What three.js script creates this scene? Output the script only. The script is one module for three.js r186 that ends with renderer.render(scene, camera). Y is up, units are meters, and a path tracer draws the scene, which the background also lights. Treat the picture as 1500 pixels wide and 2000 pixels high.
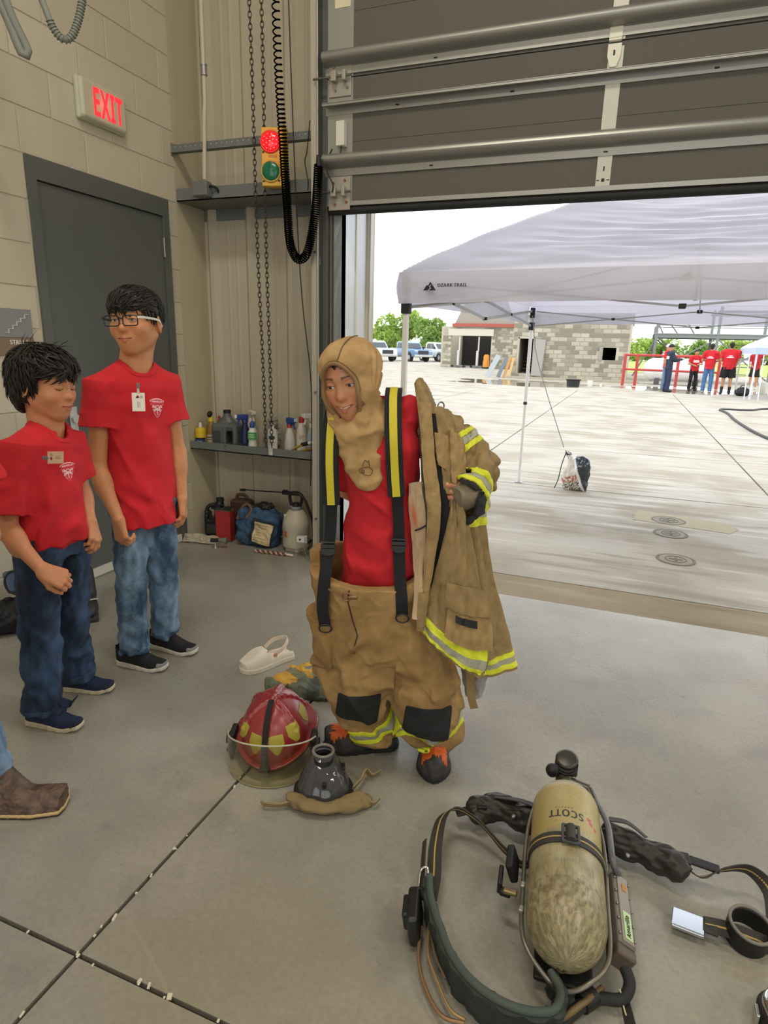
import * as THREE from 'three';
import { mergeGeometries, toCreasedNormals } from 'three/addons/utils/BufferGeometryUtils.js';
import { RoundedBoxGeometry } from 'three/addons/geometries/RoundedBoxGeometry.js';
import { TextGeometry } from 'three/addons/geometries/TextGeometry.js';
import { FontLoader } from 'three/addons/loaders/FontLoader.js';
import { RectAreaLightUniformsLib } from 'three/addons/lights/RectAreaLightUniformsLib.js';
import { createNoise2D, createNoise3D } from 'simplex-noise';

RectAreaLightUniformsLib.init();
const scene = new THREE.Scene();
const renderer = new THREE.WebGLRenderer({ antialias: true });
renderer.shadowMap.enabled = true;
renderer.toneMapping = THREE.LinearToneMapping;
renderer.toneMappingExposure = 1.55;

// ---------- camera ----------
const camera = new THREE.PerspectiveCamera(78.94, 0.75, 0.05, 400);
camera.position.set(0, 1.388, 0);
camera.rotation.order = 'YXZ';
camera.rotation.set(-0.2615, 0.3632, 0.0262);

// ---------- overcast sky ----------
scene.background = new THREE.Color(0.97, 0.985, 1.0);
scene.backgroundIntensity = 1.55;

// ---------- ceiling lamps: where they hang ----------
const LAMPS = [[-0.9, -1.2, 'closest to the side door'], [3.4, -1.2, 'over the middle of the bay opening'], [-0.9, 2.6, 'behind the one by the side door'], [3.4, 2.6, 'over the middle of the floor'], [7.6, -1.2, 'over the second bay opening'], [7.6, 2.6, 'in the far back corner']];
const LAMP_POWER = 16;
const CEILING = 5.2;

// ---------- small tools ----------
function rng(seed) { let s = seed >>> 0; return () => { s = (s + 0x6d2b79f5) | 0; let t = Math.imul(s ^ (s >>> 15), 1 | s); t = (t + Math.imul(t ^ (t >>> 7), 61 | t)) ^ t; return ((t ^ (t >>> 14)) >>> 0) / 4294967296; }; }
const n2 = createNoise2D(rng(11)), n3 = createNoise3D(rng(12));
const fbm2 = (x, y, o = 4) => { let a = 0.5, s = 0; for (let i = 0; i < o; i++) { s += a * n2(x, y); x *= 2.03; y *= 2.03; a *= 0.5; } return s; };
const clamp = (x, a = 0, b = 1) => Math.min(b, Math.max(a, x));
const lerp = (a, b, t) => a + (b - a) * t;
const sstep = (a, b, x) => { const t = clamp((x - a) / (b - a)); return t * t * (3 - 2 * t); };
const v3 = (a) => new THREE.Vector3(a[0], a[1], a[2]);
const C = (hex) => new THREE.Color(hex);
const lin = (hex) => { const c = new THREE.Color(hex); return [c.r, c.g, c.b]; };
const mixc = (a, b, t) => [lerp(a[0], b[0], t), lerp(a[1], b[1], t), lerp(a[2], b[2], t)];

const taken = new Map();
function numbered(name) { const k = taken.get(name) ?? 0; taken.set(name, k + 1); return k ? `${name}_${String(k).padStart(3, '0')}` : name; }
function tag(o, label, category, group, kind) {
  if (label) o.userData.label = label;
  if (category) o.userData.category = category;
  if (group) o.userData.group = group;
  if (kind) o.userData.kind = kind;
  return o;
}
function thing(name, label, category, pos = [0, 0, 0], ry = 0, group) {
  const g = new THREE.Group(); g.name = numbered(name); g.position.set(...pos); g.rotation.y = ry; scene.add(g);
  return tag(g, label, category, group);
}
function setting(name) { const g = new THREE.Group(); g.name = name; scene.add(g); g.userData.kind = 'structure'; return g; }
function clean(g) {
  if (Array.isArray(g)) {
    if (g.length === 1) return clean(g[0]);
    return mergeGeometries(g.map((q) => { q = q.index ? q.toNonIndexed() : q; for (const k of Object.keys(q.attributes)) if (!['position', 'normal', 'uv'].includes(k)) q.deleteAttribute(k); if (!q.attributes.uv) planarUV(q); q.morphAttributes = {}; return q; }), false);
  }
  return g;
}
function part(name, geo, mat, parent = scene, pos, rot) {
  const m = new THREE.Mesh(clean(geo), mat); m.name = parent === scene ? numbered(name) : name;
  m.castShadow = m.receiveShadow = true;
  if (pos) m.position.set(...pos);
  if (rot) m.rotation.set(...rot);
  parent.add(m); return m;
}
function structure(name, geo, mat) { const m = part(name, geo, mat); m.name = name; m.userData.kind = 'structure'; return m; }
function planarUV(g) {
  const p = g.attributes.position, n = g.attributes.normal, uv = new Float32Array(p.count * 2);
  for (let i = 0; i < p.count; i++) {
    const a = Math.abs(n.getX(i)), b = Math.abs(n.getY(i)), c = Math.abs(n.getZ(i));
    if (b >= a && b >= c) { uv[2 * i] = p.getX(i); uv[2 * i + 1] = p.getZ(i); }
    else if (a >= c) { uv[2 * i] = p.getZ(i); uv[2 * i + 1] = p.getY(i); }
    else { uv[2 * i] = p.getX(i); uv[2 * i + 1] = p.getY(i); }
  }
  g.setAttribute('uv', new THREE.BufferAttribute(uv, 2)); return g;
}
const T = (g, x = 0, y = 0, z = 0, rx = 0, ry = 0, rz = 0) => { if (rx) g.rotateX(rx); if (rz) g.rotateZ(rz); if (ry) g.rotateY(ry); return g.translate(x, y, z); };
const box = (w, h, d, x = 0, y = 0, z = 0, rx = 0, ry = 0, rz = 0) => planarUV(T(new THREE.BoxGeometry(w, h, d), x, y, z, rx, ry, rz));
const rbox = (w, h, d, r, x = 0, y = 0, z = 0, rx = 0, ry = 0, rz = 0, s = 2) => planarUV(T(new RoundedBoxGeometry(w, h, d, s, Math.min(r, w / 2.01, h / 2.01, d / 2.01)), x, y, z, rx, ry, rz));
const span = (x0, x1, y0, y1, z0, z1) => box(x1 - x0, y1 - y0, z1 - z0, (x0 + x1) / 2, (y0 + y1) / 2, (z0 + z1) / 2);
const cyl = (r0, r1, h, x = 0, y = 0, z = 0, rx = 0, ry = 0, rz = 0, s = 20) => T(new THREE.CylinderGeometry(r1, r0, h, s), x, y, z, rx, ry, rz);
const ball = (rx, ry, rz, x = 0, y = 0, z = 0, s = 16) => new THREE.SphereGeometry(1, s, Math.max(6, s * 0.7 | 0)).scale(rx, ry, rz).translate(x, y, z);
const lathe = (pts, s = 28, x = 0, y = 0, z = 0) => new THREE.LatheGeometry(pts.map((p) => new THREE.Vector2(p[0], p[1])), s).translate(x, y, z);
const curve = (pts, closed = false, ten = 0.5) => new THREE.CatmullRomCurve3(pts.map(v3), closed, 'catmullrom', ten);
const tube = (pts, r, seg = 24, rad = 8, closed = false) => new THREE.TubeGeometry(curve(pts, closed), seg, r, rad, closed);
function bar(a, b, w, d = w, round = false) {
  const A = v3(a), B = v3(b), L = A.distanceTo(B), g = round ? new THREE.CylinderGeometry(w / 2, w / 2, L, 12) : new THREE.BoxGeometry(w, L, d);
  g.applyQuaternion(new THREE.Quaternion().setFromUnitVectors(new THREE.Vector3(0, 1, 0), B.clone().sub(A).normalize()));
  g.translate((A.x + B.x) / 2, (A.y + B.y) / 2, (A.z + B.z) / 2); return round ? g : planarUV(g);
}
function extrude(pts, depth, bevel = 0, holes = []) {
  const s = new THREE.Shape(pts.map((p) => new THREE.Vector2(p[0], p[1])));
  for (const h of holes) s.holes.push(new THREE.Path(h.map((p) => new THREE.Vector2(p[0], p[1]))));
  return new THREE.ExtrudeGeometry(s, { depth, bevelEnabled: bevel > 0, bevelThickness: bevel, bevelSize: bevel, bevelOffset: -bevel, bevelSegments: 2, curveSegments: 8 });
}
// strap: points [x,y,z, ax,ay,az] (a = direction of its width), swept as a flat band
function strap(pts, w, t, seg = 60, closed = false) {
  const c = curve(pts, closed), ac = curve(pts.map((p) => [p[3], p[4], p[5]]), closed);
  const pos = [], idx = [], uv = []; const L = c.getLength();
  for (let i = 0; i <= seg; i++) {
    const u = i / seg, k = closed ? u : Math.min(u, 1), P = c.getPoint(k), D = c.getTangent(k), A = ac.getPoint(k);
    A.addScaledVector(D, -A.dot(D)).normalize(); const N = new THREE.Vector3().crossVectors(D, A).normalize();
    for (const [sa, sn] of [[-1, 1], [1, 1], [1, -1], [-1, -1]]) { const q = P.clone().addScaledVector(A, sa * w / 2).addScaledVector(N, sn * t / 2); pos.push(q.x, q.y, q.z); uv.push(u * L / w, sa * 0.5 + 0.5); }
  }
  for (let i = 0; i < seg; i++) for (let k = 0; k < 4; k++) { const a = i * 4 + k, b = i * 4 + (k + 1) % 4; idx.push(a, b, a + 4, b, b + 4, a + 4); }
  if (!closed) { idx.push(0, 2, 1, 0, 3, 2); const e = seg * 4; idx.push(e, e + 1, e + 2, e, e + 2, e + 3); }
  let g = new THREE.BufferGeometry(); g.setAttribute('position', new THREE.Float32BufferAttribute(pos, 3)); g.setAttribute('uv', new THREE.Float32BufferAttribute(uv, 2)); g.setIndex(idx);
  g = g.toNonIndexed(); g.computeVertexNormals(); return toCreasedNormals(g, 0.7);
}
// textures
function dataTex(w, h, fn, srgb = true, rep = [1, 1]) {
  const d = new Uint8Array(w * h * 4);
  for (let y = 0; y < h; y++) for (let x = 0; x < w; x++) { const c = fn(x / w, y / h, x, y), i = (y * w + x) * 4; if (typeof c === 'number') d[i] = d[i + 1] = d[i + 2] = clamp(c) * 255; else for (let k = 0; k < 3; k++) d[i + k] = clamp(c[k]) * 255; d[i + 3] = 255; }
  const t = new THREE.DataTexture(d, w, h); t.wrapS = t.wrapT = THREE.RepeatWrapping; t.magFilter = THREE.LinearFilter; t.minFilter = THREE.LinearFilter; t.repeat.set(...rep);
  if (srgb) t.colorSpace = THREE.SRGBColorSpace; t.needsUpdate = true; return t;
}
function canvasTex(w, h, draw) {
  const c = document.createElement('canvas'); c.width = w; c.height = h; const x = c.getContext('2d'); draw(x, w, h);
  const t = new THREE.CanvasTexture(c); t.colorSpace = THREE.SRGBColorSpace; return t;
}
const perTile = (f, u, v, s) => { // tileable noise by blending
  const a = f(u * s, v * s), b = f((u - 1) * s, v * s), c = f(u * s, (v - 1) * s), d = f((u - 1) * s, (v - 1) * s);
  const w = (t) => t * t * (3 - 2 * t), x = w(u), y = w(v); return lerp(lerp(a, b, x), lerp(c, d, x), y);
};
const mat = (color, rough = 0.7, o = {}) => new THREE.MeshStandardMaterial({ color: Array.isArray(color) ? new THREE.Color().setRGB(...color) : color, roughness: rough, ...o });
const phys = (color, rough = 0.5, o = {}) => new THREE.MeshPhysicalMaterial({ color: Array.isArray(color) ? new THREE.Color().setRGB(...color) : color, roughness: rough, ...o });
const vmat = (rough = 0.8, o = {}) => new THREE.MeshStandardMaterial({ color: 0xffffff, vertexColors: true, roughness: rough, ...o });

// ---------- distance fields and their meshes ----------
const smin = (a, b, k) => { if (k <= 0) return Math.min(a, b); const h = Math.max(k - Math.abs(a - b), 0) / k; return Math.min(a, b) - h * h * k * 0.25; };
const smax = (a, b, k) => -smin(-a, -b, k);
const len3 = (x, y, z) => Math.sqrt(x * x + y * y + z * z);
const rc = (a, b, r1, r2 = r1) => { // tapered capsule
  const bx = b[0] - a[0], by = b[1] - a[1], bz = b[2] - a[2], q = 1 / Math.max(1e-9, bx * bx + by * by + bz * bz);
  return (x, y, z) => { const px = x - a[0], py = y - a[1], pz = z - a[2], t = clamp((px * bx + py * by + pz * bz) * q); return len3(px - bx * t, py - by * t, pz - bz * t) - (r1 + (r2 - r1) * t); };
};
const el = (c, r, rot) => { // ellipsoid
  let m = null; if (rot) { const q = new THREE.Matrix4().makeRotationFromEuler(new THREE.Euler(...rot)).invert().elements; m = q; }
  return (x, y, z) => {
    let px = x - c[0], py = y - c[1], pz = z - c[2];
    if (m) { const a = m[0] * px + m[4] * py + m[8] * pz, b = m[1] * px + m[5] * py + m[9] * pz, d = m[2] * px + m[6] * py + m[10] * pz; px = a; py = b; pz = d; }
    const k0 = len3(px / r[0], py / r[1], pz / r[2]), k1 = len3(px / (r[0] * r[0]), py / (r[1] * r[1]), pz / (r[2] * r[2])); return k1 < 1e-9 ? -Math.min(r[0], r[1], r[2]) : k0 * (k0 - 1) / k1;
  };
};
const rb = (c, h, r, rot) => { // rounded box, h = half sizes
  let m = null; if (rot) m = new THREE.Matrix4().makeRotationFromEuler(new THREE.Euler(...rot)).invert().elements;
  return (x, y, z) => {
    let px = x - c[0], py = y - c[1], pz = z - c[2];
    if (m) { const a = m[0] * px + m[4] * py + m[8] * pz, b = m[1] * px + m[5] * py + m[9] * pz, d = m[2] * px + m[6] * py + m[10] * pz; px = a; py = b; pz = d; }
    const qx = Math.abs(px) - h[0] + r, qy = Math.abs(py) - h[1] + r, qz = Math.abs(pz) - h[2] + r;
    return len3(Math.max(qx, 0), Math.max(qy, 0), Math.max(qz, 0)) + Math.min(Math.max(qx, qy, qz), 0) - r;
  };
};
const plane = (p, n) => { const l = len3(...n), a = n[0] / l, b = n[1] / l, c = n[2] / l; return (x, y, z) => (x - p[0]) * a + (y - p[1]) * b + (z - p[2]) * c; };
// elliptic tube along points [x,y,z,ru,rv]; u = the direction "side" made square to the axis; flat or open ends
function et(pts, side = [1, 0, 0]) {
  const segs = [];
  for (let i = 0; i + 1 < pts.length; i++) {
    const a = pts[i], b = pts[i + 1], d = [b[0] - a[0], b[1] - a[1], b[2] - a[2]], L = len3(...d), w = d.map((q) => q / L);
    const k = side[0] * w[0] + side[1] * w[1] + side[2] * w[2]; let u = [side[0] - k * w[0], side[1] - k * w[1], side[2] - k * w[2]]; const ul = len3(...u); u = u.map((q) => q / ul);
    const v = [w[1] * u[2] - w[2] * u[1], w[2] * u[0] - w[0] * u[2], w[0] * u[1] - w[1] * u[0]];
    segs.push({ a, b, L, w, u, v, first: i === 0, last: i + 2 === pts.length });
  }
  return (x, y, z) => {
    let best = 1e9;
    for (const s of segs) {
      const px = x - s.a[0], py = y - s.a[1], pz = z - s.a[2], h = px * s.w[0] + py * s.w[1] + pz * s.w[2], t = clamp(h / s.L);
      const ru = lerp(s.a[3], s.b[3], t), rv = lerp(s.a[4], s.b[4], t), U = px * s.u[0] + py * s.u[1] + pz * s.u[2], W = px * s.v[0] + py * s.v[1] + pz * s.v[2];
      const e = h < 0 ? -h : h > s.L ? h - s.L : 0, flat = (s.first && h < 0) || (s.last && h > s.L), E = flat ? 0 : e, rm = Math.min(ru, rv);
      const k0 = len3(U / ru, W / rv, E / rm), k1 = len3(U / (ru * ru), W / (rv * rv), E / (rm * rm)); let d = k1 < 1e-6 ? -rm : k0 * (k0 - 1) / k1;
      if (flat) d = d > 0 ? Math.hypot(d, e) : e;
      if (e === 0 && d < 0) { if (s.first) d = Math.max(d, -h); if (s.last) d = Math.max(d, h - s.L); }
      best = smin(best, d, 0.012);
    }
    return best;
  };
}
class Field {
  constructor() { this.ops = []; }
  u(f, k = 0.02) { this.ops.push([0, f, k]); return this; }
  s(f, k = 0.01) { this.ops.push([1, f, k]); return this; }
  i(f, k = 0.0) { this.ops.push([2, f, k]); return this; }
  d(f) { this.ops.push([3, f]); return this; }
  get f() { const ops = this.ops; return (x, y, z) => { let d = 1e3; for (let i = 0; i < ops.length; i++) { const o = ops[i]; if (o[0] === 0) d = smin(d, o[1](x, y, z), o[2]); else if (o[0] === 1) d = smax(d, -o[1](x, y, z), o[2]); else if (o[0] === 2) d = smax(d, o[1](x, y, z), o[2]); else if (Math.abs(d) < 0.12) d += o[1](x, y, z, d); } return d; }; }
}
function net(f, lo, hi, c, col, uvs = 1) {
  const n = [0, 1, 2].map((k) => Math.ceil((hi[k] - lo[k]) / c) + 2), [nx, ny, nz] = n, val = new Float32Array(nx * ny * nz), B = 6, R = c * B * 0.5 * 1.7321 * 1.2 + c;
  const at = (i, j, k) => (k * ny + j) * nx + i;
  for (let bk = 0; bk < nz; bk += B) for (let bj = 0; bj < ny; bj += B) for (let bi = 0; bi < nx; bi += B) {
    const d = f(lo[0] + (bi + B / 2) * c, lo[1] + (bj + B / 2) * c, lo[2] + (bk + B / 2) * c), far = Math.abs(d) > R;
    for (let k = bk; k < Math.min(bk + B, nz); k++) for (let j = bj; j < Math.min(bj + B, ny); j++) for (let i = bi; i < Math.min(bi + B, nx); i++) val[at(i, j, k)] = far ? d : f(lo[0] + i * c, lo[1] + j * c, lo[2] + k * c);
  }
  const id = new Int32Array(nx * ny * nz).fill(-1), pos = [], nor = [], colr = [], uv = [], idx = [], e = c * 0.35;
  for (let k = 0; k < nz - 1; k++) for (let j = 0; j < ny - 1; j++) for (let i = 0; i < nx - 1; i++) {
    const a = at(i, j, k); const v = [val[a], val[a + 1], val[a + nx], val[a + nx + 1], val[a + nx * ny], val[a + nx * ny + 1], val[a + nx * ny + nx], val[a + nx * ny + nx + 1]];
    let m = 0; for (let q = 0; q < 8; q++) if (v[q] < 0) m |= 1 << q; if (m === 0 || m === 255) continue;
    let sx = 0, sy = 0, sz = 0, cnt = 0;
    for (let q = 0; q < 8; q++) for (let ax = 0; ax < 3; ax++) { const b = q | (1 << ax); if (b === q) continue; if ((v[q] < 0) === (v[b] < 0)) continue; const t = v[q] / (v[q] - v[b]); sx += (q & 1) + (ax === 0 ? t : 0); sy += ((q >> 1) & 1) + (ax === 1 ? t : 0); sz += ((q >> 2) & 1) + (ax === 2 ? t : 0); cnt++; }
    let x = lo[0] + (i + sx / cnt) * c, y = lo[1] + (j + sy / cnt) * c, z = lo[2] + (k + sz / cnt) * c;
    let gx = f(x + e, y, z) - f(x - e, y, z), gy = f(x, y + e, z) - f(x, y - e, z), gz = f(x, y, z + e) - f(x, y, z - e);
    const gl = len3(gx, gy, gz) || 1e-9, d0 = f(x, y, z), st = clamp(d0 / (gl / (2 * e)), -c * 0.4, c * 0.4); gx /= gl; gy /= gl; gz /= gl; x -= gx * st; y -= gy * st; z -= gz * st;
    id[a] = pos.length / 3; pos.push(x, y, z); nor.push(gx, gy, gz); uv.push((x + z * 0.8) * uvs, (y + z * 0.3) * uvs); if (col) { const q = col(x, y, z, gx, gy, gz); colr.push(q[0], q[1], q[2]); }
  }
  const quad = (p, q, r, s, flip) => { if (p < 0 || q < 0 || r < 0 || s < 0) return; if (flip) idx.push(p, r, q, p, s, r); else idx.push(p, q, r, p, r, s); };
  for (let k = 1; k < nz - 1; k++) for (let j = 1; j < ny - 1; j++) for (let i = 1; i < nx - 1; i++) {
    const a = at(i, j, k), s = val[a] < 0;
    if (s !== val[a + 1] < 0) quad(id[a - nx - nx * ny], id[a - nx * ny], id[a], id[a - nx], !s);
    if (s !== val[a + nx] < 0) quad(id[a - 1 - nx * ny], id[a - 1], id[a], id[a - nx * ny], !s);
    if (s !== val[a + nx * ny] < 0) quad(id[a - 1 - nx], id[a - nx], id[a], id[a - 1], !s);
  }
  const g = new THREE.BufferGeometry(); g.setAttribute('position', new THREE.Float32BufferAttribute(pos, 3)); g.setAttribute('normal', new THREE.Float32BufferAttribute(nor, 3)); g.setAttribute('uv', new THREE.Float32BufferAttribute(uv, 2)); if (col) g.setAttribute('color', new THREE.Float32BufferAttribute(colr, 3));
  g.setIndex(idx); return g;
}
// thin shell of a field, cut to a region
const shellOf = (f, region, out = 0.003, deep = 0.012) => (x, y, z) => { const d = f(x, y, z); return Math.max(d - out, -(d + deep), region(x, y, z)); };
// a patch with 0..1 uv that lies on a field: centre o, half axes U, V, thrown along dir
function patch(f, o, U, V, dir, nu = 16, nv = 16, off = 0.0015, outline) {
  const pos = [], uv = [], idx = [], L = len3(...dir), D = dir.map((q) => q / L), keep = [];
  for (let j = 0; j <= nv; j++) for (let i = 0; i <= nu; i++) {
    const a = i / nu * 2 - 1, b = j / nv * 2 - 1; let p = [0, 1, 2].map((k) => o[k] + U[k] * a + V[k] * b - D[k] * 0.12), t = 0;
    for (let s = 0; s < 60; s++) { const d = f(p[0] + D[0] * t, p[1] + D[1] * t, p[2] + D[2] * t) - off; t += d * 0.8; if (d < 1e-4 || t > 0.5) break; }
    keep.push(t < 0.4 && (!outline || outline(i / nu, j / nv))); pos.push(p[0] + D[0] * t, p[1] + D[1] * t, p[2] + D[2] * t); uv.push(i / nu, j / nv);
  }
  for (let j = 0; j < nv; j++) for (let i = 0; i < nu; i++) { const a = j * (nu + 1) + i; if (keep[a] && keep[a + 1] && keep[a + nu + 1] && keep[a + nu + 2]) idx.push(a, a + 1, a + nu + 1, a + 1, a + nu + 2, a + nu + 1); }
  const g = new THREE.BufferGeometry(); g.setAttribute('position', new THREE.Float32BufferAttribute(pos, 3)); g.setAttribute('uv', new THREE.Float32BufferAttribute(uv, 2)); g.setIndex(idx); g.computeVertexNormals(); return g;
}
const fonts = new FontLoader();
const BOLD = await fonts.loadAsync('fonts/droid/droid_sans_bold.typeface.json');
// ================= THE BAY =================
const WX = -2.84, WZ = -3.58, PZ = -3.87, DZ = -3.43, DOOR_Y = 2.138, JX = -1.635, OPEN_R = 2.63, HEAD_Y = 4.3;
const ROOM_R = 10, ROOM_B = 8;

const concreteIn = (() => {
  const N = 1024, S = 5.12, cols = [lin('#8f8d84'), lin('#a09d92'), lin('#7d7b74'), lin('#8f8570')];
  const r = rng(5), scr = []; for (let i = 0; i < 150; i++) scr.push([r() * S, r() * S, r() * 6.28, 0.05 + r() * 0.3, r()]);
  const scratch = new Float32Array(N * N);
  for (const [x, y, a, L, t] of scr) for (let k = 0; k < L * 400; k++) { const q = k / 400, px = ((x + Math.cos(a) * q + Math.sin(q * 9 + t * 9) * 0.01) / S * N) & (N - 1), py = ((y + Math.sin(a) * q) / S * N) & (N - 1); scratch[py * N + px] = (t > 0.45 ? 1 : -1) * (0.3 + 0.7 * t); }
  const marks = new Float32Array(N * N);
  for (let i = 0; i < 260; i++) { const x = r() * N, y = r() * N, R = 1 + r() * r() * 5, s = r() < 0.75 ? -1 : 1; for (let j = -R; j <= R; j++) for (let k = -R; k <= R; k++) { const d = Math.hypot(j, k * (0.6 + r() * 0.2)) / R; if (d < 1) marks[(((y + j) & (N - 1)) * N) + ((x + k) & (N - 1))] = s * (1 - d) * 0.8; } }
  const f = (u, v) => fbm2(u, v, 5);
  const color = dataTex(N, N, (u, v, x, y) => {
    const a = perTile(f, u, v, 5), b = perTile((p, q) => fbm2(p + 40, q + 7, 4), u, v, 14), c = n2(x * 0.61, y * 0.59) * 0.5 + n2(x * 0.23, y * 0.21) * 0.5, w = perTile((p, q) => fbm2(p + 90, q - 30, 3), u, v, 2.5);
    let t = mixc(cols[0], cols[1], sstep(-0.3, 0.4, a)); t = mixc(t, cols[2], sstep(0.0, 0.5, b) * 0.4); t = mixc(t, cols[3], sstep(0.05, 0.4, w) * 0.6);
    const k = 1 + c * 0.13 + scratch[y * N + x] * 0.13 + marks[y * N + x] * 0.28; return new THREE.Color().setRGB(...t.map((q) => q * k)).convertLinearToSRGB().toArray();
  }, true, [1 / S, 1 / S]);
  const rough = dataTex(N, N, (u, v, x, y) => 0.5 + 0.16 * perTile((p, q) => fbm2(p - 20, q + 60, 4), u, v, 7) + 0.05 * n2(x * 0.3, y * 0.3) + Math.abs(scratch[y * N + x]) * 0.12, false, [1 / S, 1 / S]);
  const bump = dataTex(512, 512, (u, v, x, y) => 0.5 + 0.3 * perTile((p, q) => fbm2(p, q, 4), u, v, 40) , false, [1 / 1.3, 1 / 1.3]);
  return new THREE.MeshStandardMaterial({ map: color, roughnessMap: rough, roughness: 0.6, bumpMap: bump, bumpScale: 0.0006 });
})();
const concreteOut = (() => {
  const N = 1024, S = 6, f = (u, v) => fbm2(u, v, 5);
  const color = dataTex(N, N, (u, v, x, y) => {
    const a = perTile(f, u, v, 4), b = perTile((p, q) => fbm2(p * 0.35 + 40, q * 3, 4), u, v, 9), c = n2(x * 0.7, y * 0.66);
    let t = mixc(lin('#aba79c'), lin('#989181'), sstep(-0.2, 0.45, a)); t = mixc(t, lin('#8b8677'), sstep(0.1, 0.45, b) * 0.8); t = mixc(t, lin('#c6c3ba'), sstep(0.15, 0.5, -b) * 0.6);
    return new THREE.Color().setRGB(...t.map((q) => q * (1 + c * 0.05))).convertLinearToSRGB().toArray();
  }, true, [1 / S, 1 / S]);
  const bump = dataTex(512, 512, (u, v) => 0.5 + 0.35 * perTile((p, q) => fbm2(p, q * 0.5, 4), u, v, 30), false, [1 / 2, 1 / 2]);
  return new THREE.MeshStandardMaterial({ map: color, roughness: 0.85, bumpMap: bump, bumpScale: 0.001 });
})();
const M = {
  paint: mat('#c3bca6', 0.62, { bumpMap: dataTex(256, 256, (u, v) => 0.5 + 0.4 * perTile((p, q) => fbm2(p, q, 4), u, v, 22), false, [2.5, 2.5]), bumpScale: 0.0012 }),
  mortar: mat('#beb7a2', 0.8),
  panel: mat('#bdb49d', 0.55),
  doorGrey: mat('#5d615e', 0.38),
  steelGrey: mat('#6f7371', 0.5),
  galv: mat('#a5a59f', 0.42, { metalness: 0.75, bumpMap: dataTex(128, 128, (u, v) => 0.5 + 0.4 * perTile((p, q) => fbm2(p, q, 3), u, v, 12), false, [4, 4]), bumpScale: 0.0003 }),
  galvDark: mat('#74756f', 0.45, { metalness: 0.6 }),
  darkSection: mat('#5b5850', 0.7, { bumpMap: dataTex(256, 256, (u, v) => perTile((p, q) => fbm2(p, q, 3), u, v, 60) * 0.5 + 0.5, false, [6, 6]), bumpScale: 0.0006 }),
  white: mat('#dedcd2', 0.5), black: mat('#161616', 0.55), rubber: mat('#222321', 0.75), chrome: mat('#c9c9c6', 0.18, { metalness: 1 }), steel: mat('#8d8d89', 0.32, { metalness: 0.9 }),
  ceiling: mat('#cfccc0', 0.8),
};

// ----- floor: slabs between saw-cut joints -----
{
  const floor = setting('floor');
  const jx = -1.041, jz = -0.81, g = 0.0055;
  part('joint_bed', span(WX - 0.2, ROOM_R + 0.2, -0.25, -0.02, -3.42, ROOM_B + 0.2), mat('#2b241d', 0.95), floor);
  for (const [x0, x1] of [[WX - 0.2, jx - g], [jx + g, 3.5 - g], [3.5 + g, ROOM_R + 0.2]]) for (const [z0, z1] of [[-3.425, jz - g], [jz + g, 3.9 - g], [3.9 + g, ROOM_B + 0.2]]) part('floor_slab', span(x0, x1, -0.022, 0, z0, z1), concreteIn, floor);
  // crumbs of pale old sealant still sitting in the joints
  const r = rng(31), crumbs = [];
  for (let i = 0; i < 46; i++) { const along = r(), s = 0.0025 + r() * 0.004; const p = r() < 0.6 ? [jx + (r() - 0.5) * 0.012, jz + 0.5 - along * 1.6] : [jx - 0.9 + along * 1.6, jz + (r() - 0.5) * 0.012]; crumbs.push(rbox(s * (1 + r()), s, s * (1 + r() * 3), s * 0.3, p[0], 0.0005, p[1], 0, r() * 0.5, 0, 1)); }
  tag(part('joint_sealant', crumbs, mat('#cfc8b4', 0.9), floor), null, null, null, 'stuff');
  part('floor_slab', span(WX - 0.2, JX - 0.02, -0.022, 0, PZ - 0.05, -3.425), concreteIn, floor);
  part('threshold', [span(JX - 0.02, OPEN_R + 0.2, -0.03, -0.004, -3.775, -3.425)], Object.assign(concreteOut.clone(), { color: C('#dccfb8') }), floor);
}
// ----- block wall beside the door -----
{
  const wall = setting('wall_left');
  const z0 = -3.486, z1 = -2.47, dh = 2.235;
  part('wall_core', [span(WX - 0.2, WX - 0.0035, 0, CEILING, z1, ROOM_B), span(WX - 0.2, WX - 0.0035, dh, CEILING, WZ, z1), span(WX - 0.2, WX - 0.0035, 0, dh, WZ, z0)], M.mortar, wall);
  const H = 0.2032, L = 0.4064, j = 0.006, tones = ['#c6bfa9', '#c1baa4', '#c9c2ad'].map((c) => { const m = M.paint.clone(); m.color = C(c); return m; }), cache = new Map(), r = rng(77);
  const put = (za, zb, row) => {
    if (zb - za < 0.03) return; const w = Math.round((zb - za) * 1e3) / 1e3; if (!cache.has(w)) cache.set(w, rbox(0.03, H - j, w - j, 0.0035, 0, 0, 0, 0, 0, 0, 1));
    part('block', cache.get(w), tones[r() * 3 | 0], wall, [WX - 0.015, (row + 0.5) * H, (za + zb) / 2]);
  };
  for (let row = 0; row < 21; row++) {
    const off = row % 2 ? -3.27 : -3.473;
    for (let k = -1; k < 8; k++) {
      let a = Math.max(off + k * L, WZ), b = off + (k + 1) * L; if (b <= WZ + 0.02) continue;
      if (row < 11) { if (a < z0 && b > z0) { put(a, z0, row); if (b > z1) put(z1, b, row); continue; } if (a >= z0 && b <= z1) continue; if (a < z1 && b > z1) { put(z1, b, row); continue; } }
      put(a, b, row);
    }
  }
  part('wall_skin', span(WX - 0.03, WX, 0, CEILING, -3.473 + 8 * L + 0.21, ROOM_B), M.paint, wall);
  part('wall_skin', span(WX - 0.03, WX, 21 * H, CEILING, WZ, -3.473 + 8 * L + 0.21), M.paint, wall);
  part('wall_return', span(WX - 0.2, WX, 0, CEILING, PZ - 0.03, WZ), mat('#bdb398', 0.6), wall);
}
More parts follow.
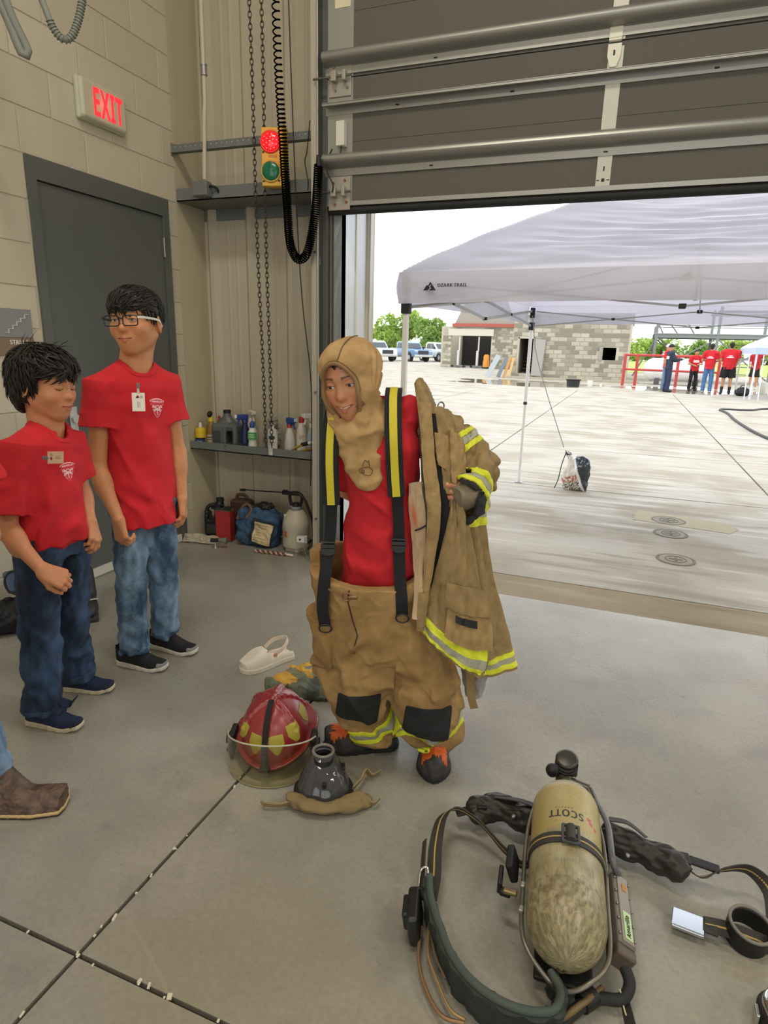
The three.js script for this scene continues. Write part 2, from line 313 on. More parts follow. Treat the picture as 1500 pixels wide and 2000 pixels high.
// ----- ribbed steel wall panel -----
{
  const wall = setting('wall_front');
  const prof = []; let x = WX; // inside face of a ribbed sheet
  const out = [];
  for (let k = 0; k < 4; k++) { const b = WX + 0.02 + k * 0.305; prof.push([b, 0], [b + 0.03, -0.03], [b + 0.06, -0.03], [b + 0.09, 0], [b + 0.15, 0], [b + 0.157, -0.006], [b + 0.17, -0.006], [b + 0.177, 0], [b + 0.22, 0], [b + 0.227, -0.006], [b + 0.24, -0.006], [b + 0.247, 0]); }
  prof.unshift([WX - 0.02, 0]); prof.push([-1.62, 0]);
  const poly = [...prof, ...prof.slice().reverse().map(([a, b]) => [a, b - 0.004])];
  const g = extrude(poly, CEILING, 0); g.rotateX(-Math.PI / 2); // (x, y, z) -> (x, z, -y)
  part('ribbed_panel', planarUV(toCreasedNormals(g, 0.2).translate(0, 0, PZ)), M.panel, wall);
  part('outer_cladding', [span(WX - 0.2, -1.62, 0, CEILING, PZ - 0.1, PZ - 0.04)], M.panel, wall);
  part('wall_header', span(-1.62, ROOM_R, HEAD_Y, CEILING, PZ - 0.05, -3.5), M.panel, wall);
  part('wall_pier', [span(OPEN_R, 4.3, 0, HEAD_Y, PZ - 0.05, -3.5), span(8.6, ROOM_R, 0, HEAD_Y, PZ - 0.05, -3.5)], M.panel, wall);
  // second bay beyond the frame has its door rolled up
  structure('wall_right', span(ROOM_R, ROOM_R + 0.2, 0, CEILING, PZ, ROOM_B), M.paint);
  const back = setting('wall_back');
  part('wall_core', [span(WX - 0.2, -1.4, 0, CEILING, ROOM_B, ROOM_B + 0.2), span(2.8, 4.4, 0, CEILING, ROOM_B, ROOM_B + 0.2), span(8.6, ROOM_R + 0.2, 0, CEILING, ROOM_B, ROOM_B + 0.2), span(-1.4, 2.8, HEAD_Y, CEILING, ROOM_B, ROOM_B + 0.2), span(4.4, 8.6, HEAD_Y, CEILING, ROOM_B, ROOM_B + 0.2)], M.paint, back);
  structure('ceiling', span(WX - 0.2, ROOM_R + 0.2, CEILING, CEILING + 0.2, PZ - 0.1, ROOM_B + 0.2), M.ceiling);
}
// ----- door jamb to the outside -----
{
  const j = setting('trim_1'); // jamb of the bay opening
  part('jamb_face', span(JX - 0.05, JX, 0, HEAD_Y, PZ - 0.02, -3.505), mat('#cfd4d8', 0.5), j);
  part('jamb_edge', [span(JX - 0.001, JX + 0.02, 0, HEAD_Y, PZ - 0.06, PZ - 0.02), span(JX, JX + 0.006, 0, HEAD_Y, -3.72, -3.70)], mat('#c9c5b6', 0.5), j);
  part('jamb_steel', span(-1.70, JX, 0, HEAD_Y, -3.56, -3.505), mat('#3f4240', 0.6), j);
}
// ----- steel girts across the recess -----
{
  const mk = (name, label, y, lip, rear) => {
    const t = thing(name, label, 'beam'), x0 = WX + 0.004, x1 = -1.78, th = 0.006;
    part('web', span(x0, x1, y, y + th, PZ + 0.012, WZ), M.steelGrey, t);
    part('front_lip', [span(x0, x1, y, y + lip, WZ - th, WZ)], M.steelGrey, t);
    part('rear_lip', span(x0, x1, y - rear, y, PZ + 0.006, PZ + 0.012), M.steelGrey, t);
    return t;
  };
  mk('wall_girt', 'dark grey steel girt across the ribbed wall below the traffic light', 2.245, 0.075, 0.07);
  mk('shelf_girt', 'grey steel girt used as a shelf for cleaning bottles', 0.65, 0.055, 0.06);
  // slotted channel with a row of holes
  const t = thing('slotted_strut', 'grey slotted steel channel with a row of small holes above the girt', 'channel');
  const y = 2.54, x0 = WX + 0.006, x1 = -1.76, holes = [];
  for (let x = x0 + 0.03; x < x1 - 0.03; x += 0.038) { const h = []; for (let k = 0; k < 8; k++) h.push([x + 0.006 * Math.cos(k * 0.785), 0.008 + 0.006 * Math.sin(k * 0.785)]); holes.push(h); }
  part('slotted_face', planarUV(extrude([[x0, -0.021], [x1, -0.021], [x1, 0.021], [x0, 0.021]], 0.003, 0, holes).translate(0, y, -3.553)), M.steelGrey, t);
  part('flange', [span(x0, x1, y + 0.018, y + 0.021, -3.592, -3.553), span(x0, x1, y - 0.021, y - 0.018, -3.592, -3.553), span(x0, x1, y - 0.021, y - 0.01, -3.595, -3.592), span(x0, x1, y + 0.01, y + 0.021, -3.595, -3.592)], M.steelGrey, t);
  part('lit_hole_strip', span(x0, x1, y - 0.018, y + 0.018, -3.557, -3.554), mat('#c4c2b8', 0.6), t);  // pale strip added close behind the holes so they look lit
  part('end_plate', span(WX + 0.001, WX + 0.006, y - 0.035, y + 0.035, -3.6, -3.55), M.galv, t);
}
// ----- conduit with its box -----
{
  const t = thing('conduit', 'pale metal conduit running down the corner to a grey box', 'conduit');
  part('pipe', [tube([[-2.545, 5.1, -3.53], [-2.55, 3.0, -3.53], [-2.56, 2.7, -3.53], [-2.59, 2.35, -3.545]], 0.0125, 40, 10)], mat('#c2bda9', 0.45), t);
  part('coupling', [cyl(0.017, 0.017, 0.05, -2.55, 2.93, -3.53), cyl(0.0195, 0.0195, 0.008, -2.55, 2.955, -3.53), cyl(0.0195, 0.0195, 0.008, -2.55, 2.905, -3.53)], M.galv, t);
  part('junction_box', [rbox(0.105, 0.085, 0.06, 0.006, -2.613, 2.297, -3.548), rbox(0.098, 0.078, 0.004, 0.002, -2.613, 2.297, -3.516), rbox(0.004, 0.004, 0.004, 0.001, -2.575, 2.33, -3.513)], M.steelGrey, t);
  part('cable_gland', [tube([[-2.56, 2.31, -3.55], [-2.54, 2.312, -3.55], [-2.52, 2.30, -3.57], [-2.515, 2.26, -3.6]], 0.008, 14, 8)], M.black, t);
}
// ----- steel side door -----
{
  const d = setting('door_1');
  const z0 = -3.435, z1 = -2.521, H = 2.134;
  part('door_frame', [span(WX - 0.14, WX + 0.012, 0, 2.235, -3.486, z0), span(WX - 0.14, WX + 0.012, 0, 2.235, z1, -2.47), span(WX - 0.14, WX + 0.012, H, 2.235, z0, z1)], M.doorGrey, d);
  part('door_stop', [span(WX - 0.12, WX - 0.052, 0, H, z0, z0 + 0.014), span(WX - 0.12, WX - 0.052, 0, H, z1 - 0.014, z1), span(WX - 0.12, WX - 0.052, H - 0.014, H, z0, z1)], mat('#2b2d2c', 0.6), d);
  part('door_leaf', rbox(0.045, H - 0.014, 0.914 - 0.008, 0.002, WX - 0.0245, H / 2 + 0.003, (z0 + z1) / 2), M.doorGrey, d);
  for (const y of [0.25, 1.1, 1.95]) { const h = part('hinge', [cyl(0.008, 0.008, 0.115, WX + 0.006, y, z0 + 0.001), box(0.003, 0.11, 0.02, WX + 0.001, y, z0 + 0.012), box(0.003, 0.11, 0.018, WX + 0.013, y, z0 - 0.01)], M.steel, d); h.userData.label = 'bright steel hinge'; }
  const sw = part('door_sweep', [span(WX - 0.001, WX + 0.012, 0.012, 0.062, z0 + 0.01, z1 - 0.01)], mat('#d4d2c9', 0.45), d); sw.userData.label = 'pale metal sweep along the foot of the door';
  part('sweep_screw', [0.08, 0.32, 0.56, 0.8].map((k) => cyl(0.005, 0.005, 0.004, WX + 0.013, 0.038, z1 - k, 0, 0, Math.PI / 2, 8)), M.galvDark, d);
  const lk = part('lock_plate', [rbox(0.012, 0.24, 0.05, 0.004, WX + 0.006, 0.9, -2.6), cyl(0.024, 0.024, 0.02, WX + 0.02, 0.955, -2.6, 0, 0, Math.PI / 2)], mat('#cfcfc9', 0.35, { metalness: 0.5 }), d); lk.userData.label = 'satin metal lock plate';
  part('lever', [bar([WX + 0.015, 0.84, -2.6], [WX + 0.06, 0.84, -2.6], 0.018, 0.018, true), rbox(0.018, 0.02, 0.12, 0.008, WX + 0.06, 0.84, -2.65)], M.steel, lk);
  part('threshold_plate', span(WX - 0.14, WX + 0.01, 0.0, 0.01, z0, z1), M.galv, d);
}
// ----- ceiling lamps -----
for (const [x, z, where] of LAMPS) {
  const t = thing('ceiling_lamp', `long white ceiling lamp ${where}`, 'lamp', [x, CEILING - 0.35, z], 0, 'ceiling lamps');
  part('housing', rbox(1.5, 0.08, 0.5, 0.02, 0, 0.05, 0), M.white, t);
  part('lamp_diffuser', box(1.44, 0.01, 0.44, 0, 0.003, 0), mat('#ffffff', 0.6, { emissive: C('#fff4dd'), emissiveIntensity: 3 }), t);
  for (const s of [-0.6, 0.6]) part('suspension', bar([s, 0.08, 0], [s, 0.35, 0], 0.006, 0.006, true), M.steel, t);
  const l = new THREE.RectAreaLight(C('#fff6e6'), LAMP_POWER, 1.44, 0.44); l.position.set(0, -0.01, 0); l.rotation.x = -Math.PI / 2; l.name = 'lamp_light'; t.add(l);
}
// ----- sectional overhead door, raised -----
{
  const t = thing('overhead_door', 'dark grey sectional overhead door raised above the bay opening', 'door');
  const x0 = -1.705, x1 = 2.70, z = DZ - 0.035, joints = [DOOR_Y, 2.765, 3.37, 3.98, 4.6];
  for (let k = 0; k < 4; k++) {
    const a = joints[k] + (k ? 0.003 : 0.02), b = joints[k + 1] - 0.003;
    const s = part('door_section', [span(x0, x1, a, b, z - 0.045, z), span(x0, x1, (a + b) / 2 - 0.004, (a + b) / 2 + 0.004, z, z + 0.002)], M.darkSection, t);
    part('end_stile', span(x0, x0 + 0.15, a, b, z, z + 0.004), M.galv, s);
    for (const x of [-0.232, 1.0]) part('centre_stile', span(x - 0.033, x + 0.033, a, b - (k === 0 ? 0.02 : 0), z, z + 0.0045), mat('#c2c0b4', 0.45, { metalness: 0.3 }), s);
  }
  part('bottom_rail', [span(x0, x1, DOOR_Y - 0.0, DOOR_Y + 0.022, z - 0.05, z + 0.006)], M.galv, t);
  part('bottom_seal', [tube([[x0, DOOR_Y - 0.018, z - 0.024], [0, DOOR_Y - 0.018, z - 0.024], [x1, DOOR_Y - 0.018, z - 0.024]], 0.024, 40, 10)], M.rubber, t);
  // stiffening struts: round backed hats and angles
  const hat = (y, name) => { const p = []; for (let k = 0; k <= 10; k++) { const a = Math.PI * (k / 10); p.push([0.062 * Math.sin(a), 0.036 * Math.cos(a)]); } const inn = p.slice().reverse().map(([a, b]) => [Math.max(0, a - 0.004), b * 0.9]); const prof = [[0, 0.036], ...p.slice(1), [0, -0.036], [0, -0.075], [0.003, -0.075], [0.003, -0.04], ...inn.slice(1, -1), [0.0, 0.032]];
    const g = toCreasedNormals(extrude(prof, x1 - x0, 0), 0.5); g.rotateY(Math.PI / 2); g.scale(1, 1, -1); const ii = g.index; g.translate(x0 - 0.01, y, z + 0.005);
    const q = g.toNonIndexed(); const pa = q.attributes.position; for (let i = 0; i < pa.count; i += 3) for (const k of ['position', 'normal']) { const at = q.attributes[k], v = [at.getX(i + 1), at.getY(i + 1), at.getZ(i + 1)]; at.setXYZ(i + 1, at.getX(i + 2), at.getY(i + 2), at.getZ(i + 2)); at.setXYZ(i + 2, ...v); }
    q.computeVertexNormals(); return part(name, planarUV(toCreasedNormals(q, 0.5)), M.galv, t); };
  for (const y of [2.365, 2.855, 3.46]) { const s = hat(y, 'strut'); s.userData.label = 'rounded galvanised strut'; for (const x of [-1.1, -0.232, 0.7]) part('strut_slot', rbox(0.02, 0.007, 0.004, 0.002, x, y - 0.058, z + 0.0085), M.black, s); }
  for (const y of [2.635, 3.2]) { const s = part('angle_strut', [span(x0 - 0.01, x1, y - 0.002, y + 0.003, z, z + 0.055), span(x0 - 0.01, x1, y - 0.045, y, z + 0.003, z + 0.006), span(x0 - 0.01, x1, y - 0.012, y, z + 0.052, z + 0.055)], M.galv, t); for (const x of [-1.3, -0.7, 0.2]) part('strut_slot', rbox(0.02, 0.007, 0.004, 0.002, x, y - 0.028, z + 0.008), M.black, s); }
  // hinge plates
  const hinge = (x, y, w) => part('hinge_plate', [rbox(w, 0.05, 0.006, 0.002, x, y + 0.035, z + 0.009), extrude([[-w / 2, 0], [w / 2, 0], [w / 2, -0.05], [w / 4, -0.095], [-w / 4, -0.095], [-w / 2, -0.05]], 0.005, 0.001).translate(x, y - 0.012, z + 0.006), cyl(0.009, 0.009, w * 0.9, x, y, z + 0.014, 0, 0, Math.PI / 2, 10)], mat('#cfccbe', 0.4, { metalness: 0.35 }), t);
  hinge(-0.24, 2.765, 0.06); hinge(1.0, 2.765, 0.06); hinge(-0.24, 3.37, 0.06);
  part('hinge_slot', [rbox(0.008, 0.022, 0.003, 0.002, -0.24, 2.715, z + 0.0125), rbox(0.006, 0.02, 0.003, 0.002, -0.232, 2.235, z + 0.006), rbox(0.014, 0.014, 0.003, 0.006, -0.232, 2.185, z + 0.006), rbox(0.014, 0.003, 0.003, 0.001, -0.255, 2.185, z + 0.006), rbox(0.014, 0.003, 0.003, 0.001, -0.209, 2.185, z + 0.006)], M.black, t);
  // roller brackets on the end stile
  for (const y of [2.765, 2.205, 3.37]) {
    const b = part('roller_bracket', [rbox(0.13, 0.17, 0.006, 0.003, x0 + 0.075, y - 0.005, z + 0.008), rbox(0.03, 0.05, 0.04, 0.004, x0 + 0.05, y, z + 0.025), rbox(0.02, 0.05, 0.04, 0.004, x0 + 0.11, y, z + 0.025)], mat('#a9a69a', 0.45, { metalness: 0.5 }), t);
    part('roller_shaft', bar([x0 - 0.075, y, z + 0.03], [x0 + 0.15, y, z + 0.03], 0.012, 0.012, true), M.steel, b);
    part('bolt', [[0.02, 0.05], [0.09, 0.06], [0.03, -0.06], [0.1, -0.05]].map(([a, c]) => cyl(0.007, 0.007, 0.008, x0 + 0.02 + a, y + c, z + 0.013, Math.PI / 2, 0, 0, 6)), y < 2.3 ? mat('#8c3b30', 0.6) : M.steel, b);
  }
  const s = part('sensor_box', rbox(0.05, 0.12, 0.04, 0.004, -1.612, 2.49, z + 0.026), mat('#d6d3c6', 0.5), t); s.userData.label = 'off white sensor box';
  part('sensor_lead', tube([[-1.61, 2.43, z + 0.03], [-1.612, 2.40, z + 0.035], [-1.64, 2.375, z + 0.03], [-1.665, 2.365, z + 0.03]], 0.004, 16, 6), M.black, s);
  const st = part('sticker', box(0.09, 0.06, 0.001, -1.618, 3.115, z + 0.005), mat('#d9cfae', 0.7), t); st.userData.label = 'cream paper sticker';
  part('air_hose', [tube([[-1.665, 2.42, z + 0.03], [-1.69, 2.36, z + 0.04], [-1.68, 2.3, z + 0.06], [-1.65, 2.24, z + 0.05], [-1.655, 2.2, z + 0.05]], 0.004, 20, 6)], M.black, t);
}
// ----- vertical track -----
{
  const t = thing('door_track', 'tall galvanised steel track beside the bay opening', 'track');
  part('angle_flange', [span(-1.805, -1.80, 0.002, 5.1, -3.5, -3.455), span(-1.80, -1.762, 0.002, 5.1, -3.458, -3.452)], mat('#bdb8a8', 0.4, { metalness: 0.35 }), t);
  part('track_channel', [span(-1.762, -1.757, 0.03, 5.1, -3.51, -3.44), span(-1.757, -1.712, 0.03, 5.1, -3.51, -3.505), span(-1.716, -1.712, 0.03, 5.1, -3.505, -3.47)], M.galvDark, t);
  part('guide_lip', tube([[-1.757, 0.03, -3.44], [-1.757, 2, -3.44], [-1.757, 5.1, -3.44]], 0.006, 4, 8), M.galv, t);
  for (const y of [0.3, 1.1, 1.9]) part('anchor_bolt', [cyl(0.008, 0.008, 0.01, -1.78, y, -3.448, Math.PI / 2, 0, 0, 6), rbox(0.06, 0.04, 0.004, 0.001, -1.78, y - 0.05, -3.462)], M.steel, t);
}
// ================= OUTSIDE GROUND =================
{
  const g = setting('ground'), y = -0.012, j = 0.011;
  part('joint_bed', span(-80, 60, -0.3, -0.04, -120, -3.76), mat('#2f2b27', 0.95), g);
  const xs = [-14.5, -11.3, -8.1, -4.9, -1.72, 1.48, 4.68, 7.9, 11.1, 14.3], zs = [-3.797, -6.65, -9.45, -12.2, -15.1, -18.1, -21.1, -24.2];
  for (let i = 0; i + 1 < xs.length; i++) for (let k = 0; k + 1 < zs.length; k++) part('apron_slab', span(xs[i] + j, xs[i + 1] - j, y - 0.03, y, zs[k + 1] + j, zs[k] - j), concreteOut, g);
  part('yard', [span(-80, 60, y - 0.04, y, -120, -24.2), span(-80, -14.5, y - 0.04, y, -24.2, -3.797), span(14.3, 60, y - 0.04, y, -24.2, -3.797)], concreteOut, g);
}
// ----- pop-up canopy just outside the door -----
{
  const t = thing('popup_canopy', 'large white pop-up canopy with black logo standing just outside the bay door', 'canopy');
  const P = { nl: [-1.315, -3.75], fl: [-0.994, -6.715], nr: [1.73, -3.55], fr: [2.05, -6.52] }, yt = 1.81, yb = 1.635;
  const at = (u, v) => { const k = (a) => lerp(lerp(P.nl[a], P.nr[a], u), lerp(P.fl[a], P.fr[a], u), v); return [k(0), k(1)]; }; // u across, v away
  const cloth = phys('#d8d8e6', 0.7, { side: THREE.DoubleSide, transmission: 0.3, thickness: 0 }), frame = mat('#e3e3e0', 0.4, { metalness: 0.2 }), frameGrey = mat('#a8a8a8', 0.4, { metalness: 0.4 });
  // roof
  const roofY = (u, v) => { const a = Math.abs(u * 2 - 1), b = Math.abs(v * 2 - 1), m = Math.max(a, b), s = Math.min(a, b) / Math.max(m, 1e-4); const q = 1 - m; return yt + 0.86 * Math.pow(q, 0.86) - 0.06 * (1 - s * s) * Math.sin(Math.PI * clamp(q * 1.1)); };
  const roof = (N = 150) => {
    const pos = [], uv = [], idx = [];
    for (let j = 0; j <= N; j++) for (let i = 0; i <= N; i++) {
      const u = i / N, v = j / N, [x, z] = at(lerp(-0.012, 1.012, u), lerp(-0.012, 1.012, v)); const a = Math.abs(u * 2 - 1), b = Math.abs(v * 2 - 1), m = Math.max(a, b);
      const along = b > a ? u : v, up = 1 - m, e = Math.min(1, up * 14) * (1 - up * 0.5), pull = sstep(0.05, 0.4, Math.abs(a - b));
      const w = (n2(along * 2.2 + (b > a ? 0 : 9), up * 20 + along * 3) * 0.012 + n2(along * 5 + 3, up * 46) * 0.005) * e * pull + n2(along * 7, up * 6 + 4) * 0.006 * e;
      pos.push(x, roofY(u, v) + w, z); uv.push(u, v);
    }
    for (let j = 0; j < N; j++) for (let i = 0; i < N; i++) { const a = j * (N + 1) + i; idx.push(a, a + 1, a + N + 1, a + 1, a + N + 2, a + N + 1); }
    const g = new THREE.BufferGeometry(); g.setAttribute('position', new THREE.Float32BufferAttribute(pos, 3)); g.setAttribute('uv', new THREE.Float32BufferAttribute(uv, 2)); g.setIndex(idx); g.computeVertexNormals(); return g;
  };
  part('canopy_roof', roof(), cloth, t);
  const val = (a, b, seed) => {
    const N = 90, pos = [], idx = [], uv = [], n = [-(b[1] - a[1]), b[0] - a[0]], L = Math.hypot(...n);
    for (let j = 0; j <= 8; j++) for (let i = 0; i <= N; i++) { const s = i / N, q = j / 8, w = n2(s * 6 + seed, q * 0.8) * 0.012 * q + Math.sin(q * Math.PI) * 0.012; pos.push(lerp(a[0], b[0], s) - n[0] / L * w, lerp(yt + 0.004, yb + 0.012 * Math.sin(Math.PI * s), q), lerp(a[1], b[1], s) - n[1] / L * w); uv.push(s, q); }
    for (let j = 0; j < 8; j++) for (let i = 0; i < N; i++) { const k = j * (N + 1) + i; idx.push(k, k + N + 1, k + 1, k + 1, k + N + 1, k + N + 2); }
    const g = new THREE.BufferGeometry(); g.setAttribute('position', new THREE.Float32BufferAttribute(pos, 3)); g.setAttribute('uv', new THREE.Float32BufferAttribute(uv, 2)); g.setIndex(idx); g.computeVertexNormals(); return g;
  };
  const c = [[-0.012, -0.012], [1.012, -0.012], [1.012, 1.012], [-0.012, 1.012]].map(([u, v]) => at(u, v));
  const front = part('valance', val(c[1], c[0], 1), cloth, t); part('valance', val(c[2], c[1], 5), cloth, t); part('valance', val(c[3], c[2], 9), cloth, t); part('valance', val(c[0], c[3], 13), cloth, t);
  // printed mark
  { const ry = -Math.atan2(P.nr[1] - P.nl[1], P.nr[0] - P.nl[0]), ink = mat('#2a2a2e', 0.8), o = at(0.045, -0.018);
    const txt = new TextGeometry('OZARK TRAIL', { font: BOLD, size: 0.019, depth: 0.0006, curveSegments: 3 }); txt.scale(1.1, 1, 1); txt.translate(0.085, 0.018, 0);
    const mt = new THREE.ExtrudeGeometry(new THREE.Shape([[0, 0], [0.02, 0.03], [0.028, 0.025], [0.042, 0.048], [0.078, 0]].map((p) => new THREE.Vector2(...p))), { depth: 0.0006, bevelEnabled: false });
    const river = new THREE.ExtrudeGeometry(new THREE.Shape([[0.036, 0], [0.05, 0.012], [0.04, 0.02], [0.05, 0.03], [0.044, 0.03], [0.034, 0.021], [0.042, 0.012], [0.028, 0]].map((p) => new THREE.Vector2(...p))), { depth: 0.0006, bevelEnabled: false }).translate(0, 0, 0.0008);
    const g1 = part('printed_logo', [planarUV(txt), planarUV(mt)], ink, front, [o[0], 1.705, o[1] + 0.022], [0, ry, 0]); part('printed_stream', planarUV(river), cloth, t, [o[0], 1.705, o[1] + 0.0225], [0, ry, 0]); }
  // legs
  for (const k of Object.keys(P)) { const [x, z] = P[k], l = part('leg', [rbox(0.032, 0.95, 0.032, 0.003, x, 1.315, z), rbox(0.025, 0.86, 0.025, 0.003, x, 0.43, z)], frame, t);
    part('foot_plate', [rbox(0.075, 0.006, 0.075, 0.002, x, -0.006, z)], frameGrey, l); part('leg_button', rbox(0.036, 0.03, 0.036, 0.004, x, 0.84, z), M.black, l);
    part('slider', rbox(0.055, 0.075, 0.055, 0.008, x, 1.615, z), M.black, l); part('corner_bracket', rbox(0.045, 0.1, 0.045, 0.006, x, 1.745, z), M.black, l); }
  // scissor trusses
  const truss = (a, b) => { const n = 2; for (let s = 0; s < n; s++) { const f = (q, y) => [lerp(a[0], b[0], q), y, lerp(a[1], b[1], q)], q0 = (s + 0.0) / n + (s === 0 ? 0.012 : 0), q1 = (s + 1) / n - (s === n - 1 ? 0.012 : 0), ya = 1.76, yb2 = 1.62;
      const br = part('truss_bar', bar(f(q0, ya), f(q1, yb2 + (s === 0 ? 0 : 0)), 0.011, 0.022), frameGrey, t); part('truss_bar', bar(f(q0, yb2), f(q1, ya), 0.011, 0.022), frameGrey, t);
      const m = f((q0 + q1) / 2, (ya + yb2) / 2); part('truss_joint', rbox(0.03, 0.022, 0.03, 0.004, ...m), M.black, t); if (s === 0) { part('truss_joint', rbox(0.045, 0.03, 0.04, 0.004, ...f(0.5, ya)), M.black, t); part('truss_joint', rbox(0.035, 0.025, 0.035, 0.004, ...f(0.5, yb2)), M.black, t); } } };
  truss(P.fl, P.fr); truss(P.nl, P.fl); truss(P.nr, P.fr); truss(P.nl, P.nr);
  const mid = at(0.5, 0.5); part('centre_pole', [bar([mid[0], 1.75, mid[1]], [mid[0], 2.6, mid[1]], 0.03, 0.03, true)], frame, t);
  for (const [u, v] of [[0.5, 0], [0.5, 1], [0, 0.5], [1, 0.5]]) { const q = at(u, v); part('roof_bar', bar([q[0], 1.76, q[1]], [mid[0], 2.1, mid[1]], 0.011, 0.022), frameGrey, t); }
}
// guy rope and weight bag
tag(part('guy_rope', tube([[-0.99, 1.72, -6.69], [-0.92, 1.35, -6.68], [-0.78, 0.97, -6.66], [-0.55, 0.42, -6.62]], 0.0045, 30, 6), mat('#8e9199', 0.8)), 'thin grey guy rope slanting from the canopy down to the weight bag', 'rope');
{
  const t = thing('weight_bag', 'black and white printed plastic bag used as a canopy weight', 'bag', [-0.40, -0.012, -6.6], -0.15);
  const f = new Field().u(el([0.0, 0.17, 0], [0.125, 0.2, 0.085], [0, 0, -0.35])).u(rc([-0.07, 0.33, 0], [-0.13, 0.4, 0], 0.03, 0.008), 0.06).u(rc([0.08, 0.05, 0], [0.1, 0.01, 0], 0.05, 0.02), 0.05).d((x, y, z) => 0.008 * n3(x * 14, y * 9, z * 14) + 0.004 * n3(x * 40, y * 14, z * 30)).i(plane([0, 0.0, 0], [0, -1, 0]));
  const band = (x, y) => (x + 0.12) * 0.86 + (y - 0.35) * 0.5;
  part('bag_body', net(f.f, [-0.22, -0.02, -0.16], [0.22, 0.45, 0.16], 0.008, (x, y, z) => { const s = x * 0.94 + (y - 0.17) * 0.34, q = y * 0.94 - x * 0.34; if (s > 0.02 && s < 0.045) return [0.8, 0.8, 0.8]; if (s >= 0.045) return n2(x * 30, y * 30) > 0.55 && q > 0.2 ? [0.3, 0.38, 0.45] : [0.03, 0.035, 0.045]; return q < 0.16 && q > 0.1 && n2(x * 40, y * 25) > -0.1 ? [0.35, 0.1, 0.05] : q < 0.1 && n2(x * 50, y * 40) > 0.1 ? [0.05, 0.05, 0.05] : [0.62, 0.57, 0.5]; }), vmat(0.35), t);
  part('tie', [tube([[-0.12, 0.39, 0.02], [-0.1, 0.37, 0.035], [-0.07, 0.37, 0.0], [-0.1, 0.38, -0.03], [-0.13, 0.39, -0.01]], 0.008, 20, 6), tube([[-0.12, 0.38, 0.02], [-0.15, 0.25, 0.03], [-0.17, 0.1, 0.03], [-0.2, 0.004, 0.04]], 0.005, 20, 6)], M.black, t);
}
// ----- covers in the apron -----
{
  const iron = mat('#8b8677', 0.8), ring = mat('#6e695c', 0.85);
  const cover = (label, x, z, r) => { const t = thing('drain_cover', label, 'cover', [x, -0.012, z]); part('rim', lathe([[r, 0], [r, 0.004], [r - 0.016, 0.005], [r - 0.018, 0.001]], 36), ring, t); part('lid', [lathe([[0, 0.004], [r - 0.02, 0.004], [r - 0.02, 0]], 36)], iron, t); part('raised_mark', [lathe([[r * 0.55, 0.004], [r * 0.55, 0.007], [r * 0.5, 0.007], [r * 0.5, 0.004]], 30), rbox(r * 0.7, 0.003, 0.018, 0.001, 0, 0.0055, 0.0), rbox(0.018, 0.003, r * 0.7, 0.001, 0, 0.0055, 0)], ring, t); return t; };
  const pt = structure('trim_2', planarUV(extrude([[0.17, 5.62], [0.9, 5.5], [0.99, 5.68], [0.93, 5.84], [0.22, 6.0], [0.19, 5.85]].map(([a, b]) => [a, b]), 0.004, 0).rotateX(-Math.PI / 2).translate(0, -0.0125, 0)), mat('#a59d86', 0.9));
  cover('round metal cover set in the brown concrete patch on the apron', 0.455, -5.72, 0.14);
  cover('round brown cover between the concrete patch and the cover closest to the bay', 0.451, -5.29, 0.13);
  cover('round brown cover in the apron closest to the bay floor', 0.449, -4.6, 0.13);
}
tag(part('fire_hose', tube([[9, 0.01, -17], [5.0, 0.008, -19.5], [3.6, 0.008, -19.4], [3.0, 0.008, -18.6], [2.3, 0.008, -18.35], [2.32, 0.008, -17.2], [2.25, 0.008, -15], [2.36, 0.008, -12.3], [2.9, 0.008, -10.5], [4.5, 0.008, -9.5]], 0.028, 120, 8), mat('#3c3d3c', 0.7)), 'long black hose lying across the pale apron', 'hose');

